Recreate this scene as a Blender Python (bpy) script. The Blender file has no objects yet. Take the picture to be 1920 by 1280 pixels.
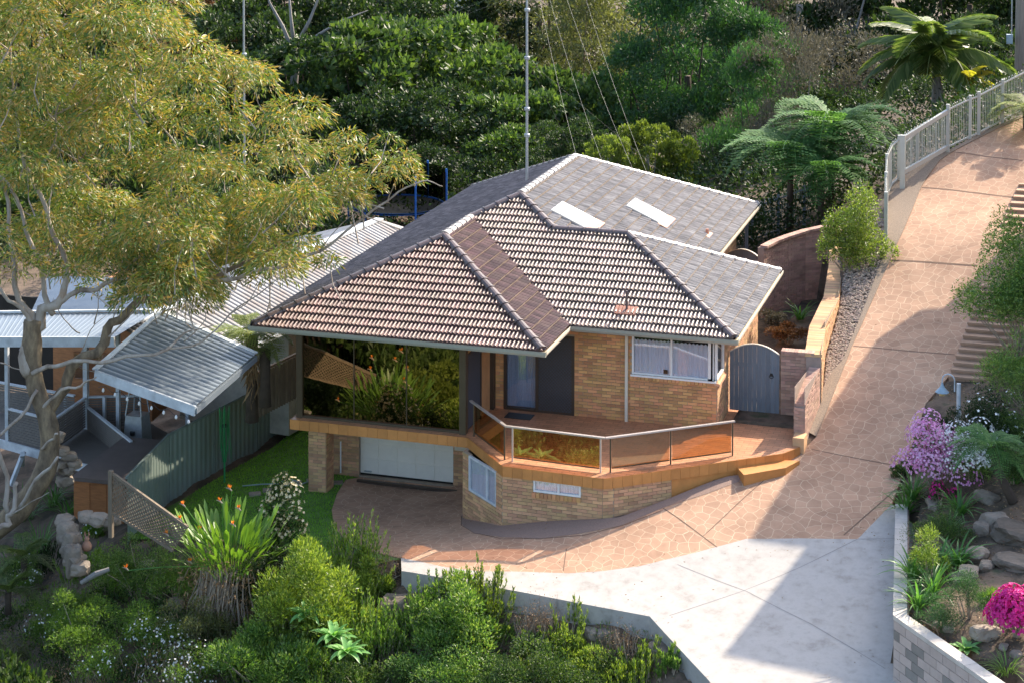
import bpy, bmesh, math, random
import numpy as np
from mathutils import Vector, Matrix
from mathutils.geometry import tessellate_polygon

# ------------------------------------------------------------------ scene, camera, light
scene = bpy.context.scene
COL = scene.collection
random.seed(7); RNG = np.random.default_rng(11)
R = math.radians

CAM = np.array([20.36286, -44.48065, 13.41088])
F_PX, PY0 = 3575.98, -262.96
FW = np.array([-0.28950108, 0.95669749, -0.03031548])
RT = np.array([0.95711952, 0.28968741, 0.00184985])
UP = np.array([-0.01055176, 0.02848000, 0.99953867])
cd = bpy.data.cameras.new('camera'); co = bpy.data.objects.new('camera', cd); COL.objects.link(co)
cd.sensor_width = 36; cd.lens = F_PX/1920*36; cd.shift_y = -(640-PY0)/1920
cd.clip_start = .5; cd.clip_end = 600
co.matrix_world = Matrix([[RT[i], UP[i], -FW[i], CAM[i]] for i in range(3)] + [[0, 0, 0, 1]])
scene.camera = co

SUN_AZ, SUN_EL = 29.0, 37.5
world = bpy.data.worlds.new('World'); scene.world = world; world.use_nodes = True
wn = world.node_tree; wn.nodes.clear()
sky = wn.nodes.new('ShaderNodeTexSky'); sky.sky_type = 'NISHITA'; sky.sun_disc = False
sky.sun_elevation = R(SUN_EL); sky.sun_rotation = R(SUN_AZ); sky.air_density = 1.0; sky.dust_density = 2.5; sky.ozone_density = 1.0
bg = wn.nodes.new('ShaderNodeBackground'); bg.inputs[1].default_value = 0.15
wo = wn.nodes.new('ShaderNodeOutputWorld'); wn.links.new(sky.outputs[0], bg.inputs[0]); wn.links.new(bg.outputs[0], wo.inputs[0])
sd = bpy.data.lights.new('sun', 'SUN'); sd.energy = 3.3; sd.angle = R(.55); sd.color = (1, .88, .72)
so = bpy.data.objects.new('sun', sd); COL.objects.link(so)
SUNV = Vector((math.sin(R(SUN_AZ))*math.cos(R(SUN_EL)), math.cos(R(SUN_AZ))*math.cos(R(SUN_EL)), math.sin(R(SUN_EL))))
so.rotation_euler = SUNV.to_track_quat('Z', 'Y').to_euler(); so.location = (40, 60, 50)
scene.render.engine = 'CYCLES'
scene.view_settings.view_transform = 'Standard'; scene.view_settings.look = 'None'
scene.view_settings.gamma = 1; scene.view_settings.use_curve_mapping = False
scene.view_settings.exposure = 1.5

# ------------------------------------------------------------------ helpers
def ray(px, py): return FW*F_PX + RT*(px-960) - UP*(py-PY0)
def at(px, py, d): return CAM + ray(px, py)*(d/F_PX)
def onz(px, py, z):
    r = ray(px, py); return CAM + r*((z-CAM[2])/r[2])
def ony(px, py, y):
    r = ray(px, py); return CAM + r*((y-CAM[1])/r[1])

def tps(P):
    P = np.array(P, float); n = len(P); X = P[:, :2]; z = P[:, 2]
    def U(r2): return np.where(r2 > 1e-9, r2*np.log(np.maximum(r2, 1e-9))*.5, 0)
    K = U(((X[:, None]-X[None])**2).sum(-1)) + np.eye(n)*.3
    A = np.zeros((n+3, n+3)); A[:n, :n] = K; A[:n, n] = 1; A[:n, n+1:] = X; A[n, :n] = 1; A[n+1:, :n] = X.T
    w = np.linalg.solve(A, np.concatenate([z, [0, 0, 0]]))
    def f(x, y):
        x = np.atleast_1d(np.asarray(x, float)); y = np.atleast_1d(np.asarray(y, float)); q = np.stack([x, y], -1)
        out = np.empty(len(x))
        for i in range(0, len(x), 4000):
            qq = q[i:i+4000]
            out[i:i+4000] = U(((qq[:, None]-X[None])**2).sum(-1))@w[:n] + w[n] + qq@w[n+1:]
        return out
    return f
HARD = [(.5, 3, -4.6), (4.5, 3, -4.57), (1, 1, -4.6), (3.2, -2, -4.42), (5.67, 0, -4.36), (7.04, -1.3, -3.93), (9.55, -1.45, -3.47),
 (10, -1.4, -3.4), (11.9, .6, -2.82), (13.77, 2.57, -2.6), (14.07, 6.08, -1.6), (14.3, 9.51, -.6), (14.91, 12.33, .45), (15.46, 15.86, 1.4),
 (16.53, 17.54, 2.1), (17.93, 19.53, 2.8), (16.2, 2.1, -2.7), (16.53, 4.54, -2.0), (17.17, 6.84, -1.3), (17.78, 9.65, -.45), (18.34, 15.34, 1.35),
 (5.39, -3.38, -4.08), (9.34, -3.6, -3.88), (7.9, -3.1, -3.8), (13.01, -1.5, -3.5), (15.27, -1.14, -3.4), (11.56, -5.05, -4.1), (13.06, -7.35, -4.4), (16.5, -5.5, -4.05), (18, -9, -4.6),
 (-1.7, 5.5, -5.0), (-2.5, .8, -5.1), (-3.0, -.6, -5.15), (-1.8, 10, -4.9), (0, 14, -4.4), (20, 22, 3.6), (22, 28, 5.2), (19, 12, .7), (12, 10, -.8), (10, 5, -2.4), (1, -2.2, -4.55), (14, -14, -5)]
Hd_ = tps(HARD)
SOFT = [(-1.3, 12, -4.2), (-1.5, 6, -4.9), (-2.4, .5, -5.0), (-2.5, -1.5, -5.1), (0, -2.6, -4.9), (2.2, -3.3, -5.2), (5, -4.1, -5.2), (8, -4.8, -5.1), (11.4, -5.8, -5.2), (13, -8.2, -5.6), (16, -11, -6),
 (0, -5, -5.5), (3, -6, -5.6), (6, -7, -5.8), (9, -7.5, -5.9), (12, -9.5, -6.4), (-3, -3, -5.9), (-4, -5, -6.7), (-1, -7, -6.4), (4, -10, -7.5), (10, -13, -8.5), (0, -12, -9), (16, -16, -9), (20, -24, -11), (0, -24, -13), (-20, -20, -13),
 (-4, 0, -5.8), (-6, 1.5, -6.3), (-8, 2, -6.8), (-8, -3, -8.2), (-12, 0, -8), (-6, 6, -5.8), (-10, 8, -6.2), (-3, 6, -5.2), (-5, 14, -4.8), (-16, 14, -5.5), (-25, 10, -7),
 (17, -5.0, -2.85), (16.9, -1, -2.8), (18.2, -6.6, -2.85), (19, -5, -2.6), (20, -7, -2.5), (19, -3, -2.3), (21, -9, -2.8), (19, 0, -1.8), (17.4, 2.5, -2.0), (18.9, 4, -1.3), (18.2, 6.5, -1.1), (19.5, 9, .4), (20, 13, 1.4), (21.5, 3, -.2), (22, -2, -1.0), (22, -7, -2), (24, 8, 2), (26, 0, 1.5), (30, 12, 3.5), (24, -14, -5), (35, -5, 1), (22, 20, 3.8),
 (13.6, 12, -.3), (14.6, 17, 1.0), (16, 19.5, 1.8), (18, 22, 2.5), (12, 18, -1.2), (12, 22, -.8), (8, 21, -2.2), (2, 21, -3.2), (-5, 24, -4), (-15, 30, -4), (6, 30, -2), (14, 30, .3), (22, 30, 3.2), (30, 30, 5),
 (0, 50, -3), (20, 50, .5), (-25, 50, -4), (40, 50, 5), (0, 80, -3), (-40, 80, -4), (40, 80, 2), (0, 130, 3), (-60, 130, 2), (60, 130, 7)]
Hs_ = tps(SOFT)

def pip(poly, x, y):
    x = np.asarray(x, float); y = np.asarray(y, float); ins = np.zeros(x.shape, bool); n = len(poly)
    for i in range(n):
        x1, y1 = poly[i][:2]; x2, y2 = poly[(i+1) % n][:2]
        if y1 == y2: continue
        c = ((y1 > y) != (y2 > y)) & (x < (x2-x1)*(y-y1)/(y2-y1)+x1)
        ins ^= c
    return ins
def march(px, py, H, d0=30., d1=150.):
    r = ray(px, py)/F_PX; ds = np.arange(d0, d1, .1); P = CAM[None]+r[None]*ds[:, None]
    h = H(P[:, 0], P[:, 1]); k = np.argmax(P[:, 2] <= h)
    if P[k, 2] > h[k]: k = len(ds)-1
    return P[k]
def G(px, py): return march(px, py, Hd_)          # a point on the paved surfaces
DRIVE_PX = [(1529, 822), (1562, 738), (1595, 656), (1630, 575), (1668, 490), (1692, 440), (1717, 380), (1727, 353), (1762, 301), (1790, 284), (1868, 244), (1930, 217)]
drive_left = [tuple(G(*p)[:2]) for p in DRIVE_PX]
g_right = [tuple(G(*p)[:2]) for p in [(1700, 868), (1735, 760), (1772, 716), (1790, 690)]]
conc_top_px = [(752, 1047), (830, 1062), (900, 1071), (980, 1075), (1065, 1075), (1130, 1071), (1200, 1062), (1300, 1040), (1400, 1013)]
conc_top = [tuple(G(*p)[:2]) for p in conc_top_px]
corner_b = [tuple(G(*p)[:2]) for p in [(1500, 1009), (1608, 1011), (1672, 948)]]
apron_left = [tuple(G(*p)[:2]) for p in [(648, 900), (632, 925), (622, 955), (626, 985), (645, 1010), (700, 1034)]]
dl = drive_left
DRIVE = ([(1.95, 2.62), (5.62, 2.62), (5.62, .3), (5.72, .02), (7.05, -1.2), (9.58, -1.36), (9.95, -1.3), (12.35, .75), (13.1, 1.35), (13.66, 2.2)] + dl + [(20.5, 21.5), (20.5, 12), (19, 8)]
         + [(17.6, 6.2)] + g_right[::-1] + corner_b[::-1] + conc_top[::-1] + apron_left[::-1])
conc_low_px = [(753, 1072), (878, 1094), (1016, 1120), (1218, 1159), (1329, 1280)]
conc_low = [tuple(G(*p)[:2]) for p in conc_low_px]
wallB = G(1675, 1242)
CONC = conc_top + corner_b[:] + [(wallB[0]+.02, wallB[1]+5.2), (wallB[0], wallB[1]), (wallB[0]+1.5, wallB[1]-1.55), (wallB[0]+5, wallB[1]-5.2), (15.5, -11)] + conc_low[::-1]
LAWN = [(-1.7, 14), (1.0, 14), (1.0, 2.62), (1.95, 2.62)] + apron_left + [conc_top[0], (4.6, -3.9), (2.2, -3.0), (.2, -2.4), (-2.5, -2.0), (-2.85, -.8), (-1.8, 5.2)]
# walls that hold the drive above the side court (x of the wall line at each y)
def court_mask(x, y):
    wx = np.interp(y, [2.3, 4.4, 9, 14.5, 16.8], [13.75, 13.75, 13.5, 13.1, 12.2])
    return (x < wx) & (x > 9.) & (y > 3.5) & (y < 16.5)
def edge_dist(poly, x, y):
    out = np.full(len(x), 1e9); xs_, ys_ = [p[0] for p in poly], [p[1] for p in poly]
    k = (x > min(xs_)-1.5) & (x < max(xs_)+1.5) & (y > min(ys_)-1.5) & (y < max(ys_)+1.5); X, Y = x[k], y[k]; o = out[k]
    for i in range(len(poly)):
        a, b = np.array(poly[i][:2]), np.array(poly[(i+1) % len(poly)][:2]); d = b-a; L = max(d@d, 1e-9)
        t_ = np.clip(((X-a[0])*d[0]+(Y-a[1])*d[1])/L, 0, 1); o = np.minimum(o, np.hypot(X-a[0]-d[0]*t_, Y-a[1]-d[1]*t_))
    out[k] = o; return out
def Hg(x, y):
    x = np.atleast_1d(np.asarray(x, float)); y = np.atleast_1d(np.asarray(y, float))
    h = Hs_(x, y)
    for poly, drop, wid, ins in ((DRIVE, .03, .9, .09), (LAWN, .06, .5, .09), (CONC, .36, .9, .5)):
        dd = edge_dist(poly, x, y); k = (dd < wid) & ~((x > 16.45) & (y < 3.) & (poly is CONC)) & ~((x > 16.6) & (poly is DRIVE) & (y < .5)); t_ = np.clip(dd[k]/wid, 0, 1); t_ = t_*t_*(3-2*t_)
        h[k] = (Hd_(x[k], y[k])-drop)*(1-t_)+h[k]*t_
    m = np.zeros(len(x), bool)
    for poly, ins in ((LAWN, .1), (DRIVE, .1), (CONC, .5)):
        k = pip(poly, x, y); m |= k
        if k.any(): h[k] = Hd_(x[k], y[k])-ins
    c = court_mask(x, y); h[c] = -2.44
    c = (x > 0) & (x < 11.6) & (y > 0.6) & (y < 18.3) & ~m; h[c] = np.where(y[c] < 9, -5.3, -3.2)
    return h
def T(px, py): return march(px, py, Hg)           # a point on the open ground
def gz(x, y): return float(Hg([x], [y])[0])
def hz(x, y): return float(Hd_([x], [y])[0])

W = {}
def reg(o, parent=None, M=None):
    COL.objects.link(o)
    M = M if M is not None else Matrix.Identity(4)
    if parent is not None:
        o.parent = parent; o.matrix_parent_inverse = W[parent.name].inverted()
    o.matrix_basis = M; W[o.name] = M
    return o
def tag(o, label=None, cat=None, group=None, kind=None):
    if label: o['label'] = label
    if cat: o['category'] = cat
    if group: o['group'] = group
    if kind: o['kind'] = kind
    return o
def thing(name, loc, label, cat, group=None, rz=0):
    o = bpy.data.objects.new(name, None); o.empty_display_size = .2
    M = Matrix.Translation(Vector([float(v) for v in loc])) @ Matrix.Rotation(rz, 4, 'Z')
    reg(o, None, M); return tag(o, label, cat, group)
class MB:
    def __init__(s): s.v = []; s.f = []
    def add(s, vs, fs):
        b = len(s.v); s.v += [tuple(map(float, v)) for v in vs]; s.f += [tuple(i+b for i in f) for f in fs]; return s
    def box(s, a, b):
        (x0, y0, z0), (x1, y1, z1) = a, b
        return s.add([(x0, y0, z0), (x1, y0, z0), (x1, y1, z0), (x0, y1, z0), (x0, y0, z1), (x1, y0, z1), (x1, y1, z1), (x0, y1, z1)],
                     [(0, 3, 2, 1), (4, 5, 6, 7), (0, 1, 5, 4), (1, 2, 6, 5), (2, 3, 7, 6), (3, 0, 4, 7)])
    def beam(s, a, b, w, h, up=(0, 0, 1)):
        a = Vector([float(v) for v in a]); b = Vector([float(v) for v in b]); d = (b-a).normalized(); up = Vector(up)
        if abs(d.dot(up)) > .98: up = Vector((0, 1, 0))
        sx = d.cross(up).normalized()*w/2; sz = sx.cross(d).normalized()*h/2
        vs = [a-sx-sz, a+sx-sz, a+sx+sz, a-sx+sz, b-sx-sz, b+sx-sz, b+sx+sz, b-sx+sz]
        return s.add(vs, [(0, 1, 2, 3), (7, 6, 5, 4), (0, 4, 5, 1), (1, 5, 6, 2), (2, 6, 7, 3), (3, 7, 4, 0)])
    def tube(s, pts, rad, n=6, caps=True):
        pts = [Vector([float(c) for c in p]) for p in pts]; m = len(pts)
        rad = [rad]*m if not hasattr(rad, '__len__') else rad
        d0 = (pts[1]-pts[0]).normalized(); ref = Vector((0, 0, 1)) if abs(d0.z) < .9 else Vector((1, 0, 0))
        x = d0.cross(ref).normalized(); vs = []
        for i in range(m):
            d = (pts[min(i+1, m-1)]-pts[max(i-1, 0)]).normalized(); x = (x-d*x.dot(d)).normalized(); y = d.cross(x)
            for k in range(n):
                a = 2*math.pi*k/n; vs.append(pts[i]+(x*math.cos(a)+y*math.sin(a))*rad[i])
        fs = [(i*n+k, i*n+(k+1) % n, (i+1)*n+(k+1) % n, (i+1)*n+k) for i in range(m-1) for k in range(n)]
        if caps: fs += [tuple(range(n))[::-1], tuple((m-1)*n+k for k in range(n))]
        return s.add(vs, fs)
    def lathe(s, c, prof, n=14):
        vs = []; m = len(prof)
        for r, z in prof:
            for k in range(n):
                a = 2*math.pi*k/n; vs.append((c[0]+r*math.cos(a), c[1]+r*math.sin(a), c[2]+z))
        return s.add(vs, [(i*n+k, i*n+(k+1) % n, (i+1)*n+(k+1) % n, (i+1)*n+k) for i in range(m-1) for k in range(n)] + [tuple(range(n))[::-1], tuple((m-1)*n+k for k in range(n))])
    def prism(s, poly, z0, z1):
        n = len(poly); f = lambda z, p: z(p) if callable(z) else z
        vs = [(p[0], p[1], f(z0, p)) for p in poly]+[(p[0], p[1], f(z1, p)) for p in poly]
        tr = tessellate_polygon([[Vector((p[0], p[1], 0)) for p in poly]])
        area = sum(poly[i][0]*poly[(i+1) % n][1]-poly[(i+1) % n][0]*poly[i][1] for i in range(n))
        fs = []
        for t in tr:
            a = [Vector(vs[i]) for i in t]; up = (a[1]-a[0]).cross(a[2]-a[0]).z > 0
            t = tuple(t) if up else tuple(t[::-1])
            fs += [tuple(i+n for i in t), t[::-1]]
        for i in range(n):
            j = (i+1) % n; fs.append((i, j, j+n, i+n) if area > 0 else (j, i, i+n, j+n))
        return s.add(vs, fs)
    def mesh(s, name, smooth=False):
        me = bpy.data.meshes.new(name); me.from_pydata(s.v, [], s.f); me.update()
        if smooth: me.polygons.foreach_set('use_smooth', [True]*len(me.polygons))
        return me
    def build(s, name, mat, parent=None, M=None, smooth=False, **kw):
        me = s.mesh(name, smooth); me.materials.append(mat)
        return tag(reg(bpy.data.objects.new(name, me), parent, M), **kw)
def put(name, me, parent=None, M=None, **kw): return tag(reg(bpy.data.objects.new(name, me), parent, M), **kw)
def npmesh(name, V, Fq, mat, smooth=False):
    V = np.ascontiguousarray(V, np.float32).reshape(-1, 3); Fq = np.ascontiguousarray(Fq, np.int32); k = Fq.shape[1]
    me = bpy.data.meshes.new(name); me.vertices.add(len(V)); me.vertices.foreach_set('co', V.ravel())
    me.loops.add(Fq.size); me.loops.foreach_set('vertex_index', Fq.ravel())
    me.polygons.add(len(Fq)); me.polygons.foreach_set('loop_start', np.arange(len(Fq), dtype=np.int32)*k)
    me.polygons.foreach_set('loop_total', np.full(len(Fq), k, np.int32))
    if smooth: me.polygons.foreach_set('use_smooth', np.ones(len(Fq), bool))
    me.update(calc_edges=True); me.materials.append(mat); return me
def copy_tree(o, M, label=None, group=None):
    c = o.copy(); COL.objects.link(c); c.matrix_basis = M; W[c.name] = M
    if label: c['label'] = label
    if group: c['group'] = group
    def rec(src, dst):
        for ch in list(src.children):
            k = ch.copy(); COL.objects.link(k); k.parent = dst; k.matrix_parent_inverse = ch.matrix_parent_inverse.copy(); rec(ch, k)
    rec(o, c); return c
def clip_tri(poly, tri):
    for i in range(3):
        a, b = tri[i], tri[(i+1) % 3]; out = []
        if not poly: return []
        for j in range(len(poly)):
            p, q = poly[j], poly[(j+1) % len(poly)]
            sp = (b[0]-a[0])*(p[1]-a[1])-(b[1]-a[1])*(p[0]-a[0]); sq = (b[0]-a[0])*(q[1]-a[1])-(b[1]-a[1])*(q[0]-a[0])
            if sp >= 0: out.append(p)
            if (sp >= 0) != (sq >= 0):
                t = sp/(sp-sq); out.append((p[0]+(q[0]-p[0])*t, p[1]+(q[1]-p[1])*t))
        poly = out
    return poly
def tris_of(poly):
    out = []
    for t in tessellate_polygon([[Vector((p[0], p[1], 0)) for p in poly]]):
        a, b, c = [poly[i] for i in t]
        if (b[0]-a[0])*(c[1]-a[1])-(b[1]-a[1])*(c[0]-a[0]) < 0: b, c = c, b
        out.append((a, b, c))
    return out
def drape(poly, H, step, dz=0, skirt=0):
    """a sheet that follows the height function inside the outline, with an optional skirt"""
    m = MB(); key = {}
    def vid(p):
        k = (round(p[0], 3), round(p[1], 3))
        if k not in key: key[k] = len(m.v); m.v.append((p[0], p[1], 0.))
        return key[k]
    for tri in tris_of(poly):
        xs = [p[0] for p in tri]; ys = [p[1] for p in tri]
        for i in range(math.floor(min(xs)/step), math.ceil(max(xs)/step)):
            for j in range(math.floor(min(ys)/step), math.ceil(max(ys)/step)):
                q = clip_tri([(i*step, j*step), ((i+1)*step, j*step), ((i+1)*step, (j+1)*step), (i*step, (j+1)*step)], tri)
                if len(q) >= 3:
                    f = [vid(p) for p in q]; g = [f[k] for k in range(len(f)) if f[k] != f[k-1]]
                    if len(set(g)) >= 3 and len(set(g)) == len(g): m.f.append(tuple(g))
    V = np.array(m.v); V[:, 2] = H(V[:, 0], V[:, 1])+dz; m.v = [tuple(v) for v in V]
    if skirt:
        n = len(poly); pts = []
        for i in range(n):
            a, b = poly[i], poly[(i+1) % n]; L = math.dist(a[:2], b[:2]); k = max(1, int(L/step))
            pts += [(a[0]+(b[0]-a[0])*t/k, a[1]+(b[1]-a[1])*t/k) for t in range(k)]
        P = np.array(pts); z = H(P[:, 0], P[:, 1])+dz; b0 = len(m.v); n = len(P)
        m.v += [(P[i, 0], P[i, 1], z[i]) for i in range(n)]+[(P[i, 0], P[i, 1], z[i]-skirt) for i in range(n)]
        m.f += [(b0+i, b0+(i+1) % n, b0+n+(i+1) % n, b0+n+i) for i in range(n)]
    return m

# ------------------------------------------------------------------ materials
def mat(name, col, rough=.7, var=.25, scale=3., bump=0., bscale=40., metal=0., coat=0., vrand=0., cols=None, spec=.5, stretch=None, hue=0.):
    m = bpy.data.materials.new(name); m.use_nodes = True; nt = m.node_tree; N = nt.nodes; L = nt.links
    b = N['Principled BSDF']; b.inputs['Roughness'].default_value = rough; b.inputs['Metallic'].default_value = metal
    b.inputs['Specular IOR Level'].default_value = spec
    if coat: b.inputs['Coat Weight'].default_value = coat; b.inputs['Coat Roughness'].default_value = .25
    tc = N.new('ShaderNodeNewGeometry'); src = tc.outputs['Position']
    if stretch:
        mp = N.new('ShaderNodeMapping'); mp.inputs['Scale'].default_value = stretch; L.new(src, mp.inputs[0]); src = mp.outputs[0]
    nz = N.new('ShaderNodeTexNoise'); nz.inputs['Scale'].default_value = scale; nz.inputs['Detail'].default_value = 6; nz.inputs['Roughness'].default_value = .65; L.new(src, nz.inputs[0])
    rp = N.new('ShaderNodeValToRGB'); L.new(nz.outputs[0], rp.inputs[0])
    cs = cols or [tuple(c*(1-var) for c in col), col, tuple(min(1, c*(1+var)) for c in col)]
    e = rp.color_ramp.elements
    while len(e) < len(cs): e.new(.5)
    for i, c in enumerate(cs): e[i].position = .28+.44*i/(len(cs)-1); e[i].color = (*c, 1)
    out = rp.outputs[0]
    if vrand:
        oi = N.new('ShaderNodeObjectInfo'); g2 = N.new('ShaderNodeNewGeometry'); ad = N.new('ShaderNodeMath'); ad.operation = 'ADD'
        L.new(oi.outputs['Random'], ad.inputs[0]); L.new(g2.outputs['Random Per Island'], ad.inputs[1])
        fr = N.new('ShaderNodeMath'); fr.operation = 'FRACT'; L.new(ad.outputs[0], fr.inputs[0])
        mr = N.new('ShaderNodeMapRange'); mr.inputs['To Min'].default_value = 1-vrand; mr.inputs['To Max'].default_value = 1+vrand; L.new(fr.outputs[0], mr.inputs[0])
        hs = N.new('ShaderNodeHueSaturation'); L.new(mr.outputs[0], hs.inputs['Value']); L.new(out, hs.inputs['Color'])
        if hue:
            m2 = N.new('ShaderNodeMath'); m2.operation = 'MULTIPLY'; m2.inputs[1].default_value = 7.31; L.new(fr.outputs[0], m2.inputs[0])
            f2 = N.new('ShaderNodeMath'); f2.operation = 'FRACT'; L.new(m2.outputs[0], f2.inputs[0])
            m3 = N.new('ShaderNodeMapRange'); m3.inputs['To Min'].default_value = .5-hue; m3.inputs['To Max'].default_value = .5+hue; L.new(f2.outputs[0], m3.inputs[0]); L.new(m3.outputs[0], hs.inputs['Hue'])
        out = hs.outputs[0]
    L.new(out, b.inputs['Base Color'])
    if bump:
        n2 = N.new('ShaderNodeTexNoise'); n2.inputs['Scale'].default_value = bscale; n2.inputs['Detail'].default_value = 4; L.new(src, n2.inputs[0])
        bp = N.new('ShaderNodeBump'); bp.inputs['Strength'].default_value = bump; bp.inputs['Distance'].default_value = .02; L.new(n2.outputs[0], bp.inputs['Height']); L.new(bp.outputs[0], b.inputs['Normal'])
    return m
def leafmat(name, cols, rough=.45, trans=.35, tcol=None, spec=.5, clump=.55, cscale=1.3):
    """leaf: colour varies leaf by leaf and in soft patches; thin and translucent"""
    m = bpy.data.materials.new(name); m.use_nodes = True; nt = m.node_tree; N = nt.nodes; L = nt.links
    b = N['Principled BSDF']; b.inputs['Roughness'].default_value = rough; b.inputs['Specular IOR Level'].default_value = spec
    g = N.new('ShaderNodeNewGeometry'); oi = N.new('ShaderNodeObjectInfo')
    nz = N.new('ShaderNodeTexNoise'); nz.inputs['Scale'].default_value = cscale; nz.inputs['Detail'].default_value = 3; L.new(g.outputs['Position'], nz.inputs[0])
    mx = N.new('ShaderNodeMix'); mx.inputs[0].default_value = clump; L.new(g.outputs['Random Per Island'], mx.inputs[2]); L.new(nz.outputs[0], mx.inputs[3])
    rp = N.new('ShaderNodeValToRGB'); L.new(mx.outputs[0], rp.inputs[0]); e = rp.color_ramp.elements
    while len(e) < len(cols): e.new(.5)
    for i, c in enumerate(cols): e[i].position = .12+.76*i/(len(cols)-1); e[i].color = (*c, 1)
    hs = N.new('ShaderNodeHueSaturation'); mr = N.new('ShaderNodeMapRange'); mr.inputs['To Min'].default_value = .8; mr.inputs['To Max'].default_value = 1.2
    L.new(oi.outputs['Random'], mr.inputs[0]); L.new(mr.outputs[0], hs.inputs['Value']); L.new(rp.outputs[0], hs.inputs['Color'])
    L.new(hs.outputs[0], b.inputs['Base Color'])
    tr = N.new('ShaderNodeBsdfTranslucent'); tm = N.new('ShaderNodeMix'); tm.data_type = 'RGBA'; tm.blend_type = 'MULTIPLY'; tm.inputs[0].default_value = 1
    L.new(hs.outputs[0], tm.inputs[6]); tm.inputs[7].default_value = (*(tcol or (1.9, 2.0, .9)), 1); L.new(tm.outputs[2], tr.inputs[0])
    ms = N.new('ShaderNodeMixShader'); ms.inputs[0].default_value = trans; L.new(b.outputs[0], ms.inputs[1]); L.new(tr.outputs[0], ms.inputs[2])
    L.new(ms.outputs[0], N['Material Output'].inputs[0]); return m
def glassmat(name, tint, refl, rcol=(1, 1, 1), rough=.0, ior=1.5):
    m = bpy.data.materials.new(name); m.use_nodes = True; nt = m.node_tree; N = nt.nodes; L = nt.links; N.remove(N['Principled BSDF'])
    t = N.new('ShaderNodeBsdfTransparent'); t.inputs[0].default_value = (*tint, 1)
    g = N.new('ShaderNodeBsdfGlossy'); g.inputs[0].default_value = (*rcol, 1); g.inputs['Roughness'].default_value = rough
    fr = N.new('ShaderNodeFresnel'); g0 = N.new('ShaderNodeNewGeometry'); im = N.new('ShaderNodeMapRange'); im.inputs['To Min'].default_value = ior; im.inputs['To Max'].default_value = 1/ior; L.new(g0.outputs['Backfacing'], im.inputs[0]); L.new(im.outputs[0], fr.inputs[0])
    mr = N.new('ShaderNodeMapRange'); mr.inputs['To Min'].default_value = refl; mr.inputs['To Max'].default_value = 1; L.new(fr.outputs[0], mr.inputs[0])
    ms = N.new('ShaderNodeMixShader'); L.new(mr.outputs[0], ms.inputs[0]); L.new(t.outputs[0], ms.inputs[1]); L.new(g.outputs[0], ms.inputs[2])
    nz = N.new('ShaderNodeTexNoise'); nz.inputs['Scale'].default_value = 1.1; bp = N.new('ShaderNodeBump'); bp.inputs['Strength'].default_value = .03; bp.inputs['Distance'].default_value = .05
    gg = N.new('ShaderNodeNewGeometry'); L.new(gg.outputs['Position'], nz.inputs[0]); L.new(nz.outputs[0], bp.inputs['Height']); L.new(bp.outputs[0], g.inputs['Normal'])
    L.new(ms.outputs[0], N['Material Output'].inputs[0]); return m

M = {}
M['brick'] = mat('brick_sandy', (.56, .325, .17), .85, .16, 2.2, .5, 60, vrand=.25, hue=.014)
M['brickwarm'] = mat('brick_warm', (.59, .305, .128), .85, .16, 2.2, .5, 60, vrand=.24, hue=.014)
M['brickpink'] = mat('brick_pink', (.46, .285, .215), .88, .18, 2., .5, 60, vrand=.2, hue=.01)
M['mortar'] = mat('mortar', (.40, .31, .22), .95, .15, 6., .3, 80)
M['mortar2'] = mat('mortar_grey', (.36, .27, .22), .95, .15, 6., .3, 80)
M['tile'] = mat('roof_tile_brown', (.165, .095, .08), .45, .35, 5., .25, 50, coat=.08, vrand=.32, hue=.015, spec=.5)
M['tilefront2'] = mat('roof_tile_lighter', (.205, .145, .122), .45, .4, 5., .25, 50, coat=.12, vrand=.32, hue=.015, spec=.5)  # lighter brown than the tiles of the front wing
M['tileold'] = mat('roof_tile_weathered', (.33, .30, .275), .45, .5, 9., .35, 50, vrand=.17, spec=.6, coat=.12, stretch=(.25, 1.6, .25), cols=[(.12, .106, .10), (.29, .262, .24), (.50, .455, .415)])
M['tilesh'] = mat('roof_tile_shaded', (.085, .075, .08), .6, .4, 5., .3, 50, vrand=.35)  # left slope: its shade is put into a darker tile colour
M['ridge'] = mat('ridge_tile_dark', (.10, .07, .065), .4, .3, 5., .25, 50, vrand=.25, coat=.2)
M['ridgepale'] = mat('ridge_tile_pale', (.42, .38, .35), .5, .3, 6., .3, 50, vrand=.12, coat=.2)
M['terra'] = mat('terracotta_patch', (.5, .24, .16), .6, .15, 5.)
M['bed'] = mat('bedding_mortar', (.25, .19, .13), .95, .4, 25., .5, 60)
M['under'] = mat('underlay', (.03, .025, .025), .9)
M['gutter'] = mat('gutter_greygreen', (.33, .33, .27), .45, .06, 2., coat=.1)
M['cream'] = mat('cream_trim', (.66, .6, .48), .5, .06, 3.)
M['soffit'] = mat('soffit', (.45, .38, .27), .8, .08, 3.)
M['white'] = mat('white_paint', (.78, .77, .74), .5, .05, 3.)
M['doorwhite'] = mat('garage_door_white', (.84, .79, .68), .6, .05, 3., .25, 30)
M['fascia'] = mat('terracotta_slab_tile', (.55, .235, .065), .55, .14, 3., .15, 60, vrand=.12)
M['floor'] = mat('quarry_floor_tile', (.50, .23, .115), .5, .14, 4., .15, 60, vrand=.13)
M['grout'] = mat('grout', (.30, .17, .1), .9)
M['bronze'] = mat('bronze_frame', (.10, .075, .045), .45, .1, 3., metal=.3)
M['bronzelit'] = mat('bronze_sunlit', (.62, .54, .48), .38, .06, 3., metal=.55)  # bronze again, with sunlight put into a paler colour
M['darkframe'] = mat('dark_brown_frame', (.055, .035, .022), .5)
M['steel'] = mat('galvanised', (.42, .45, .47), .4, .15, 8., metal=.6)
M['interior'] = mat('interior_dark', (.035, .028, .022), .9)
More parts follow.
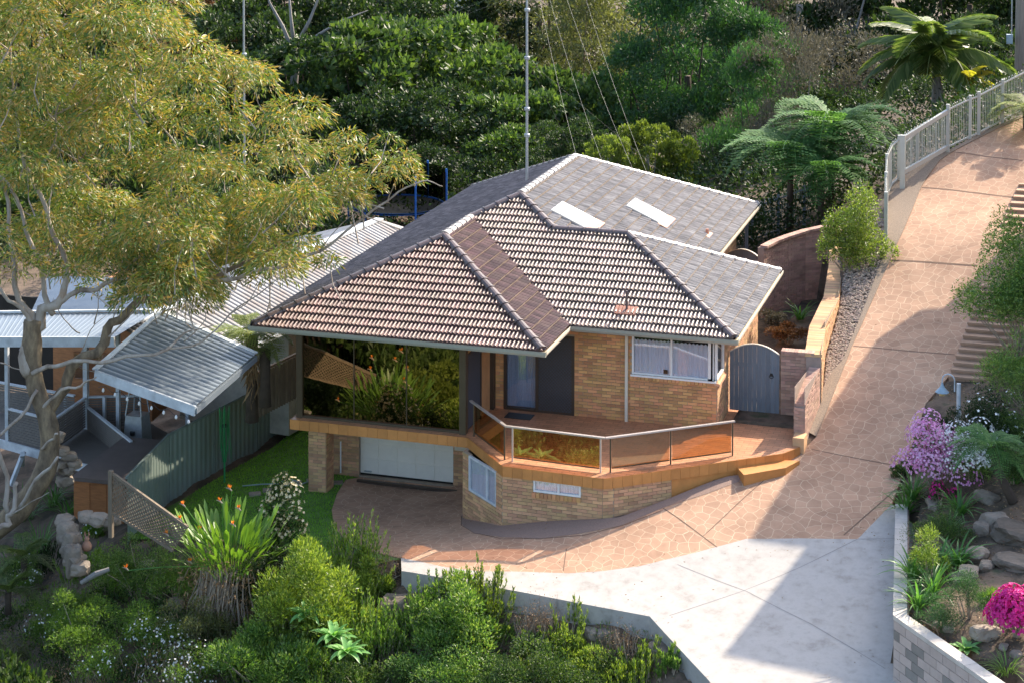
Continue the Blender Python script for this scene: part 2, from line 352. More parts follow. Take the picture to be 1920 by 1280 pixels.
M['curtain'] = mat('net_curtain', (.85, .82, .84), .9, .12, 3., stretch=(9, 9, .4))
M['curtainb'] = mat('blue_grey_blind', (.36, .42, .52), .9, .12, 3., stretch=(9, 9, .4))
M['mesh'] = mat('security_mesh', (.055, .06, .075), .6, .2, 30.)
M['gate'] = mat('blue_grey_timber', (.17, .2, .235), .6, .14, 3., .2, 20, stretch=(10, 10, .8), vrand=.08)
M['gatelit'] = mat('gate_lit_edge', (.6, .54, .45), .6)  # pale colour stands in for sun on the gate's top edge
M['soil'] = mat('garden_soil', (.085, .055, .035), .95, .5, 1.4, .8, 14, cols=[(.035, .03, .02), (.075, .055, .035), (.16, .11, .075), (.06, .07, .03)])
M['mulch'] = mat('mulch', (.07, .05, .035), .95, .6, 20., .9, 40)
M['rock'] = mat('sandstone', (.27, .22, .17), .9, .35, 2.5, .9, 9, vrand=.2)
M['rockd'] = mat('sandstone_dark', (.13, .105, .08), .9, .45, 2.5, .9, 9, vrand=.25)
M['conc'] = mat('brushed_concrete', (.50, .47, .44), .85, .1, 2.6, .3, 90, cols=[(.30, .275, .245), (.40, .37, .335), (.45, .42, .385), (.37, .345, .31)])
M['aggr'] = mat('exposed_aggregate', (.27, .205, .15), .9, .45, 35., .5, 120)
M['block'] = mat('split_block', (.50, .40, .345), .95, .1, 4., .6, 60, vrand=.08)
M['blockg'] = mat('grey_split_block', (.26, .23, .2), .95, .1, 4., .6, 60, vrand=.1)
M['blockc'] = mat('block_cap', (.56, .50, .43), .9, .1, 4., .4, 60, vrand=.05)
M['metalroof'] = mat('galvanised_roof', (.42, .42, .42), .5, .15, 1.2, metal=.3, vrand=.0, cols=[(.21, .16, .13), (.27, .26, .25), (.32, .325, .335)])
M['wiregrey'] = mat('wire_grey', (.16, .16, .16), .6)
M['greyroof'] = mat('blue_grey_steel_roof', (.20, .235, .27), .42, .08, 1.2, metal=.3)
M['nbwhite'] = mat('pale_grey_trim', (.55, .58, .6), .5)
M['nbwall'] = mat('pale_render', (.55, .52, .46), .8)
M['deck'] = mat('grey_decking', (.16, .14, .12), .8, .2, 4., stretch=(1, 12, 1))
M['timber'] = mat('cedar_panel', (.33, .13, .045), .6, .3, 2., stretch=(2, 2, 12), vrand=.15)
M['timbw'] = mat('weathered_timber', (.19, .145, .10), .85, .25, 3., stretch=(4, 4, 1), vrand=.15)
M['spacover'] = mat('vinyl_cover', (.13, .105, .095), .55, .15, 3.)
M['fencegreen'] = mat('green_steel_fence', (.25, .305, .265), .42, .06, 2., metal=.1, coat=.2)
M['fencedark'] = mat('green_fence_trim', (.2, .25, .22), .45)
M['cream_metal'] = mat('pale_steel_picket', (.46, .47, .43), .45, .05, 3.)
M['greenp'] = mat('green_enamel', (.03, .28, .09), .4)
M['blue'] = mat('blue_tube', (.02, .12, .42), .4)
M['net'] = mat('black_net', (.02, .02, .02), .9)
M['black'] = mat('black_plastic', (.02, .02, .02), .5)
M['bark'] = mat('gum_bark', (.36, .30, .245), .9, .35, 2.5, .8, 12, stretch=(1, 1, .35), cols=[(.13, .10, .08), (.33, .265, .21), (.46, .4, .34), (.40, .27, .18)])
M['barkr'] = mat('rough_bark', (.20, .145, .095), .95, .5, 5., 1., 14, stretch=(1, 1, .4), cols=[(.06, .045, .03), (.19, .14, .09), (.36, .27, .16)])
M['barkg'] = mat('grey_bark', (.24, .22, .2), .9, .3, 4., .6, 12, stretch=(1, 1, .4))
M['barkd'] = mat('dark_bark', (.075, .055, .04), .95, .3, 4., .8, 12)
M['stem'] = mat('dry_stem', (.34, .27, .2), .9, .3, 6.)
M['dry'] = leafmat('dry_leaf', [(.12, .07, .035), (.28, .18, .09), (.42, .3, .17)], .7, .2, (1.2, 1, .8))
M['pole'] = mat('power_pole', (.26, .22, .18), .9, .25, 3., stretch=(6, 6, .4))
M['tube_pale'] = mat('pale_hose', (.30, .38, .36), .5)
M['lamp'] = mat('lamp_blue_grey', (.30, .40, .46), .4)
M['globe'] = mat('lamp_globe', (.7, .5, .2), .2)
M['wood_step'] = mat('step_concrete', (.42, .27, .18), .8, .15, 3., .3, 60)
M['petpink'] = leafmat('petal_pink', [(.62, .10, .42), (.80, .30, .62), (.88, .60, .80), (.92, .84, .9)], .6, .25, (1.2, 1, 1.2), clump=.7, cscale=1.8)
M['petwhite'] = leafmat('petal_white', [(.75, .75, .72), (.85, .85, .83), (.9, .9, .88)], .6, .2, (1, 1, 1))
M['petmag'] = leafmat('petal_magenta', [(.35, .0, .13), (.62, .01, .24), (.75, .04, .33)], .6, .25, (1.2, 1, 1.1))
M['petor'] = leafmat('petal_orange', [(.75, .2, .02), (.9, .36, .04)], .6, .3, (1.2, 1, .8))
M['peach'] = leafmat('new_leaf_cream', [(.24, .22, .05), (.52, .42, .2), (.8, .68, .45), (.85, .78, .62)], .35, .25, (1.3, 1.2, .8))
M['euc'] = leafmat('gum_leaf', [(.03, .065, .015), (.07, .13, .03), (.14, .21, .045), (.235, .24, .058), (.35, .22, .062), (.54, .49, .31)], .42, .34, (1.5, 1.45, .6), clump=.42, cscale=.9, spec=.5)
M['jointbr'] = mat('joint_brown', (.17, .105, .07), .9)
M['jointgr'] = mat('joint_grey', (.24, .23, .22), .9)
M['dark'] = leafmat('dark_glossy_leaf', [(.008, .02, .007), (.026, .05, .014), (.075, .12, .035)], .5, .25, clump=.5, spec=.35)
M['mid'] = leafmat('mid_green_leaf', [(.014, .034, .01), (.048, .09, .022), (.15, .21, .055)], .5, .3, clump=.5, spec=.35)  # brightest tone stands in for leaves catching the sun
M['olive'] = leafmat('olive_leaf', [(.05, .06, .02), (.13, .14, .05), (.24, .25, .1)], .5, .3)
M['feather'] = leafmat('feathery_green_leaf', [(.015, .045, .018), (.035, .095, .03), (.06, .14, .04)], .5, .35)
M['greybr'] = leafmat('grey_brown_leaf', [(.05, .045, .03), (.11, .10, .07), (.17, .15, .1)], .7, .2, (1.2, 1.2, .9))
M['rust'] = leafmat('rust_leaf', [(.12, .06, .025), (.26, .13, .05), (.36, .2, .08)], .6, .3, (1.3, 1.1, .7))
M['lime'] = leafmat('lime_leaf', [(.05, .09, .02), (.14, .22, .03), (.26, .36, .05), (.46, .52, .13)], .4, .33, (1.4, 1.45, .6), clump=.35)
M['bright'] = leafmat('bright_green_leaf', [(.03, .075, .015), (.08, .17, .03), (.17, .28, .055), (.36, .44, .14)], .4, .33, clump=.35)
M['strap'] = leafmat('strap_leaf', [(0.039, 0.104, 0.026), (0.078, 0.195, 0.046), (0.156, 0.286, 0.078)], .35, .35)
M['strel'] = leafmat('paddle_leaf', [(.045, .09, .02), (0.081, 0.176, 0.027), (0.189, 0.324, 0.047), (0.378, 0.486, 0.081)], .4, .3, (1.4, 1.5, .6))
M['fern'] = leafmat('fern_frond', [(.04, .10, .035), (.08, .18, .06), (.16, .28, .085)], .6, .32, spec=.15)
M['fernpale'] = leafmat('pale_fern_frond', [(.12, .16, .05), (.22, .27, .1), (.34, .36, .16)], .6, .4, spec=.2)
M['yelgr'] = leafmat('yellow_green_leaf', [(.05, .08, .015), (.12, .16, .03), (.22, .27, .06)], .45, .35, spec=.3)
M['palm'] = leafmat('palm_frond', [(.045, .08, .025), (.10, .15, .04), (.26, .28, .11)], .4, .35, spec=.5)
M['palmy'] = leafmat('yellow_palm_frond', [(.2, .2, .03), (.42, .38, .05), (.6, .5, .1)], .4, .4)
M['agave'] = leafmat('agave_leaf', [(0.096, 0.240, 0.084), (0.168, 0.360, 0.108), (0.300, 0.504, 0.144)], .4, .3)
M['ground'] = leafmat('ground_cover_leaf', [(0.058, 0.116, 0.022), (0.131, 0.232, 0.036), (0.246, 0.348, 0.058)], .5, .4)
M['grass'] = leafmat('grass_blade', [(.10, .24, .02), (.17, .36, .03), (.28, .48, .06)], .5, .45, (1.5, 1.7, .5))
M['lawnbase'] = mat('lawn_base', (.10, .2, .03), .95, .4, 3., .6, 30)
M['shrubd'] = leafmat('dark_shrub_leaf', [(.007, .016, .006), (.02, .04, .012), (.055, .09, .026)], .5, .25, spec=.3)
GL = dict(wall=glassmat('bronze_mirror_glass', (.14, .10, .06), .40, (.50, .42, .30), .015), bal=glassmat('bronze_balustrade_glass', (.80, .62, .42), .14, (.95, .85, .65)), win=glassmat('clear_window_glass', (.85, .88, .9), .06), curtain=glassmat('clear_glass_dark', (.9, .92, .95), .08))
def crazy():
    """stencilled concrete: flat printed pattern of irregular stones with pale joints"""
    m = bpy.data.materials.new('stencilled_concrete'); m.use_nodes = True; nt = m.node_tree; N = nt.nodes; L = nt.links; b = N['Principled BSDF']; b.inputs['Roughness'].default_value = .8
    g = N.new('ShaderNodeNewGeometry'); nz = N.new('ShaderNodeTexNoise'); nz.inputs['Scale'].default_value = 2.2; nz.inputs['Detail'].default_value = 2; L.new(g.outputs['Position'], nz.inputs[0])
    ad = N.new('ShaderNodeMix'); ad.data_type = 'RGBA'; ad.blend_type = 'LINEAR_LIGHT'; ad.inputs[0].default_value = .09; L.new(g.outputs['Position'], ad.inputs[6]); L.new(nz.outputs['Color'], ad.inputs[7])
    mp = N.new('ShaderNodeMapping'); mp.inputs['Scale'].default_value = (3.9, 3.9, 0); mp.inputs['Rotation'].default_value = (0, 0, .3); L.new(ad.outputs[2], mp.inputs[0])
    v = N.new('ShaderNodeTexVoronoi'); v.feature = 'DISTANCE_TO_EDGE'; v.voronoi_dimensions = '2D'; v.inputs['Scale'].default_value = 1; v.inputs['Randomness'].default_value = .85; L.new(mp.outputs[0], v.inputs[0])
    v2 = N.new('ShaderNodeTexVoronoi'); v2.voronoi_dimensions = '2D'; v2.inputs['Scale'].default_value = 1; v2.inputs['Randomness'].default_value = .85; L.new(mp.outputs[0], v2.inputs[0])
    rp = N.new('ShaderNodeValToRGB'); rp.color_ramp.elements[0].position = .008; rp.color_ramp.elements[0].color = (1, 1, 1, 1); rp.color_ramp.elements[1].position = .03; rp.color_ramp.elements[1].color = (0, 0, 0, 1); L.new(v.outputs['Distance'], rp.inputs[0])
    n2 = N.new('ShaderNodeTexNoise'); n2.inputs['Scale'].default_value = 1.1; n2.inputs['Detail'].default_value = 8; n2.inputs['Roughness'].default_value = .7; L.new(g.outputs['Position'], n2.inputs[0])
    r2 = N.new('ShaderNodeValToRGB'); e = r2.color_ramp.elements; e.new(.5); e[0].position = .25; e[0].color = (.38, .22, .138, 1); e[1].color = (.50, .295, .185, 1); e[2].position = .75; e[2].color = (.58, .365, .235, 1); L.new(n2.outputs[0], r2.inputs[0])
    cm = N.new('ShaderNodeMix'); cm.data_type = 'RGBA'; cm.blend_type = 'MULTIPLY'; cm.inputs[0].default_value = .22; L.new(r2.outputs[0], cm.inputs[6]); bw = N.new('ShaderNodeRGBToBW'); L.new(v2.outputs['Color'], bw.inputs[0]); L.new(bw.outputs[0], cm.inputs[7])
    mx = N.new('ShaderNodeMix'); mx.data_type = 'RGBA'; L.new(rp.outputs[0], mx.inputs[0]); L.new(cm.outputs[2], mx.inputs[6]); mx.inputs[7].default_value = (.66, .50, .34, 1); st = N.new('ShaderNodeTexNoise'); st.inputs['Scale'].default_value = .55; st.inputs['Detail'].default_value = 9; st.inputs['Roughness'].default_value = .72; st.inputs['Distortion'].default_value = .6; L.new(g.outputs['Position'], st.inputs[0])
    sr = N.new('ShaderNodeValToRGB'); sr.color_ramp.elements[0].position = .36; sr.color_ramp.elements[0].color = (.78, .76, .74, 1); sr.color_ramp.elements[1].position = .56; sr.color_ramp.elements[1].color = (1, 1, 1, 1); L.new(st.outputs[0], sr.inputs[0])
    sm = N.new('ShaderNodeMix'); sm.data_type = 'RGBA'; sm.blend_type = 'MULTIPLY'; sm.inputs[0].default_value = .8; L.new(mx.outputs[2], sm.inputs[6]); L.new(sr.outputs[0], sm.inputs[7]); L.new(sm.outputs[2], b.inputs['Base Color'])
    n3 = N.new('ShaderNodeTexNoise'); n3.inputs['Scale'].default_value = 70; L.new(g.outputs['Position'], n3.inputs[0]); bp = N.new('ShaderNodeBump'); bp.inputs['Strength'].default_value = .3; bp.inputs['Distance'].default_value = .01; L.new(n3.outputs[0], bp.inputs['Height']); L.new(bp.outputs[0], b.inputs['Normal'])
    return m
M['crazy'] = crazy()
# ------------------------------------------------------------------ the ground and the paving
xs = np.concatenate([np.arange(-130, -30, 4.), np.arange(-30, -12, 1.), np.arange(-12, 26, .22), np.arange(26, 45, 1.), np.arange(45, 150, 4.)])
ys = np.concatenate([np.arange(-60, -18, 2.), np.arange(-18, -9, .6), np.arange(-9, 24, .22), np.arange(24, 50, 1.), np.arange(50, 200, 4.)])
gx, gy = np.meshgrid(xs, ys); Zg = Hg(gx.ravel(), gy.ravel())
rough = np.array([0.0]*len(Zg)); near = (gx.ravel() > -12) & (gx.ravel() < 26) & (gy.ravel() > -18) & (gy.ravel() < 24)
inh = pip(DRIVE, gx.ravel(), gy.ravel()) | pip(CONC, gx.ravel(), gy.ravel()) | pip(LAWN, gx.ravel(), gy.ravel()) | court_mask(gx.ravel(), gy.ravel())
from mathutils import noise as mn
fx, fy = gx.ravel(), gy.ravel()
for i in np.nonzero(near & ~inh)[0]:
    rough[i] = (mn.noise(Vector((fx[i]*1.1, fy[i]*1.1, 0)))*.12+mn.noise(Vector((fx[i]*4, fy[i]*4, 3)))*.04)-.02
Zg = Zg+rough
nx, ny = len(xs), len(ys); idx = np.arange(nx*ny).reshape(ny, nx)
Fq = np.stack([idx[:-1, :-1], idx[:-1, 1:], idx[1:, 1:], idx[1:, :-1]], -1).reshape(-1, 4)
put('ground', npmesh('ground', np.stack([gx.ravel(), gy.ravel(), Zg], -1), Fq, M['soil'], True), kind='structure')
drive = drape(DRIVE, Hd_, .45, 0, .12).build('driveway', M['crazy'], kind='structure', smooth=False)
conc = drape(CONC, Hd_, .45, .004, .7).build('concrete_apron', M['conc'], kind='structure')
lawn = drape(LAWN, Hd_, .5, -.02).build('lawn', M['lawnbase'], kind='structure')
# expansion joints: shallow dark strips sawn across the paving
def joint(pxs, w=.022, parent=drive, dz=.004, mt='jointbr'):
    P = [G(*p) for p in pxs]; Q = []
    for a, b in zip(P[:-1], P[1:]):
        n = max(2, int(math.dist(a[:2], b[:2])/.3))
        Q += [a+(b-a)*t/n for t in range(n)]
    Q.append(P[-1]); m = MB(); vs = []
    for i, p in enumerate(Q):
        d = Q[min(i+1, len(Q)-1)]-Q[max(i-1, 0)]; nrm = np.array([-d[1], d[0]]); nrm = nrm/np.hypot(*nrm)*w/2
        for s in (-1, 1):
            x, y = p[0]+s*nrm[0], p[1]+s*nrm[1]; vs.append((x, y, hz(x, y)+dz))
    m.add(vs, [(2*i, 2*i+1, 2*i+3, 2*i+2) for i in range(len(Q)-1)])
    m.build('expansion_joint', M[mt], parent)
joint([(1522, 845), (1693, 876)], .03); joint([(1600, 651), (1700, 658), (1790, 668)], .03); joint([(1668, 490), (1760, 494), (1830, 499)], .07)
joint([(1728, 355), (1815, 362), (1905, 373)], .07); joint([(1762, 286), (1850, 296), (1918, 302)], .04)
joint([(1243, 952), (1345, 1029)], .025); joint([(1318, 1006), (1412, 920), (1500, 850)], .02); joint([(1062, 1030), (1056, 1074)], .02); joint([(1582, 1007), (1680, 920)], .035)
joint([(865, 968), (865, 985), (890, 1000), (940, 1010), (1010, 1012), (1095, 1003), (1170, 985), (1240, 957)], .025)
joint([(720, 1008), (740, 1003), (760, 996)], .015)
jc = dict(parent=conc, dz=.008, mt='jointgr')
joint([(1270, 1062), (1400, 1110), (1520, 1170), (1660, 1255)], .014, **jc); joint([(1608, 1013), (1500, 1065), (1390, 1110), (1255, 1157)], .014, **jc); joint([(1608, 1012), (1678, 1013)], .014, **jc)
# dark drain in front of the garage
dm = MB(); a = onz(655, 893, -4.57); 
dm.box((1.95, 2.24, -4.62), (4.95, 2.33, -4.55)); dm.build('drain_channel', M['darkframe'], drive)
# darker paver border beside the house wall
mb_px = [(868, 968), (866, 985), (890, 999), (940, 1009), (1010, 1011), (1095, 1002), (1170, 984), (1240, 956), (1170, 968), (1092, 975), (940, 982)]
def strip(name, left, right, H, dz, mt, **kw):
    m = MB(); vs = []
    for a, b in zip(left, right):
        for t in (0, .34, .67, 1): x, y = a[0]+(b[0]-a[0])*t, a[1]+(b[1]-a[1])*t; vs.append((x, y, float(H([x], [y])[0])+dz))
    fs = [(4*i+k, 4*i+k+1, 4*i+k+5, 4*i+k+4) for i in range(len(left)-1) for k in range(3)]
    return m.add(vs, fs).build(name, M[mt], **kw)
def densify(P, step=.4):
    out = []
    for a, b in zip(P[:-1], P[1:]):
        n = max(1, int(math.dist(a[:2], b[:2])/step)); out += [tuple(np.array(a[:2])+(np.array(b[:2])-np.array(a[:2]))*t/n) for t in range(n)]
    return out+[tuple(P[-1][:2])]
def resample(P, n):
    P = [np.array(p[:2], float) for p in P]; L = [0]
    for a, b in zip(P[:-1], P[1:]): L.append(L[-1]+np.hypot(*(b-a)))
    return [tuple(np.array([np.interp(t*L[-1]/(n-1), L, [p[0] for p in P]), np.interp(t*L[-1]/(n-1), L, [p[1] for p in P])])) for t in range(n)]
outer = resample([G(*p) for p in [(866, 966), (866, 985), (890, 999), (940, 1009), (1010, 1011), (1095, 1002), (1170, 984), (1240, 956), (1330, 925), (1385, 903)]], 30)
inner = resample([(5.62, .5), (5.64, 0.0), (6.2, -.5), (7.0, -1.25), (8.2, -1.3), (9.3, -1.35), (9.95, -1.3), (10.9, -.5), (12.2, .65), (12.5, .75)], 30)
M['paverdk'] = mat('dark_paver_border', (.27, .18, .14), .85, .2, 30., .3, 80)
strip('paver_border', outer, inner, Hd_, .005, 'paverdk', kind='structure')
# aggregate kerb on the wall side of the drive
def kerb(lpx, rpx, n, name, dz, mt, h=.1):
    Lf = resample([G(*p) for p in lpx], n); Rg = resample([G(*p) for p in rpx], n); m = MB(); vs = []
    for a, b in zip(Lf, Rg):
        for (x, y), z in ((a, -h), (a, dz), (b, dz), (b, -h)): vs.append((x, y, hz(x, y)+z))
    fs = [(4*i+k, 4*i+k+1, 4*i+k+5, 4*i+k+4) for i in range(n-1) for k in range(3)]
    m.add(vs, fs).build(name, M[mt], kind='structure'); return Lf
kl = kerb([(1516, 815), (1530, 755), (1560, 700), (1579, 680), (1627, 560), (1658, 478), (1664, 440), (1660, 400), (1662, 350), (1690, 325), (1740, 300), (1780, 283), (1868, 240), (1925, 215)],
          [(1530, 822), (1564, 738), (1590, 672), (1596, 656), (1631, 575), (1669, 490), (1692, 440), (1709, 400), (1727, 353), (1740, 333), (1763, 302), (1790, 285), (1870, 244), (1930, 217)], 70, 'kerb', .03, 'aggr')
# lawn blades
n = 62000; bx = RNG.uniform(-2.4, 4.5, n); by = RNG.uniform(-4.2, 13, n); k = pip(LAWN, bx, by); bx, by = bx[k], by[k]; n = len(bx); bz = Hd_(bx, by)-.02
an = RNG.uniform(0, 6.28, n); hh = RNG.uniform(.025, .06, n); w = .009
b0 = np.stack([bx-w*np.cos(an), by-w*np.sin(an), bz], -1); b1 = np.stack([bx+w*np.cos(an), by+w*np.sin(an), bz], -1); b2 = np.stack([bx+RNG.normal(0, .02, n), by+RNG.normal(0, .02, n), bz+hh], -1)
put('lawn_grass', npmesh('lawn_grass', np.stack([b0, b1, b2], 1), np.arange(3*n).reshape(-1, 3), M['grass']), label='short green grass covering the lawn beside the garage', cat='grass', kind='stuff')

# ------------------------------------------------------------------ brickwork
BL, BH, GAP = .25, .081, .011
def brick_mesh(l, h, dep=.02):
    m = MB(); m.box((GAP/2, -dep, GAP/2), (l-GAP/2, .01, h-GAP/2)); m.f = [f for f in m.f if f != (2, 3, 7, 6)]; return m
BRK = {}
def brickwork(parent, a, b, z0, z1, openings=(), mt='brick', budget=0, backing='wall', zfun=None, thick=.1, soldier=None):
    """bricks laid in stretcher bond on the face that runs a->b (outside is to the right of a->b), joints recessed"""
    a = Vector((a[0], a[1], 0)); b = Vector((b[0], b[1], 0)); L = (b-a).length; d = (b-a)/L; nrm = Vector((d.y, -d.x, 0))
    F = Matrix((( d.x, -nrm.x, 0, a.x), (d.y, -nrm.y, 0, a.y), (0, 0, 1, 0), (0, 0, 0, 1)))   # local x along, local -y out
    us = sorted({0, L} | {o[0] for o in openings} | {o[1] for o in openings}); zs = sorted({z0, z1} | {o[2] for o in openings} | {o[3] for o in openings})
    bm = MB()
    for u0, u1 in zip(us[:-1], us[1:]):
        for w0, w1 in zip(zs[:-1], zs[1:]):
            um, wm = (u0+u1)/2, (w0+w1)/2
            if any(o[0] < um < o[1] and o[2] < wm < o[3] for o in openings): continue
            if u1-u0 > 1e-3 and w1-w0 > 1e-3: bm.box((u0, 0, w0), (u1, thick, w1))
    wall = bm.build(backing, M['mortar' if mt != 'brickpink' else 'mortar2'], parent, F)
    rest = MB(); nb = int((z1-z0)/BH+.5); cnt = 0
    for j in range(nb):
        w0 = z1-(j+1)*BH; w1 = w0+BH
        if w0 < z0-.01: continue
        u = -(BL/2 if j % 2 else 0)
        while u < L:
            lo, hi = max(u, 0), min(u+BL, L); u += BL
            segs = [(lo, hi)]
            for o in openings:
                if w0 < o[3]-.01 and w1 > o[2]+.01:
                    ns = []
                    for s0, s1 in segs:
                        if s1 <= o[0] or s0 >= o[1]: ns.append((s0, s1)); continue
                        if s0 < o[0]: ns.append((s0, o[0]))
                        if s1 > o[1]: ns.append((o[1], s1))
                    segs = ns
            for s0, s1 in segs:
                if s1-s0 < .045: continue
                zt = zfun((s0+s1)/2) if zfun else 1e9
                if w1 > zt+.002: continue
                dep = .012+random.random()*.006
                if cnt < budget:
                    key = (mt, round(s1-s0, 2))
                    if key not in BRK:
                        me = brick_mesh(key[1], BH, .016).mesh('brick'); me.materials.append(M[mt]); BRK[key] = me
                    put('brick', BRK[key], wall_parent(parent), F @ Matrix.Translation((s0, random.uniform(-.002, .003), w0))); cnt += 1
                else:
                    q = brick_mesh(s1-s0, BH, dep); rest.add([(x+s0, y, z+w0) for x, y, z in q.v], q.f)
    if rest.v: rest.build('bricks', M[mt], parent, F, kind='stuff')
    return wall, F
def wall_parent(p): return p

# ------------------------------------------------------------------ the house
W1, D1, W2, D3, XM, YB, TP = 7.70, 2.384, 4.306, 7.189, 9.905, 18.36, .4464
ZD, ZG = -2.48, -4.57
house = thing('brick_house', (6, 3, -2.48), 'tan brick split-level house with a brown tiled hip roof and wraparound tiled balcony', 'house')
t = TP; hD = D1+W1/2
P1, P2, P3, P4, P5 = (0, 0, 0), (W1, 0, 0), (W1, D1, 0), (W1+W2, D1, 0), (W1+W2, D1+D3, 0)
P6, P7, P8 = (XM, D1+D3, 0), (XM, YB, 0), (0, YB, 0)
R1, R2 = (W1/2, W1/2, t*W1/2), (W1/2, D1+W1/2, t*W1/2)
R3, R6 = (XM/2, D1+XM/2, t*XM/2), (XM/2, YB-XM/2, t*XM/2)
R5, R4 = (XM-D3/2, D1+D3/2, t*D3/2), (W1+W2-D3/2, D1+D3/2, t*D3/2)
roof = MB()
def face(*p): roof.add([(q[0], q[1], q[2]-.03) for q in p], [tuple(range(len(p)))])
face(P1, P2, R1); face(P2, P3, R2, R1); face(P4, R4, R5, R3, R2, P3); face(P4, P5, R4); face(P5, P6, R5, R4); face(P6, P7, R6, R3, R5); face(P7, P8, R6); face(P1, R1, R2, R3, R6, P8)
roof = roof.build('roof', M['under'], house)
GAUGE, TW = .315, .215
def tile_mb(w=TW, L=GAUGE+.03, s=1.0):
    prof = [(0, 0), (.10, 0), (.16, .032), (.27, .045), (.38, .032), (.46, .002), (.60, .0), (.66, .03), (.77, .04), (.88, .028), (.95, .0), (1, 0)]
    m = MB(); n = len(prof)
    vs = [(p[0]*w*.985, 0, p[1]*s+.062) for p in prof]+[(p[0]*w*.985, L, p[1]*s+.004) for p in prof]+[(p[0]*w*.985, 0.004, -.005) for p in prof]
    fs = [(i, i+1, n+i+1, n+i) for i in range(n-1)]+[(2*n+i, 2*n+i+1, i+1, i) for i in range(n-1)]
    return m.add(vs, fs)
TILE = {}
def tiled(eave_a, eave_b, up, poly3, mt, budget=0, gauge=GAUGE, name='roof_tile', w=TW):
    """lay tiles in courses on one roof plane; tiles that cross a hip or valley are cut"""
    a = Vector(eave_a); u = (Vector(eave_b)-a).normalized(); v = Vector(up).normalized(); nn = u.cross(v)
    F = Matrix(((u.x, v.x, nn.x, a.x), (u.y, v.y, nn.y, a.y), (u.z, v.z, nn.z, a.z), (0, 0, 0, 1))); Fi = F.inverted()
    poly = [(Fi @ Vector(p)) for p in poly3]; P2d = [(p.x, p.y) for p in poly]
    x0 = min(p[0] for p in P2d); x1 = max(p[0] for p in P2d); y1 = max(p[1] for p in P2d)
    key = (mt, w, gauge); rs_ = 1.2 if mt == 'tileold' else 1.
    if key not in TILE:
        me = tile_mb(w, gauge+.03, rs_).mesh(name); me.materials.append(M[mt]); TILE[key] = me
    base = tile_mb(w, gauge+.03, rs_); rest = MB(); cnt = 0; cuts = []
    for j in range(int(y1/gauge)+1):
        off = (j % 2)*0
        i0 = math.floor((x0)/w)
        for i in range(i0, int(x1/w)+2):
            tx, ty = i*w+off, j*gauge-.05
            cs = [(tx+.004, ty+.06), (tx+w-.004, ty+.06), (tx+w-.004, ty+gauge), (tx+.004, ty+gauge), (tx+w/2, ty+gauge/2)]
            ins = pip(P2d, [c[0] for c in cs], [c[1] for c in cs])
            if not ins.any(): continue
            dz = random.uniform(-.003, .003)
            if ins.all():
                if cnt < budget: put(name, TILE[key], roof, F @ Matrix.Translation((tx, ty, dz))); cnt += 1
                else: rest.add([(x+tx, y+ty, z+dz) for x, y, z in base.v], base.f)
            else: cuts.append((tx, ty))
    for tx, ty in cuts:
        bm = bmesh.new(); vs = [bm.verts.new((x+tx, y+ty, z)) for x, y, z in base.v]
        for f in base.f: bm.faces.new([vs[i] for i in f])
        n = len(P2d); area = sum(P2d[i][0]*P2d[(i+1) % n][1]-P2d[(i+1) % n][0]*P2d[i][1] for i in range(n))
        for i in range(n):
            p, q = Vector((*P2d[i], 0)), Vector((*P2d[(i+1) % n], 0)); e = q-p; Le = e.length; e = e/Le
            if abs(p.y) < .01 and abs(q.y) < .01: continue
            c = Vector((tx+w/2, ty+gauge/2, 0)); s = (c-p).dot(e); dist = abs((c-p).cross(e).z)
            if dist > .3 or s < -.25 or s > Le+.25: continue
            nr = Vector((e.y, -e.x, 0))*(1 if area > 0 else -1)
            # a reflex corner: only cut by this edge where the edge really runs
            if s < -.1 or s > Le+.1: continue
            geo = list(bm.verts)+list(bm.edges)+list(bm.faces)
            bmesh.ops.bisect_plane(bm, geom=geo, plane_co=p, plane_no=nr, clear_outer=True)
        if len(bm.faces):
            bm.verts.index_update(); rest.add([tuple(v.co) for v in bm.verts], [tuple(v.index for v in f.verts) for f in bm.faces])
        bm.free()
    if rest.v: rest.build('roof_tiles', M[mt], roof, F, kind='stuff')
sl = math.sqrt(1+t*t)
tiled(P1, P2, (0, 1, t), [P1, P2, R1], 'tile', 230)
tiled(P2, P3, (-1, 0, t), [P2, P3, R2, R1], 'tile', 70)
tiled(P3, P4, (0, 1, t), [P3, P4, R4, R5, R3, R2], 'tilefront2' if 'tilefront2' in M else 'tile', 0)
tiled(P4, P5, (-1, 0, t), [P4, P5, R4], 'tileold', 0, name='roof_tile')
tiled(P6, P7, (-1, 0, t), [R5, P6, P7, R6, R3], 'tileold', 0)
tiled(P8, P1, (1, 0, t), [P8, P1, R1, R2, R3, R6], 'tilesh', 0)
# pale bedding lines at the head of each course on the weathered planes
def bedlines(ea, eb, up, poly3, gauge=GAUGE, mt='bed', wd=.03, hh=.058):
    a = Vector(ea); u = (Vector(eb)-a).normalized(); v = Vector(up).normalized(); nn = u.cross(v)
    F = Matrix(((u.x, v.x, nn.x, a.x), (u.y, v.y, nn.y, a.y), (u.z, v.z, nn.z, a.z), (0, 0, 0, 1))); Fi = F.inverted()
    P = [(Fi @ Vector(p)) for p in poly3]; m = MB(); n = len(P)
    for j in range(1, int(max(p.y for p in P)/gauge)+1):
        y = j*gauge-.05; xs_ = []
        for i in range(n):
            p, q = P[i], P[(i+1) % n]
            if (p.y > y) != (q.y > y): xs_.append(p.x+(q.x-p.x)*(y-p.y)/(q.y-p.y))
        xs_.sort()
        for k in range(0, len(xs_)-1, 2):
            if xs_[k+1]-xs_[k] > .3: m.box((xs_[k]+.12, y-.008, .03), (xs_[k+1]-.12, y+.001, hh+.004))
    m.build('bedding', M[mt], roof, F)
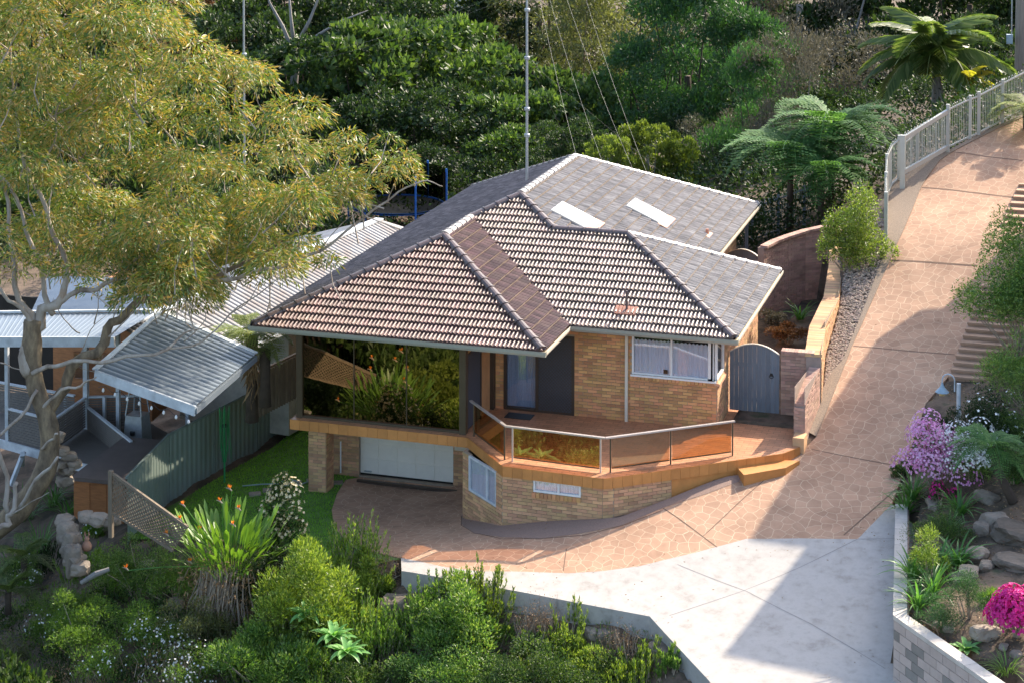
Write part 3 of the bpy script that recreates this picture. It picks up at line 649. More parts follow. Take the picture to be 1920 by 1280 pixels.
bedlines(P4, P5, (-1, 0, t), [P4, P5, R4], hh=.075); bedlines(P6, P7, (-1, 0, t), [R5, P6, P7, R6, R3], hh=.075); bedlines(P2, P3, (-1, 0, t), [P2, P3, R2, R1])
CAPM = {}
def capmesh(mt, L):
    k = (mt, round(L, 2))
    if k in CAPM: return CAPM[k]
    m = MB(); n = 7; r = .105
    for y, s in ((0, 1.18), (.05, 1.18), (.055, 1.0), (L+.02, .94)):
        for i in range(n):
            a = math.pi*i/(n-1); m.v.append((-r*s*math.cos(a)*1.15, y, r*s*math.sin(a)*.8))
    m.f = [(j*n+i, j*n+i+1, (j+1)*n+i+1, (j+1)*n+i) for j in range(3) for i in range(n-1)]+[tuple(range(n))[::-1], tuple(3*n+i for i in range(n))]
    me = m.mesh('ridge_tile'); me.materials.append(M[mt]); CAPM[k] = me; return me
def caps(a, b, mt, lift=.035):
    a, b = Vector(a), Vector(b); L = (b-a).length; n = max(1, round(L/.40)); s = L/n; d = (b-a)/L; x = d.cross(Vector((0, 0, 1))).normalized(); z = x.cross(d)
    for i in range(n):
        o = a+d*(s*i)+Vector((0, 0, lift)); j = random.uniform(-.02, .02)
        put('ridge_tile', capmesh(mt, s), roof, Matrix(((x.x, d.x, z.x, o.x), (x.y, d.y, z.y, o.y), (x.z, d.z, z.z, o.z), (0, 0, 0, 1))) @ Matrix.Rotation(j, 4, 'Z'))
caps(P1, R1, 'ridge'); caps(P2, R1, 'ridge'); caps(R1, R2, 'ridgepale'); caps(R2, R3, 'ridge'); caps(R5, R3, 'ridge'); caps(R5, R4, 'ridge'); caps(P4, R4, 'ridge')
caps(P5, R4, 'ridgepale'); caps(R3, R6, 'ridgepale'); caps(P7, R6, 'ridgepale'); caps(P8, R6, 'ridge')
# gutters, fascia and soffit
def gutter(a, b, mt='gutter', w=.11, h=.125, ea=0., eb=0.):
    a, b = Vector(a), Vector(b); d = (b-a).normalized(); o = Vector((d.y, -d.x, 0)); a = a-d*ea; b = b+d*eb
    m = MB(); pr = [(0.0, -.02), (0.0, -h), (w*.8, -h), (w, -h*.55), (w, 0.0), (w+.008, .006), (w-.012, .006), (w-.014, -.01), (w-.014, -h*.5), (w*.75, -h+.012), (.012, -h+.012), (.012, -.02)]
    vs = [a+o*p[0]+Vector((0, 0, p[1])) for p in pr]+[b+o*p[0]+Vector((0, 0, p[1])) for p in pr]; n = len(pr)
    m.add(vs, [(i, (i+1) % n, n+(i+1) % n, n+i) for i in range(n)]+[tuple(range(n))[::-1], tuple(n+i for i in range(n))]); m.build('gutter', M[mt], roof)
gg = .11
gutter(P1, P2, ea=gg-.004, eb=gg-.003); gutter(P2, P3, 'cream', ea=.0, eb=-.12); gutter(P3, P4, ea=-.105, eb=gg-.003); gutter(P4, P5, 'cream', eb=gg-.003); gutter(P6, P7, 'cream', ea=0, eb=gg); gutter(P7, P8, eb=gg); gutter(P8, P1, 'cream', ea=0, eb=0)
gutter(P5, P6, ea=0, eb=0)
sf = MB()
sf.prism([(0.02, .02), (W1-.02, .02), (W1-.02, D1+.02), (W1+W2-.02, D1+.02), (W1+W2-.02, D1+D3-.02), (XM-.02, D1+D3-.02), (XM-.02, YB-.02), (.02, YB-.02)], -.135, -.115)
sf.build('soffit', M['soffit'], roof)
# skylights and vents on the weathered right-hand plane z = t*(XM-x)
def onright(px, py, off=.0):
    r = ray(px, py); k = (t*(XM-CAM[0])-CAM[2]+off)/(r[2]+t*r[0]); return CAM+r*k
def slopeF(c): # frame on the right-hand plane
    u = Vector((0, 1, 0)); v = Vector((-1, 0, t)).normalized(); n_ = u.cross(v)
    return Matrix(((u.x, v.x, n_.x, c[0]), (u.y, v.y, n_.y, c[1]), (u.z, v.z, n_.z, c[2]), (0, 0, 0, 1)))
for q in ([(1031, 397), (1048, 384), (1117, 411), (1098, 431)], [(1172, 389), (1187, 376), (1250, 404), (1235, 422)]):
    c = [onright(*p, .06) for p in q]; ctr = sum(c)/4; F = slopeF(ctr); Fi = F.inverted()
    L2 = [Fi @ Vector([float(v) for v in p]) for p in c]; ux = (max(p.x for p in L2)-min(p.x for p in L2))/2*.86; vy = (max(p.y for p in L2)-min(p.y for p in L2))/2*.95
    m = MB(); m.box((-ux, -vy, -.08), (ux, vy, .07)); s = m.build('skylight', M['steel'], roof, F)
    m = MB(); m.box((-ux+.045, -vy+.045, .071), (ux-.045, vy-.045, .082)); m.build('skylight_pane', mat('opal_sheet', (.88, .89, .9), .35, .02) if 'opal_sheet' not in bpy.data.materials else bpy.data.materials['opal_sheet'], s, F)
    m = MB(); m.box((-ux-.1, -vy-.3, .035), (ux+.1, -vy, .052)); m.build('flashing', M['terra'], s, F)
c = onright(1326, 440, .05); F = slopeF(c); m = MB(); m.box((-.3, -.12, 0), (.3, .1, .03)); fl = m.build('vent_flashing', M['terra'], roof, F)
m = MB(); m.tube([(c[0], c[1], c[2]), (c[0], c[1], c[2]+.17)], .05, 8); m.build('vent_pipe', M['terra'], fl)
by_ = 3.01; bz_ = t*(by_-D1); m = MB(); v = Vector((0, 1, t)).normalized(); nf = Vector((1, 0, 0)).cross(v)
F = Matrix(((1, v.x, nf.x, 9.1), (0, v.y, nf.y, by_), (0, v.z, nf.z, bz_), (0, 0, 0, 1)))
m = MB(); 
for k in range(6): m.box((-.3+k*.1, -.16, .03), (-.3+k*.1+.07, .16, .085))
m.box((-.3, -.16, .0), (.28, .16, .062)); fl = m.build('vent_flashing', M['terra'], roof, F)
m = MB(); m.tube([(9.1, by_, bz_), (9.1, by_, bz_+.56)], .032, 8); m.build('vent_pipe', M['ridge'], fl)
# storm gutter debris line in the valley
# -------- upper walls
budget = [300]
brickwork(house, (5.6, 2.9), (11.48, 2.9), ZD, -.14, openings=[(.23, 2.14, ZD-.01, -.43), (3.67, 5.885, -1.25, -.14)], mt='brickwarm', budget=300)
# right-hand wall and its corner window
brickwork(house, (11.48, 2.9), (11.48, 9.05), ZD, -.14, openings=[(-.01, 1.0, -1.25, -.14)], mt='brick')
brickwork(house, (11.48, 9.05), (9.3, 9.05), ZD, -.14, mt='brick'); brickwork(house, (9.3, 9.05), (9.3, 17.8), ZD, -.14, mt='brick')
brickwork(house, (.55, 17.8), (.55, 2.9), -4.7, -.14, mt='brick'); brickwork(house, (9.3, 17.8), (.55, 17.8), ZD, -.14, mt='brick')
# interior shell so that the openings look into dim rooms
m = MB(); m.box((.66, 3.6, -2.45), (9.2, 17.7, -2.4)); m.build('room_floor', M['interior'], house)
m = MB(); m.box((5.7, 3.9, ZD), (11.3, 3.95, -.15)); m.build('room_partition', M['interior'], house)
def window(o, u, w, h, panes, depth=.05, fr=.045, glass='curtain', curtain='curtain', frame='white', cback=.05, clower=None):
    """window in the plane through o with direction u (2D unit); panes is a list of width fractions"""
    F = Matrix(((u[0], -u[1], 0, o[0]), (u[1], u[0], 0, o[1]), (0, 0, 1, o[2]), (0, 0, 0, 1)))
    m = MB(); d0, d1 = -.02, depth
    m.box((0, d0, 0), (w, d1, fr)); m.box((0, d0, h-fr), (w, d1, h)); m.box((0, d0, fr), (fr, d1, h-fr)); m.box((w-fr, d0, fr), (w, d1, h-fr))
    x = 0; edges = [0]
    for p in panes[:-1]: x += p*w; edges.append(x); m.box((x-fr/2, d0+.003, fr), (x+fr/2, d1-.003, h-fr))
    edges.append(w); f = m.build('window_frame', M[frame], house, F)
    for a, b in zip(edges[:-1], edges[1:]):
        q = MB(); q.box((a+fr/2, .012, fr*.8), (b-fr/2, .018, h-fr*.8)); q.build('pane', GL[glass], f, F)
        if curtain:
            q = MB(); n = 40; top = clower if clower else h-fr; vs = []
            for i in range(n+1):
                xx = a+fr/2+(b-a-fr)*i/n; yy = cback+.018*math.sin(i*1.9)+.008*math.sin(i*.7)
                vs += [(xx, yy, fr*.9), (xx, yy, top+(.02*math.sin(i*1.57) if clower else 0))]
            q.add(vs, [(2*i, 2*i+2, 2*i+3, 2*i+1) for i in range(n)]); q.build('curtain', M[curtain], f, F)
    return f, F
f, F = window((9.27, 2.905, -1.25), (1, 0), 2.1, 1.11, [.49, .51], clower=.88, depth=.06)
q = MB(); q.box((1.98, -.02, 0), (2.12, .1, 1.11)); q.build('corner_post', M['white'], f, F)
q = MB(); q.box((.82, .02, .06), (.93, .024, .17)); q.build('sticker', M['darkframe'], f, F)
q = MB(); q.box((-.03, -.06, -.05), (2.2, .02, 0)); q.build('sill', M['white'], f, F)
f2, F2 = window((11.46, 2.95, -1.25), (0, 1), .95, 1.11, [1.0], curtain=None, glass='curtain')
q = MB(); 
for k in range(22): q.box((9.22+k*.1, 2.85, -1.375), (9.22+k*.1+.088, 2.905, -1.25))
q.build('sill_bricks', M['brickwarm'], house, kind='stuff')
q = MB(); q.add([(11.3, 2.86, -1.25), (11.56, 2.86, -1.31), (11.56, 3.9, -1.31), (11.3, 3.9, -1.25), (11.3, 2.86, -1.35), (11.56, 2.86, -1.37), (11.56, 3.9, -1.37), (11.3, 3.9, -1.35)], [(0, 1, 2, 3), (4, 5, 1, 0), (5, 6, 2, 1), (7, 6, 5, 4), (6, 7, 3, 2), (7, 4, 0, 3)]); q.build('sloping_sill', M['brick'], house)
# sliding door with a security screen
F = Matrix.Translation((5.83, 2.9, ZD)); m = MB(); m.box((0, -.03, 0), (.07, .06, 2.05)); m.box((1.84, -.03, 0), (1.91, .06, 2.05)); m.box((.07, -.03, 1.98), (1.84, .06, 2.05)); m.box((.07, -.03, 0), (1.84, .06, .06)); m.box((.87, -.04, .06), (.95, .05, 1.98))
dr = m.build('sliding_door', M['darkframe'], house, F)
m = MB(); m.box((.07, .02, .06), (.87, .026, 1.98)); m.build('pane', GL['curtain'], dr, F)
m = MB(); vs = []
for i in range(41):
    xx = .08+.8*i/40; vs += [(xx, .06+.012*math.sin(i*2.1), .08), (xx, .06+.012*math.sin(i*2.1), 1.96)]
m.add(vs, [(2*i, 2*i+2, 2*i+3, 2*i+1) for i in range(40)]); m.build('curtain', M['curtainb'], dr, F)
m = MB(); m.box((.95, -.012, .06), (1.84, -.004, 1.98)); m.build('screen_backing', M['mesh'], dr, F)
m = MB()
for k in range(-16, 24):
    for s in (1, -1):
        x0, z0 = .96+k*.085, .07
        pts = []
        for zz in (0, 1.9):
            xx = x0+s*zz; pts.append((xx, zz))
        # clip the diagonal to the panel
        xa, xb = (x0, x0+1.9) if s > 0 else (x0+1.3, x0-.6)
        zA, zB = .07, 1.97; lo, hi = .955, 1.835
        if s > 0: ta, tb = (lo-xa)/(xb-xa), (hi-xa)/(xb-xa)
        else: ta, tb = (hi-xa)/(xb-xa), (lo-xa)/(xb-xa)
        ta, tb = max(0, ta), min(1, tb)
        if tb-ta < .02: continue
        A = (xa+(xb-xa)*ta, -.016-(s > 0)*.004, zA+(zB-zA)*ta); B = (xa+(xb-xa)*tb, -.016-(s > 0)*.004, zA+(zB-zA)*tb); m.beam(A, B, .006, .012)
m.build('screen_grille', M['darkframe'], dr, F)
# -------- glazed corner of the sunroom
mbr = MB()
m = MB(); m.box((.92, .62, ZD), (1.08, .78, -.135)); m.build('corner_post', M['bronze'], house)
m = MB(); m.box((5.36, .60, ZD), (5.53, .78, -.135)); m.build('corner_post', M['bronze'], house)
gw = MB(); gw.box((1.08, .66, ZD), (5.36, .72, ZD+.05)); gw = gw.build('glass_wall', M['bronze'], house)
m = MB(); m.box((1.08, .66, -.2), (5.36, .72, -.135)); m.build('head_rail', M['bronze'], gw)
for x0, x1 in ((1.08, 2.49), (2.5, 3.92), (3.93, 5.36)):
    m = MB(); m.box((x0, .69, ZD+.05), (x1, .70, -.2)); m.build('pane', GL['wall'], gw)
for x in (2.495, 3.925): m = MB(); m.box((x-.012, .672, ZD+.05), (x+.012, .688, -.2)); m.build('mullion', M['bronze'], gw)
m = MB(); m.box((.96, .78, ZD), (1.0, 2.9, -.14)); m.build('side_wall', M['bronze'], house)
# side of the sunroom: dark door, brick panel above, frames
m = MB(); m.box((5.44, .78, -.5), (5.5, 1.95, -.14)); m.box((5.44, 1.95, ZD), (5.5, 2.75, -.14)); m.build('side_panel', M['brickwarm'], house)
m = MB(); m.box((5.45, .78, ZD+.05), (5.5, 1.9, -.5)); sdr = m.build('side_door', M['mesh'], house)
m = MB(); m.box((5.44, .78, ZD), (5.52, .84, -.5)); m.box((5.44, 1.9, ZD), (5.52, 1.97, -.5)); m.box((5.44, .84, -.56), (5.52, 1.9, -.5)); m.build('door_frame', M['darkframe'], sdr)
m = MB(); m.box((5.42, 2.72, ZD), (5.6, 2.88, -.14)); m.build('corner_post', M['darkframe'], house)
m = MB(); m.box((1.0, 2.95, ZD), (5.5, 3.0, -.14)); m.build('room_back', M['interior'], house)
m = MB(); m.lathe((5.35, 1.5, -.23), [(.03, .1), (.075, .08), (.09, .03), (.07, -.02), (.02, -.04)]); m.build('eave_light', M['cream'], house)
m = MB(); m.box((7.0, -.9, 0), (7.8, 0, .03))
# downpipe
m = MB(); m.beam((9.14, 2.84, -.15), (9.14, 2.84, ZD), .075, .055, up=(0, 1, 0)); m.build('downpipe', M['cream'], house)
# -------- slab, fascia tiles and floor tiles
SLAB = [(.83, .44), (5.64, .44), (7.07, -1.24), (9.58, -1.36), (9.78, -1.24), (12.36, .82), (13.36, 1.62), (13.68, 2.2), (13.72, 4.5), (11.5, 4.6), (11.5, 8.8), (.83, 8.8)]
m = MB(); m.prism(SLAB, ZD-.24, ZD-.012); slab = m.build('balcony_slab', M['grout'], house)
def fascia(a, b, h=.25, w=.26):
    a, b = Vector((*a, 0)), Vector((*b, 0)); L = (b-a).length; n = max(1, round(L/w)); s = L/n; d = (b-a)/L; o = Vector((d.y, -d.x, 0))
    for i in range(n):
        A = a+d*(i*s+.003); B = a+d*((i+1)*s-.003); q = MB()
        q.add([A+Vector((0, 0, ZD-h)), B+Vector((0, 0, ZD-h)), B+o*.016+Vector((0, 0, ZD-h)), A+o*.016+Vector((0, 0, ZD-h)), A+Vector((0, 0, ZD+.003)), B+Vector((0, 0, ZD+.003)), B+o*.016+Vector((0, 0, ZD+.003)), A+o*.016+Vector((0, 0, ZD+.003))],
              [(3, 2, 6, 7), (0, 3, 7, 4), (2, 1, 5, 6), (4, 7, 6, 5), (0, 1, 2, 3)]); q.build('fascia_tile', M['fascia'], slab)
for i in range(0, 7): fascia(SLAB[i], SLAB[i+1])
fascia((.83, 3), (.83, .44))
DECKP = [(.84, .45), (5.64, .45), (7.07, -1.23), (9.58, -1.35), (9.77, -1.23), (12.35, .83), (13.35, 1.63), (13.67, 2.2), (13.7, 4.6), (11.5, 4.6), (11.5, 2.9), (5.4, 2.9), (5.4, .7), (.84, .7)]
q = MB(); tr = tris_of(DECKP); s_ = .3
for i in range(-2, 50):
    for j in range(-11, 33):
        x0, y0 = i*s_+(j % 2)*s_/2, j*s_*.5
        sq = [(x0+.005, y0+.005), (x0+s_-.005, y0+.005), (x0+s_-.005, y0+s_*.5-.005), (x0+.005, y0+s_*.5-.005)]
        zz = ZD+random.uniform(-.001, .001); V0 = []
        for T_ in tr:
            c = clip_tri(sq, T_)
            if len(c) >= 3:
                k = len(c); q.add([(p[0], p[1], zz) for p in c], [tuple(range(k))])
q.build('floor_tiles', M['floor'], slab, kind='stuff')
m = MB(); m.box((6.05, 2.18, ZD+.002), (6.75, 2.62, ZD+.016)); doormat = m.build('doormat', M['black']); tag(doormat, 'small dark doormat on the balcony tiles before the sliding door', 'doormat')
# -------- balustrade
bal = MB(); zr = ZD+.84
BP = [(5.62, .74), (7.03, -.86), (9.54, -1.0), (12.25, 1.13)]
for a, b in zip(BP[:-1], BP[1:]): bal.beam((*a, zr), (*b, zr), .075, .035)
bal = bal.build('balustrade', M['bronzelit'], house)
def lerp(a, b, s): return (a[0]+(b[0]-a[0])*s, a[1]+(b[1]-a[1])*s)
for a, b, cuts in ((BP[0], BP[1], (.1, .97)), (BP[1], BP[2], (.07, .955)), (BP[2], BP[3], (.04, .5, .985))):
    for k, s in enumerate(cuts):
        p = lerp(a, b, s); q = MB(); q.box((p[0]-.017, p[1]-.017, ZD), (p[0]+.017, p[1]+.017, zr-.016)); q.build('baluster_post', M['bronzelit' if b == BP[2] else 'bronze'], bal)
    for s0, s1 in zip(cuts[:-1], cuts[1:]):
        A, B = lerp(a, b, s0+.012), lerp(a, b, s1-.012); q = MB(); q.beam((*A, ZD+.415+.045), (*B, ZD+.415+.045), .008, .7); q.build('glass_panel', GL['bal'], bal)
        q = MB(); q.beam((*A, ZD+.10), (*B, ZD+.10), .03, .022); q.build('bottom_rail', M['bronze'], bal)
# -------- lower walls
ZL = -5.0
A1 = (5.64, 2.75); A2 = (5.64, .08); A3 = (7.06, -1.2); A4 = (9.56, -1.31); A5 = (9.8, -1.19); A6 = (12.3, .86)
da = Vector((A3[0]-A2[0], A3[1]-A2[1])); La = da.length
gA = lambda x, y: hz(x, y)
brickwork(house, A1, A2, ZL, ZD-.24, mt='brick')
brickwork(house, A2, A3, ZL, ZD-.24, openings=[(.30, 1.62, -3.58, ZD-.23)], mt='brick')
brickwork(house, A3, A4, -4.3, ZD-.24, openings=[(.78, 1.96, -3.02, ZD-.23)], mt='brick')
brickwork(house, A4, A5, -4.1, ZD-.24, mt='brick'); brickwork(house, A5, (10.98, -.24), -4.1, ZD-.24, mt='brick')
du = (da/La)
window((A2[0]+du[0]*.3-du[1]*-.04*0, A2[1]+du[1]*.3, -3.58), (du[0], du[1]), 1.32, .86, [.66, .34], curtain='curtain', glass='curtain', frame='nbwhite')
f, F = window((A3[0]+.78, A3[1]-.02, -3.02), (1, -.04), 1.18, .3, [.53, .47], curtain='curtain', glass='curtain')
q = MB()
for k in range(12): q.box((A3[0]+.76+k*.1, -1.315, -3.135), (A3[0]+.76+k*.1+.09, -1.21, -3.025))
q.build('sill_bricks', M['brickwarm'], house, kind='stuff')
# step-side retaining skirt under the slab, tiled
m = MB(); m.prism([(10.98, -.24), (12.36, .84), (13.36, 1.64), (13.68, 2.2), (12, 4), (11, 3)], -3.6, ZD-.245); m.build('slab_skirt', M['fascia'], house)
# garage: back wall with its door, side pier
brickwork(house, (.62, 2.75), (5.64, 2.75), ZL, ZD-.24, openings=[(1.2, 3.86, ZG-.05, -2.9)], mt='brick')
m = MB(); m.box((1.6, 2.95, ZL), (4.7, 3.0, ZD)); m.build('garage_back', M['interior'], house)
gd = MB()
gd.box((1.82, 2.86, ZG), (4.48, 2.88, -2.9)); gd = gd.build('garage_door', M['doorwhite'], house)
for r_ in range(4):
    for c_ in range(5):
        q = MB(); x0 = 1.83+c_*.53; z0 = ZG+.01+r_*.41; q.box((x0+.02, 2.842, z0+.02), (x0+.51, 2.86, z0+.39)); q.build('door_panel', M['doorwhite'], gd)
m = MB(); m.box((1.95, 2.80, ZG+.05), (2.15, 2.84, ZG+.08)); m.build('door_handle', M['steel'], gd)
m = MB(); m.box((4.56, 2.62, -3.62), (4.98, 2.735, -2.86)); mb_ = m.build('meter_box', M['cream'], house)
m = MB(); m.box((4.7, 2.6, -3.5), (4.92, 2.622, -3.0)); m.build('meter_window', M['nbwall'], mb_)
pil = MB(); pil.box((1.0, 1.3, ZL), (1.46, 1.76, ZD-.24)); 
pm = thing
pcol = pil.build('pillar', M['mortar'], house)
for (a, b) in (((.99, 1.285), (1.475, 1.285)), ((1.475, 1.285), (1.475, 1.775)), ((1.475, 1.775), (.99, 1.775)), ((.99, 1.775), (.99, 1.285))):
    brickwork(house, a, b, -4.75, ZD-.245, mt='brick', thick=.012)
m = MB(); m.tube([(1.33, 2.66, ZG), (1.33, 2.66, ZG+.85)], .02, 6); m.build('standpipe', M['white'], house)
# steps down to the drive
m = MB(); pS = [G(1388, 884), G(1400, 905), G(1440, 903), G(1500, 868), G(1470, 852)]
m.prism([(12.36, .85), (12.62, .36), (13.5, 1.15), (13.75, 1.75), (13.36, 1.66)], -3.3, -2.66); m.build('step', M['fascia'], house)
# ------------------------------------------------------------------ side gate, brick fences
def arched_gate(a, b, z0, zs, rise, label, mt='gate', cap='gatelit', boards=11):
    a = Vector((*a, 0)); b = Vector((*b, 0)); L = (b-a).length; d = (b-a)/L
    g = thing('arched_gate', (a.x, a.y, z0), label, 'gate'); F = Matrix(((d.x, -d.y, 0, a.x), (d.y, d.x, 0, a.y), (0, 0, 1, 0), (0, 0, 0, 1)))
    ztop = lambda u: zs+rise*(1-((u-L/2)/(L/2))**2)
    w = L/boards
    for i in range(boards):
        u0, u1 = i*w+.003, (i+1)*w-.003; q = MB(); n = 3; vs = []
        for k in range(n+1):
            u = u0+(u1-u0)*k/n
            for y in (-.012-(i % 2)*.003, .012): vs += [(u, y, z0+.04), (u, y, ztop(u))]
        fs = []
        for k in range(n):
            o = 4*k; fs += [(o, o+4, o+5, o+1), (o+6, o+2, o+3, o+7), (o+1, o+5, o+7, o+3), (o, o+2, o+6, o+4)]
        fs += [(0, 1, 3, 2), (4*n, 4*n+2, 4*n+3, 4*n+1)]; q.add(vs, fs).build('board', M[mt], g, F)
    q = MB()
    for k in range(14):
        u0, u1 = L*k/14, L*(k+1)/14; q.beam((u0, 0, ztop(u0)+.012), (u1, 0, ztop(u1)+.012), .06, .024)
    q.build('gate_lit_edge', M[cap], g, F)
    q = MB(); q.tube([(L*.84+.05*math.cos(s), -.03, z0+1.0+.05*math.sin(s)) for s in np.linspace(0, 6.28, 10)], .01, 5); q.box((L*.84-.035, -.03, z0+1.0), (L*.84+.035, -.014, z0+1.08)); q.build('ring_handle', M['black'], g, F)
    q = MB(); q.box((.02, .02, z0+.3), (L-.02, .05, z0+.4)); q.box((.02, .02, z0+1.2), (L-.02, .05, z0+1.3)); q.build('rail', M[mt], g, F)
    return g
arched_gate((11.52, 4.47), (12.82, 4.5), ZD, -.93, .24, 'blue grey arched timber gate between the house corner and the brick pier')
# brick pier and the wall that runs back beside the drive
bf = thing('brick_wall', (13.3, 6, -2.4), 'long red brick retaining wall running back from the gate beside the pebble bed', 'wall')
brickwork(bf, (12.86, 4.46), (13.68, 4.5), ZD-.1, -.83, mt='brickpink', budget=120, thick=.3)
def capline(parent, P, zf, w, mt='brickpink', h=.075, step=.086):
    """a brick-on-edge coping: one cross-laid brick after another"""
    Q = []; 
    for a, b in zip(P[:-1], P[1:]):
        a, b = np.array(a, float), np.array(b, float); L = np.hypot(*(b-a)); n = max(1, int(L/step))
        for k in range(n): Q.append((a+(b-a)*(k+.5)/n, (b-a)/L, L/n))
    q = MB()
    for c, d, s in Q:
        o = np.array([d[1], -d[0]]); z = zf(c)+random.uniform(-.004, .004); hs = s*.46
        cs = [c-d*hs-o*w/2, c+d*hs-o*w/2, c+d*hs+o*w/2, c-d*hs+o*w/2]
        z2 = zf(c+d*hs); z1 = zf(c-d*hs)
        q.add([(*cs[0], z1-h), (*cs[1], z2-h), (*cs[2], z2-h), (*cs[3], z1-h), (*cs[0], z1), (*cs[1], z2), (*cs[2], z2), (*cs[3], z1)],
              [(4, 5, 6, 7), (0, 1, 5, 4), (1, 2, 6, 5), (2, 3, 7, 6), (3, 0, 4, 7)])
    q.build('coping_bricks', M[mt], parent, kind='stuff')
zw = lambda c: float(np.interp(c[1], [4.4, 6.5, 9.5, 14.2], [-.80, -.72, -.5, -.22]))
capline(bf, [(12.86, 4.58), (13.72, 4.6)], lambda c: -.78, .3)
WL = [(13.72, 4.45), (13.42, 6.6), (13.72, 9.0), (13.38, 12.0), (13.05, 14.0)]
WL = [(13.70, 4.45), (13.50, 6.7), (13.55, 9.2), (13.32, 12.0), (13.08, 14.1)]
capline(bf, [(p[0], p[1]) for p in WL], zw, .44, 'brick')
m = MB()
for a, b in zip(WL[:-1], WL[1:]):
    d = np.array(b)-np.array(a); d = d/np.hypot(*d); o = np.array([d[1], -d[0]])*.19; a_, b_ = np.array(a), np.array(b)
    za, zb = zw(a)-.08, zw(b)-.08
    m.add([(*(a_-o), -2.7), (*(b_-o), -2.7), (*(b_+o), -2.7), (*(a_+o), -2.7), (*(a_-o), za), (*(b_-o), zb), (*(b_+o), zb), (*(a_+o), za)], [(4, 5, 6, 7), (0, 1, 5, 4), (1, 2, 6, 5), (2, 3, 7, 6), (3, 0, 4, 7)])
m.build('wall_core', M['mortar2'], bf)
for a, b in zip(WL[:-1], WL[1:]):
    d = np.array(b)-np.array(a); L = np.hypot(*d); d = d/L; o = np.array([d[1], -d[0]])*.2
    a_, b_ = np.array(a)+o, np.array(b)+o
    zt = lambda u, a_=a_, d=d: zw(a_+d*u)-.08
    brickwork(bf, tuple(a_), tuple(b_), -2.6, max(zw(a), zw(b))-.08+.04, mt='brick', zfun=zt, thick=.01)
# stub wall in front of the pier, stepping down to the landing
st = thing('stub_wall', (13.7, 3, -2.5), 'short stepped brick stub wall in front of the pier at the balcony entrance', 'wall')
m = MB(); m.prism([(13.5, 2.75), (13.72, 2.7), (13.86, 4.44), (13.62, 4.44)], -2.7, lambda p: -1.62 if p[1] < 3.5 else -1.2); m.build('wall_core', M['mortar2'], st)
brickwork(st, (13.47, 2.72), (13.73, 2.68), -2.6, -1.66, mt='brickpink', thick=.01); brickwork(st, (13.73, 2.68), (13.87, 4.44), -2.6, -1.16, mt='brickpink', zfun=lambda u: -1.64+u*.25, thick=.01)
brickwork(st, (13.6, 4.44), (13.47, 2.72), -2.6, -1.16, mt='brickpink', zfun=lambda u: -1.16-u*.25, thick=.01)
capline(st, [(13.61, 2.72), (13.74, 4.4)], lambda c: float(np.interp(c[1], [2.7, 4.4], [-1.58, -1.12])), .28)
m = MB(); m.prism([(13.5, 2.25), (13.78, 2.25), (13.8, 2.68), (13.5, 2.7)], -2.9, -2.28); m.build('stub_plinth', M['brick'], st)
# curved brick wall closing the side court
cw = thing('curved_brick_wall', (11.5, 15, -2.4), 'curved red brick wall at the back of the side court behind the roof corner', 'wall')
CP = [(10.83, 14.05), (11.05, 14.75), (11.40, 15.35), (11.85, 15.95), (12.35, 16.3), (12.9, 16.1), (13.1, 14.9)]
CZ = [-.42, -.36, -.28, -.2, -.1, -.05, -.05]
used = 0
for i, (a, b) in enumerate(zip(CP[:-1], CP[1:])):
    L = math.dist(a, b); brickwork(cw, a, b, -2.6, min(CZ[i], CZ[i+1]), mt='brickpink', zfun=lambda u, i=i, L=L: CZ[i]+(CZ[i+1]-CZ[i])*u/L, thick=.2, budget=60 if i < 5 else 0)
capline(cw, [(p[0], p[1]+.05) for p in CP], lambda c: float(np.interp(c[0], [10.8, 13.1], [-.36, .0])), .26)
arched_gate((9.5, 15.2), (10.8, 14.35), -2.4, -.95, .26, 'weathered grey arched side gate half hidden behind the tiled roof', boards=9)
bpost = thing('white_post', (9.62, 17.9, -2.3), 'pale steel post under the rear corner of the roof', 'post')
m = MB(); m.box((9.58, 17.86, -2.5), (9.68, 17.96, -.15)); m.build('post', M['gate'], bpost)
# pebble bed between the wall and the kerb: loose stones
PB = [T_ for T_ in []]
pl = resample([(13.95, 4.6), (13.75, 6.7), (13.8, 9.2), (13.6, 12.0), (13.4, 14.0)], 40); pr = [k for k in resample([p for p in kl if 4.6 < p[1] < 14.2], 40)]
m = MB(); vs = []
for a, b in zip(pl, pr):
    for s in (-.12, 0, .5, 1.04):
        x, y = a[0]+(b[0]-a[0])*s, a[1]+(b[1]-a[1])*s; vs.append((x, y, hz(x, y)-.02 if s > -.1 else hz(x, y)-.3))
m.add(vs, [(4*i+k, 4*i+k+1, 4*i+k+5, 4*i+k+4) for i in range(39) for k in range(3)]); m.build('pebble_bed', M['mulch'], kind='structure')
ico = [(0, 0, 1), (.894, 0, .447), (.276, .851, .447), (-.724, .526, .447), (-.724, -.526, .447), (.276, -.851, .447), (.724, .526, -.447), (-.276, .851, -.447), (-.894, 0, -.447), (-.276, -.851, -.447), (.724, -.526, -.447), (0, 0, -1)]
icf = [(0, 1, 2), (0, 2, 3), (0, 3, 4), (0, 4, 5), (0, 5, 1), (1, 6, 2), (2, 7, 3), (3, 8, 4), (4, 9, 5), (5, 10, 1), (2, 6, 7), (3, 7, 8), (4, 8, 9), (5, 9, 10), (1, 10, 6), (6, 11, 7), (7, 11, 8), (8, 11, 9), (9, 11, 10), (10, 11, 6)]
M['pebble'] = mat('pebble', (.30, .23, .18), .85, .3, 9., .3, 60, vrand=.55, hue=.02)
V = []; Fc = []; icoA = np.array(ico)
cnt = 0
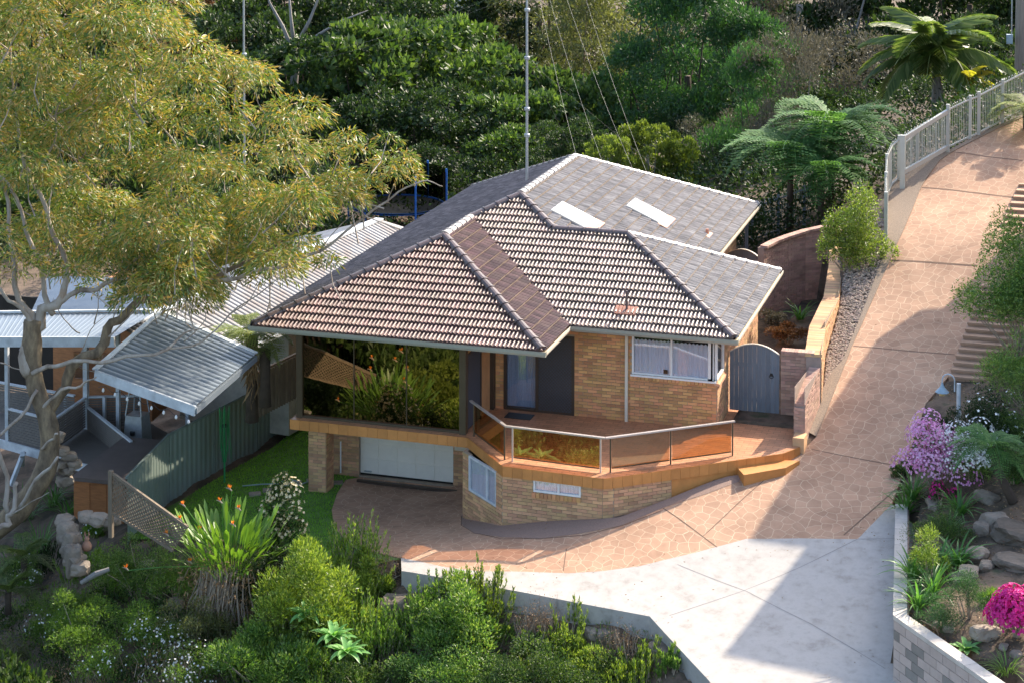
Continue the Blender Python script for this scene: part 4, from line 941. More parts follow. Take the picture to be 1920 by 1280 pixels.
for _ in range(6500):
    k = random.randrange(0, 39); s = random.random(); a, b = pl[k], pr[k]; x, y = a[0]+(b[0]-a[0])*s, a[1]+(b[1]-a[1])*s+random.uniform(-.15, .15)
    if not 4.62 < y < 14: continue
    r = random.uniform(.022, .055); sc = np.array([r, r*random.uniform(.6, 1), r*.55]); an = random.uniform(0, 6.3); c, s_ = math.cos(an), math.sin(an)
    P = icoA*sc; P = np.stack([P[:, 0]*c-P[:, 1]*s_, P[:, 0]*s_+P[:, 1]*c, P[:, 2]], -1)+[x, y, hz(x, y)+.0]
    V.append(P); Fc.append(np.array(icf)+12*cnt); cnt += 1
put('pebbles', npmesh('pebbles', np.concatenate(V), np.concatenate(Fc), M['pebble'], True), label='brown and cream pebbles filling the bed beside the drive', cat='pebbles', kind='stuff')
# ------------------------------------------------------------------ garden steps on the right of the drive
stp = thing('garden_steps', (17.6, 6.5, -1.2), 'flight of shallow tan concrete garden steps climbing beside the driveway', 'steps')
def flight(p0, p1, n, extra=0):
    a, b = np.array(G(*p0)), np.array(G(*p1))
    for k in range(n):
        q = a+(b-a)*k/(n-1); q2 = a+(b-a)*(k+1)/(n-1); x0 = q[0]; y0, y1 = q[1], q2[1]; z = q[2]+.11; m = MB()
        m.box((x0, y0, z-.5), (x0+2.2, y1+.06, z)); m.box((x0-.02, y0-.03, z-.045), (x0+2.2, y0, z+.004)); m.build('step', M['wood_step'], stp)
flight((1779, 712), (1840, 543), 15); flight((1878, 424), (1911, 352), 7)
# ------------------------------------------------------------------ block retaining wall
rw = thing('block_wall', (wallB[0], wallB[1], wallB[2]), 'pale split-faced block retaining wall around the garden bed with random grey blocks', 'wall')
WZ = wallB[2]+1.24; A = np.array(wallB[:2]); Bk = A+np.array([.02, 5.0]); dB = onz(1872, 1288, WZ)[:2]-onz(1676, 1150, WZ)[:2]; dB = dB/np.hypot(*dB); Fr = A+dB*6.5
A = onz(1676, 1152, WZ)[:2]; Bk = onz(1680, 945, WZ-.02)[:2]; Fr = A+dB*6.0
def blocks(parent, a, b, z0, z1, n0=0, greys=()):
    a = Vector((*a, 0)); b = Vector((*b, 0)); L = (b-a).length; d = (b-a)/L; F = Matrix(((d.x, -d.y, 0, a.x), (d.y, d.x, 0, a.y), (0, 0, 1, 0), (0, 0, 0, 1)))
    m = MB(); m.box((0, .015, z0), (L, .3, z1-.09)); m.build('wall_core', M['mortar2'], parent, F)
    bl, bh = .42, .19; j = 0; z = z1-.1
    while z-bh > z0-.2:
        u = -(bl/2 if j % 2 else 0); i = 0
        while u < L:
            lo, hi = max(0, u), min(L, u+bl); u += bl; i += 1
            if hi-lo > .05:
                q = MB(); q.box((lo+.006, -.004, z-bh+.006), (hi-.006, .05, z-.006)); q.build('block', M['blockg' if (i, j) in greys else 'block'], parent, F)
        z -= bh; j += 1
blocks(rw, A, Fr, WZ-1.7, WZ, greys={(1, 1), (2, 2), (3, 1), (3, 3), (5, 2), (2, 4), (6, 3), (8, 1), (7, 4), (9, 2), (6, 5), (4, 4)})
blocks(rw, Bk, A, WZ-1.5, WZ)
k = 0
for (a, b) in ((A, Fr), (Bk, A)):
    L = np.hypot(*(b-a)); n = int(L/.3); d = (b-a)/L; o = np.array([-d[1], d[0]])*.26
    for i in range(n):
        p, q_ = a+d*(L*i/n+.004), a+d*(L*(i+1)/n-.004); m = MB(); P = [tuple(p-o*.06), tuple(q_-o*.06), tuple(q_+o), tuple(p+o)]
        m.prism(P, WZ-.09, WZ+random.uniform(-.002, .002)); m.build('cap_block', M['blockc'], rw)
# ------------------------------------------------------------------ steel picket fences
PK = {}
def hoopmesh(h, w=.075):
    key = round(h, 2)
    if key in PK: return PK[key]
    pts = [(-w/2, 0, 0), (-w/2, 0, h-w/2)]+[(-w/2*math.cos(s), 0, h-w/2+w/2*math.sin(s)) for s in np.linspace(.5, 2.64, 4)]+[(w/2, 0, h-w/2), (w/2, 0, 0)]
    m = MB(); m.tube(pts, .011, 4, False); me = m.mesh('picket', True); me.materials.append(M['cream_metal']); PK[key] = me; return me
def picket_fence(P, h, posts, label, gap=.16, mt='cream_metal', lift=.08, group=None):
    f = thing('picket_fence', P[0], label, 'fence', group); P = [np.array(p, float) for p in P]
    L = [0]
    for a, b in zip(P[:-1], P[1:]): L.append(L[-1]+np.linalg.norm(b-a))
    pos = lambda s: np.array([np.interp(s, L, [p[i] for p in P]) for i in range(3)])
    n = int(L[-1]/gap)
    for i in range(n):
        s = (i+.5)*L[-1]/n; p = pos(s); q = pos(min(s+.05, L[-1])); a = math.atan2(q[1]-p[1], q[0]-p[0])
        put('picket', hoopmesh(h), f, Matrix.Translation((p[0], p[1], p[2]+lift)) @ Matrix.Rotation(a, 4, 'Z'))
    for nm, z in (('top_rail', h-.12+lift), ('bottom_rail', lift+.03)):
        m = MB()
        for a, b in zip(P[:-1], P[1:]): m.beam((a[0], a[1], a[2]+z), (b[0], b[1], b[2]+z), .045, .045)
        m.build(nm, M[mt], f)
    for s in posts:
        p = pos(s*L[-1]); m = MB(); m.box((p[0]-.05, p[1]-.05, p[2]-.2), (p[0]+.05, p[1]+.05, p[2]+h+lift+.02)); m.build('fence_post', M[mt], f)
    return f
HF = 1.36
fpts = [G(1777, 283), G(1811, 266), G(1829, 259), G(1872, 236), (lambda p: p)(G(1935, 203))]
picket_fence(fpts, HF, [0.0, .24, .33, .62, .98], 'pale steel hoop-top picket fence climbing along the top of the driveway')
# gate leaf standing open
gl = thing('picket_gate', G(1692, 352), 'pale steel hoop-top driveway gate standing open at the kerb', 'gate')
ga, gb = np.array(at(1685, 330, 71.5)), None
ga = onz(1692, 352, hz(*G(1692, 352)[:2])); gb = onz(1777, 283, hz(*G(1777, 283)[:2])); gdv = gb-ga; GLn = np.linalg.norm(gdv)
def gp(s, z): p = ga+gdv*s; return (p[0], p[1], p[2]+z)
m = MB(); m.beam(gp(0, -.1), gp(0, 1.65), .15, .15); m.build('hinge_post', M['cream_metal'], gl)
m = MB(); m.beam(gp(1, -.1), gp(1, 1.5), .11, .11); m.build('latch_post', M['cream_metal'], gl)
for nm, z in (('top_rail', 1.48), ('bottom_rail', .42)):
    m = MB(); m.beam(gp(0, z+.05), gp(1, z-.2 if z > 1 else z-.3), .09, .13); m.build(nm, M['cream_metal'], gl)
ang = math.atan2(gdv[1], gdv[0])
for i in range(14):
    s = (i+.7)/14.6; z0 = .45-.38*s; put('picket', hoopmesh(1.25), gl, Matrix.Translation(gp(s, z0)) @ Matrix.Rotation(ang, 4, 'Z'))
f2p = [np.array(ga)+[-.12, .55, 0], (np.array(ga)+np.array(gb))/2+[-.15, .75, 0], np.array(gb)+[-.05, .25, 0]]
picket_fence([tuple(p) for p in f2p], 1.22, [.45], 'pale steel picket fence panel standing behind the open gate')
lw = [G(1661, 452), G(1661, 410), G(1663, 372), G(1672, 352), G(1686, 340)]
picket_fence([tuple(p) for p in lw], HF, [0, .33, .66, 1], 'pale steel picket fence panel seen edge on beside the kerb below the open gate')
bpf = [T(1398, 458), T(1430, 448), T(1470, 434), T(1520, 415)]
picket_fence([tuple(p) for p in bpf], 1.25, [.1, .5, .9], 'shaded hoop-top pool fence behind the rear corner of the roof', mt='gate')
# ------------------------------------------------------------------ green steel boundary fence
gf = thing('steel_fence', (-2, 0, -4.6), 'green ribbed steel boundary fence between the lawn and the spa deck', 'fence')
FP = [(-1.28, 7.6), (-1.33, 5.85), (-1.62, 3.9), (-1.9, 1.9), (-2.24, -.30), (-2.0, -1.9), (-1.76, -3.5)]
_a, _b, _c = [onz(*p, -3.45)[:2] for p in ((555, 693), (315, 815), (237, 895))]
FP = [tuple(_a+(_a-_b)*.55), tuple(_a), tuple(_a+(_b-_a)/3), tuple(_a+(_b-_a)*2/3), tuple(_b), tuple((_b+_c)/2), tuple(_c)]
ZT = [-3.45]*7
for i, (a, b) in enumerate(zip(FP[:-1], FP[1:])):
    a_, b_ = np.array(a), np.array(b); L = np.hypot(*(b_-a_)); d = (b_-a_)/L; o = np.array([-d[1], d[0]]); n = int(L/.055); m = MB(); vs = []
    zb = -5.25 if i < 4 else -5.8
    for k in range(n+1):
        off = .022 if (k % 4) in (0, 1) else -.0; p = a_+d*(L*k/n)+o*off; vs += [(p[0], p[1], zb), (p[0], p[1], ZT[i]-.03)]
    m.add(vs, [(2*k, 2*k+2, 2*k+3, 2*k+1) for k in range(n)]); m.build('fence_panel', M['fencegreen'], gf)
    m = MB(); m.beam((*a, ZT[i]), (*b, ZT[i+1]), .06, .05); m.build('top_rail', M['fencedark'], gf)
    if i: m = MB(); m.box((a[0]-.035, a[1]-.035, zb), (a[0]+.035, a[1]+.035, ZT[i]+.012)); m.build('fence_post', M['fencedark'], gf)
# lattice screen in front of the fence
lt = thing('lattice_screen', (-2.2, -3.7, -4.6), 'weathered timber lattice screen sloping down from its post below the steel fence', 'lattice')
la, lb = np.array(at(212, 888, 44.6)), np.array(at(352, 988, 43.6))
la2 = np.array(at(212, 962, 44.6)); lb2 = np.array(at(325, 1032, 43.6))
def lp(u, v): return (la*(1-u)+lb*u)*(1-v)+(la2*(1-u)+lb2*u)*v
m = MB()
for k in range(-9, 30):
    for s in (1, -1):
        pts = []
        for v in (0, 1):
            u = k/20+(v if s > 0 else -v)*.42
            pts.append((u, v))
        (u0, v0), (u1, v1) = pts
        lo, hi = 0, 1
        def clipt(u0, u1):
            t0, t1 = 0., 1.
            if abs(u1-u0) < 1e-9: return t0, t1
            for bnd, sg in ((0, 1), (1, -1)):
                tt = (bnd-u0)/(u1-u0)
                if (u1-u0)*sg > 0: t0 = max(t0, tt)
                else: t1 = min(t1, tt)
            return t0, t1
        t0, t1 = clipt(u0, u1)
        if t1-t0 > .05: m.beam(lp(u0+(u1-u0)*t0, t0)+np.array([0, .01*s, 0]), lp(u0+(u1-u0)*t1, t1)+np.array([0, .01*s, 0]), .012, .032)
m.build('lattice_slats', M['timbw'], lt, kind='stuff')
m = MB(); m.beam(lp(0, 0), lp(1, 0), .06, .07); m.beam(lp(0, 1), lp(1, 1), .05, .05); m.build('lattice_frame', M['timbw'], lt)
pz = lp(0, 0); m = MB(); m.beam((pz[0]-.06, pz[1], pz[2]+.08), (pz[0]-.06, pz[1], pz[2]-1.5), .1, .1); m.build('lattice_post', M['timbw'], lt)
# spa with a folded vinyl cover
spz = -3.72
spa = thing('spa_tub', (-3.2, -2.2, -4.7), 'square timber-clad spa tub under a brown vinyl cover beside the green fence', 'spa')
S = [onz(133, 893, spz)[:2], onz(214, 902, spz)[:2], onz(300, 848, spz)[:2], onz(222, 836, spz)[:2]]
S = [onz(133, 893, spz)[:2], onz(232, 903, spz)[:2], onz(322, 825, spz)[:2], onz(232, 818, spz)[:2]]
m = MB(); m.prism([tuple(s) for s in S], spz-.1, spz); m.build('spa_cover', M['spacover'], spa)
c_ = sum(S)/4; S2 = [c_+(s-c_)*.95 for s in S]; m = MB(); m.prism([tuple(s) for s in S2], spz-1.1, spz-.1); m.build('spa_cabinet', M['timber'], spa)
for i in range(4):
    a, b = S2[i], S2[(i+1) % 4]; o = np.array([(b-a)[1], -(b-a)[0]]); o = o/np.hypot(*o)*.012
    for k in range(3):
        p, q_ = a+(b-a)*(k/3+.01), a+(b-a)*((k+1)/3-.01); m = MB(); m.prism([tuple(p), tuple(p+o), tuple(q_+o), tuple(q_)], spz-1.08, spz-.11); m.build('spa_panel', M['timber'], spa)
# ------------------------------------------------------------------ folded clothesline
cl = thing('clothesline', (-1.1, 1.7, -4.6), 'folded green rotary clothesline standing on the lawn against the steel fence', 'clothesline')
cb = np.array(G(421, 903)); m = MB(); m.tube([cb+[0, 0, -.1], cb+[0, 0, 2.0]], .025, 8); m.build('pole', M['greenp'], cl)
for k in range(4):
    a = k*1.57+.4; m = MB(); m.tube([cb+[.03*math.cos(a), .03*math.sin(a), .55], cb+[.1*math.cos(a), .1*math.sin(a), 1.2], cb+[.13*math.cos(a), .13*math.sin(a), 2.05]], .014, 5); m.build('arm', M['greenp'], cl)
m = MB()
for k in range(16):
    a = k*.39; r0 = random.uniform(.08, .17); m.tube([cb+[.1*math.cos(a), .1*math.sin(a), 1.95], cb+[r0*math.cos(a+.2)*1.3, r0*math.sin(a+.2), random.uniform(.6, 1.1)], cb+[.12*math.cos(a+.6), .12*math.sin(a+.6), 1.85]], .004, 3, False)
m.build('lines', M['greenp'], cl); m = MB(); m.lathe(tuple(cb+[.02, -.03, 1.5]), [(.03, 0), (.08, .02), (.08, .08), (.03, .1)], 10); m.build('crank', M['black'], cl)
# pavers and hose on the lawn
for i, (px, py) in enumerate([(478, 926), (503, 919), (524, 915), (541, 909), (557, 905), (586, 901), (608, 903), (632, 905)]):
    c = G(px, py); a = .5+random.uniform(-.3, .3); w, h = random.uniform(.12, .17), random.uniform(.1, .14); cs = [(c[0]+x*math.cos(a)-y*math.sin(a), c[1]+x*math.sin(a)+y*math.cos(a)) for x, y in ((-w, -h), (w, -h), (w, h), (-w, h))]
    m = MB(); m.prism(cs, c[2]-.03, c[2]+.035)
    tag(m.build('stepping_stone', M['rock']), ['flat pale stepping stone nearest the flowering shrub', 'second pale stepping stone in the row from the flowering shrub', 'third pale stepping stone in the row across the lawn', 'fourth pale stepping stone in the row across the lawn', 'fifth pale stepping stone in the row across the lawn', 'last pale stepping stone before the garage pillar', 'pale paving stone on the garage side of the brick pillar', 'pale paving stone at the edge of the garage driveway'][i], 'stepping stone', 'stepping stones across the lawn')
hp = [G(*p) for p in [(455, 912), (490, 909), (520, 908), (545, 912), (560, 904), (540, 899), (525, 905), (550, 915), (590, 899), (610, 895)]]
m = MB(); m.tube([p+np.array([0, 0, .03]) for p in hp], .018, 5); tag(m.build('garden_hose', M['tube_pale']), 'pale green garden hose lying coiled on the lawn', 'hose')
# ------------------------------------------------------------------ masts, wires
def onleft(px, py):
    r = ray(px, py); k = (t*CAM[0]-CAM[2])/(r[2]-t*r[0]); return CAM+r*k
def mast(base, h, label, r=.035, collars=()):
    f = thing('antenna_mast', base, label, 'mast'); m = MB(); m.tube([base, (base[0]-.02, base[1], base[2]+h)], [r, r*.7], 8); m.build('pole', M['steel'], f)
    for z in collars: m = MB(); m.lathe((base[0], base[1], base[2]+z), [(r*1.2, 0), (r*2, .02), (r*2, .09), (r*1.2, .11)], 8); m.build('collar', M['steel'], f)
    return f
mb0 = onleft(988, 344); ms = mast(mb0, 9.5, 'tall grey antenna mast rising from the tiled roof of the brick house', .045, (1.4, 2.2, 3.75, 5.2))
top = np.array(mb0)+[0, 0, 3.75]
for e in ((R6[0]-.1, R6[1]+.2, R6[2]+.05), (7.6, 17.6, .45)):
    m = MB(); m.tube([top, e], .003, 3, False); m.build('guy_wire', M['wiregrey'], ms)
pm2 = at(459, 475, 58); mast(pm2, 9.8, 'slim grey antenna mast standing behind the gum tree foliage', .04, (3., 6.))
w_ = thing('overhead_wires', (10, 30, 5), 'thin overhead service wires crossing in front of the forest', 'wire')
def wire(a, b, sag, parent):
    a, b = np.array(a), np.array(b); pts = [a+(b-a)*s+np.array([0, 0, -sag*4*s*(1-s)]) for s in np.linspace(0, 1, 12)]; m = MB(); m.tube(pts, .004, 3, False); m.build('wire', M['wiregrey'], parent)
for a, b, da_, db_ in (((1080, 290), (1000, -60), 68, 90), ((1128, 300), (1020, -40), 67, 90), ((1190, 325), (1050, -40), 66, 88), ((1215, 330), (1090, -30), 66, 88), ((540, 115), (985, -30), 95, 70), ((545, 122), (990, -18), 95, 70)):
    wire(at(*a, da_), at(*b, db_), .3, w_)
# power pole at the right edge
pp = thing('power_pole', at(1912, 150, 84), 'weathered timber power pole with a small blue box at the right edge', 'pole'); b_ = at(1914, 160, 84)
m = MB(); m.tube([(b_[0], b_[1], b_[2]-2.5), (b_[0], b_[1], b_[2]+8)], [.30, .22], 12); m.build('pole', M['pole'], pp)
m = MB(); m.box((b_[0]-.62, b_[1]-.4, b_[2]+1.85), (b_[0]-.35, b_[1]-.15, b_[2]+2.25)); m.build('meter_box', M['lamp'], pp); m = MB(); m.tube([(b_[0]-.4, b_[1]-.3, b_[2]+2.2), (b_[0]-.4, b_[1]-.3, b_[2]+7)], .03, 6); m.build('conduit', M['steel'], pp)
# ------------------------------------------------------------------ garden lamp
lb_ = T(1797, 795); lpz = lb_[2]; lp_ = thing('garden_lamp', lb_, 'blue grey goose-neck lantern post among the shrubs above the azalea', 'lamp')
bx_, by__ = lb_[0], lb_[1]; zt_ = at(1797, 722, np.dot(np.array(lb_)-CAM, FW))[2]
m = MB(); m.tube([(bx_, by__, lpz-.2), (bx_, by__, zt_+.06)], .055, 10); m.build('post', M['nbwhite'], lp_)
m = MB(); m.tube([(bx_-.1, by__, zt_-.15), (bx_-.1, by__, zt_+.12)]+[(bx_-.1-.15+.15*math.cos(a), by__, zt_+.12+.15*math.sin(a)) for a in np.linspace(.3, 3.1, 7)]+[(bx_-.4, by__, zt_+.02)], .018, 6); m.build('bracket', M['nbwhite'], lp_)
m = MB(); m.lathe((bx_-.4, by__, zt_-.19), [(.17, 0), (.155, .02), (.06, .12), (.03, .2), (.02, .24)], 16); m.build('shade', M['lamp'], lp_)
m = MB(); m.lathe((bx_-.4, by__, zt_-.29), [(.02, 0), (.07, .02), (.08, .07), (.06, .12)], 12); m.build('globe', M['globe'], lp_)
# ------------------------------------------------------------------ neighbouring house on the left
nb = thing('neighbour_house', (-5, 8, -4), 'neighbouring house with long corrugated steel roofs and a timber deck behind the gum tree', 'house')
def corrug(P0, P1, P2, P3, name, mt, pitch=.21, amp=.05, parent=nb):
    """corrugated sheet P0-P1 is the ridge/eave edge across which the ribs repeat; ribs run P0->P3"""
    P0, P1, P2, P3 = [np.array(p, float) for p in (P0, P1, P2, P3)]; n = int(np.linalg.norm(P1-P0)/pitch*4); vs = []; up = np.cross(P1-P0, P3-P0); up = up/np.linalg.norm(up); up = up*np.sign(up[2])
    for i in range(n+1):
        s = i/n; a = P0+(P1-P0)*s; b = P3+(P2-P3)*s; o = up*amp*[0, .8, 1, .8][i % 4] if amp > .02 else up*amp*(1 if i % 4 == 0 else 0)
        vs += [tuple(a+o), tuple(b+o)]
    return MB().add(vs, [(2*i, 2*i+2, 2*i+3, 2*i+1) for i in range(n)]).build(name, M[mt], parent)
rA, rB = onz(712, 412, -.6), onz(250, 606, -.6); dR = (rB-rA)/np.linalg.norm(rB-rA)
rB = rA+dR*14.5; eo = np.array([-dR[1], dR[0], 0])*1; eo = eo if eo[0] > 0 else -eo
e1 = rA+eo*2.35+[0, 0, -.9]; e2 = rB+eo*2.35+[0, 0, -.9]; l1 = rA-eo*3.4+[0, 0, -1.0]; l2 = rB-eo*3.4+[0, 0, -1.0]
corrug(rA, rB, e2, e1, 'corrugated_roof', 'metalroof'); corrug(rA, rB, l2, l1, 'corrugated_roof', 'metalroof')
k1 = rA-dR*2.2+eo*.2+[0, 0, -.8]
MB().add([rA, e1, k1], [(0, 1, 2)]).build('hip_end', M['metalroof'], nb); MB().add([rA, k1-[1, 0, 0.2], l1], [(0, 1, 2)]).build('hip_end', M['greyroof'], nb)
m = MB(); m.beam(rA+[0, 0, .03], rB+[0, 0, .03], .3, .05); m.build('ridge_cap', M['nbwhite'], nb)
m = MB(); m.beam(e1+[.03, 0, -.04], e2+[.03, 0, -.04], .12, .1); m.build('gutter', M['nbwhite'], nb)
f_ = -dR[:2]*5.5
m = MB(); m.prism([tuple(e1[:2]-eo[:2]*.5), tuple(e2[:2]-eo[:2]*.5+f_), tuple(l2[:2]+eo[:2]*1.5+f_), tuple(l1[:2]+eo[:2]*1.5)], -4.9, -1.7); m.build('wall', M['nbwall'], nb)
# pergola roof (blue grey) in front
q0, q1, q2, q3 = at(303, 585, 50.5), at(178, 694, 46.2), at(366, 762, 44.9), at(480, 664, 48.9)
# ribs run along the eave direction q1->q2
corrug(q0, q1, q2, q3, 'pergola_roof', 'greyroof', .24, .03)
m = MB(); m.beam(q1+[0, 0, -.1], q2+[0, 0, -.1], .06, .24); m.build('fascia', M['nbwhite'], nb); m = MB(); m.beam(q2+[0, 0, -.1], q3+[0, 0, -.1], .08, .14); m.build('gutter', M['greyroof'], nb)
m = MB(); m.beam(q0+[0, 0, .03], q1+[0, 0, .03], .14, .04); m.build('ridge_cap', M['nbwhite'], nb); m = MB(); m.beam(q0+[0, 0, .03], q3+[0, 0, .03], .14, .04); m.build('ridge_cap', M['nbwhite'], nb)
# flat roof on the left
u0, u1, u2, u3 = at(-60, 590, 53), at(-70, 632, 50.5), at(215, 632, 49.5), at(290, 586, 51.5)
corrug(u0, u3, u2, u1, 'flat_roof', 'greyroof', .16, .012); m = MB(); m.beam(u1+[0, 0, -.12], u2+[0, 0, -.12], .07, .26); m.build('fascia', M['nbwhite'], nb); m = MB(); m.beam(u0+[0, 0, .06], u3+[0, 0, .06], .1, .06); m.build('ridge_cap', M['nbwhite'], nb)
v0, v1, v2, v3 = at(90, 520, 60), at(60, 585, 54), at(300, 583, 52.5), at(430, 528, 56)
corrug(v1, v0, v3, v2, 'upper_roof', 'greyroof', .2)
# deck, posts, rails
dz_ = -4.35
D = [onz(-60, 805, dz_), onz(60, 838, dz_), onz(160, 868, dz_), onz(262, 880, dz_), onz(330, 820, dz_), onz(200, 745, dz_), onz(-60, 730, dz_)]
m = MB(); m.prism([tuple(p[:2]) for p in D], dz_-.08, dz_); m.build('deck', M['deck'], nb)
for a, b in zip(D[:3], D[1:4]): m = MB(); m.beam(a+[0, -.03, -.12], b+[0, -.03, -.12], .05, .24); m.build('deck_beam', M['nbwhite'], nb)
def upost(px, pyb, z0, z1, w=.1, mt='nbwhite'):
    p = onz(px, pyb, z0); m = MB(); m.box((p[0]-w/2, p[1]-w/2, z0-.1), (p[0]+w/2, p[1]+w/2, z1)); m.build('post', M[mt], nb); return p
zq = -1.55
pA = upost(14, 825, dz_, -1.3); pB = upost(162, 868, dz_-1, -1.5, .13); pC = upost(222, 815, dz_, -1.5); pD = upost(352, 800, dz_, -1.9); pE = upost(123, 795, dz_, dz_+.95, .08); pF = upost(196, 805, dz_, dz_+.95, .08)
def rail(a, b, z, nw=7, h=.9):
    m = MB(); m.beam((a[0], a[1], z+h), (b[0], b[1], z+h), .08, .05); m.build('handrail', M['nbwhite'], nb)
    m = MB()
    for k in range(12): m.beam((a[0], a[1], z+.08+k*h/12*.95), (b[0], b[1], z+.08+k*h/12*.95), .012, .052)
    m.build('rail_slats', M['deck'], nb, kind='stuff')
rail(pA, onz(100, 848, dz_), dz_); rail(onz(100, 848, dz_), pB, dz_); rail(pB, onz(246, 872, dz_), dz_-.1, h=.75); rail(pB, onz(262, 800, dz_), dz_); rail(onz(-20, 770, dz_), onz(140, 800, dz_), dz_)
m = MB(); m.prism([tuple(onz(100, 745, dz_)[:2]), tuple(onz(285, 790, dz_)[:2]), tuple(onz(360, 720, dz_)[:2]), tuple(onz(220, 660, dz_)[:2])], dz_, -1.75); m.build('deck_room_wall', M['timber'], nb)
for px, w in ((150, .5), (190, .5), (232, .6)):
    c = onz(px, 770, dz_); m = MB(); m.box((c[0]-w/2, c[1]+.05, dz_+.9), (c[0]+w/2, c[1]+.12, dz_+1.7)); wf = m.build('window_frame', M['timber'], nb); m = MB(); m.box((c[0]-w/2+.05, c[1]+.03, dz_+.95), (c[0]+w/2-.05, c[1]+.045, dz_+1.65)); m.build('pane', GL['curtain'], wf)
m = MB(); c = onz(105, 745, dz_); m.box((c[0]-.2, c[1]+.3, dz_), (c[0]+.15, c[1]+.5, -1.5)); m.build('column', M['nbwhite'], nb)
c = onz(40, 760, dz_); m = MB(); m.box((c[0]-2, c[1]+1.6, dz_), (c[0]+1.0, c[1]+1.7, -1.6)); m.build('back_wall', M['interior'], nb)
m = MB(); m.beam(onz(20, 910, -5.2), onz(45, 845, dz_), .1, .1); m.beam(onz(42, 870, -5.), onz(42, 850, dz_), .12, .12); m.build('brace', M['nbwhite'], nb)
c = onz(137, 830, dz_-.8); m = MB(); m.box((c[0]-.25, c[1], dz_-1.6), (c[0]+.25, c[1]+.5, dz_-.1)); m.build('pier', M['brick'], nb)
# festoon bulbs under the pergola edge
m = MB(); pts = [q1+(q2-q1)*s+np.array([0, -.08, -.3-.05*math.sin(s*40)]) for s in np.linspace(.05, .95, 30)]; m.tube(pts, .008, 3, False); m.build('festoon_cable', M['black'], nb)
for s in np.linspace(.1, .95, 8): p = q1+(q2-q1)*s+np.array([0, -.08, -.42]); m = MB(); m.lathe(tuple(p), [(.01, 0), (.035, .03), (.03, .07), (.012, .1)], 8); m.build('bulb', M['white'], nb)
# patio heater
hb = onz(258, 832, dz_); ph = thing('patio_heater', hb, 'grey pyramid patio heater standing on the neighbouring deck', 'heater')
m = MB()
def frus(m, c, z0, z1, w0, w1): m.add([(c[0]+sx*w, c[1]+sy*w, z) for z, w in ((z0, w0), (z1, w1)) for sx, sy in ((-1, -1), (1, -1), (1, 1), (-1, 1))], [(3, 2, 1, 0), (4, 5, 6, 7), (0, 1, 5, 4), (1, 2, 6, 5), (2, 3, 7, 6), (3, 0, 4, 7)])
frus(m, hb, hb[2], hb[2]+.85, .3, .24); m.build('base', M['steel'], ph)
m = MB()
for sx, sy in ((-1, -1), (1, -1), (1, 1), (-1, 1)): m.beam((hb[0]+sx*.24, hb[1]+sy*.24, hb[2]+.85), (hb[0]+sx*.1, hb[1]+sy*.1, hb[2]+2.0), .03, .03)
m.build('frame', M['steel'], ph); m = MB(); m.tube([(hb[0], hb[1], hb[2]+.85), (hb[0], hb[1], hb[2]+1.95)], .05, 8); m.build('flame_tube', GL['win'], ph); m = MB(); frus(m, hb, hb[2]+2.0, hb[2]+2.12, .26, .05); m.build('hood', M['steel'], ph)
m = MB(); m.lathe((hb[0], hb[1]-.29, hb[2]+.35), [(.0, 0), (.07, 0), (.07, .1), (0, .1)], 10); m.build('control_knob', M['black'], ph)
# paling strip below the neighbour's eave
pf = thing('paling_fence', (-.9, 3, -2.5), 'weathered paling strip below the corrugated eave beside the steel fence', 'fence')
a_, b_2 = onz(478, 700, -2.0), onz(557, 662, -2.0)
for k in range(16):
    p = a_+(b_2-a_)*k/16+np.array([0, 0, 0]); m = MB(); m.box((p[0], p[1]-.02, -3.2), (p[0]+.11, p[1]+.01, -2.02)); m.build('paling', M['timbw'], pf)
m = MB(); m.beam(a_, b_2, .08, .05); m.build('top_rail', M['timbw'], pf)
# trampoline behind
tc_ = T(745, 428)+np.array([0, 0, .95]); tp = thing('trampoline', tc_, 'round trampoline with blue frame and dark net behind the corrugated roof', 'trampoline')
m = MB(); m.tube([(tc_[0]+1.9*math.cos(a), tc_[1]+1.9*math.sin(a), tc_[2]) for a in np.linspace(0, 6.2832, 25)], .05, 6, False); m.build('frame_ring', M['blue'], tp)
m = MB(); m.lathe((tc_[0], tc_[1], tc_[2]-.02), [(1.8, 0), (1.8, .02)], 24); m.build('mat', M['black'], tp)
for k in range(6):
    a = k*1.047+.2; p = (tc_[0]+2.0*math.cos(a), tc_[1]+2.0*math.sin(a)); m = MB(); m.tube([(p[0], p[1], tc_[2]-.9), (p[0], p[1], tc_[2]+1.5)], .04, 6); m.build('pole', M['blue'], tp)
m = MB(); n = 24
m.add([(tc_[0]+1.95*math.cos(k*2*math.pi/n), tc_[1]+1.95*math.sin(k*2*math.pi/n), tc_[2]+z) for z in (0, 1.4) for k in range(n)], [(k, (k+1) % n, n+(k+1) % n, n+k) for k in range(n)]); M['netmesh'] = glassmat('net_mesh', (.25, .25, .24), .0, (.05, .05, .05), .8, 1.05); m.build('safety_net', M['netmesh'], tp)
# ------------------------------------------------------------------ house on the uphill side, right of the view (it shades the drive)
ho = thing('uphill_house', (25, 10, 3), 'brick house on the uphill side whose eaves shade the driveway', 'house')
def lift(px, py, z, Z=7.0):
    g = np.array(G(px, py)); L = (Z-g[2])/SUNV.z; return tuple((g+np.array(SUNV)*L)[:2])
OUT = [lift(1350, 1236, 0), lift(1508, 1028, 0), lift(1402, 1016, 0), lift(1560, 758, 0), lift(1640, 642, 0), lift(1712, 595, 0)]
s0r = lift(1640, 1290, 0); dx = np.array(s0r)-np.array(OUT[0]); dx = dx/np.hypot(*dx)
far = tuple(np.array(OUT[0])+dx*13)
m = MB(); poly = OUT+[(33, 19.5), (far[0], 12), far]; m.prism(poly, 6.85, 7.0); m.build('eave', M['soffit'], ho)
cc = np.mean(np.array(poly), 0); ins_ = [tuple(cc+(np.array(p)-cc)*.9) for p in poly]
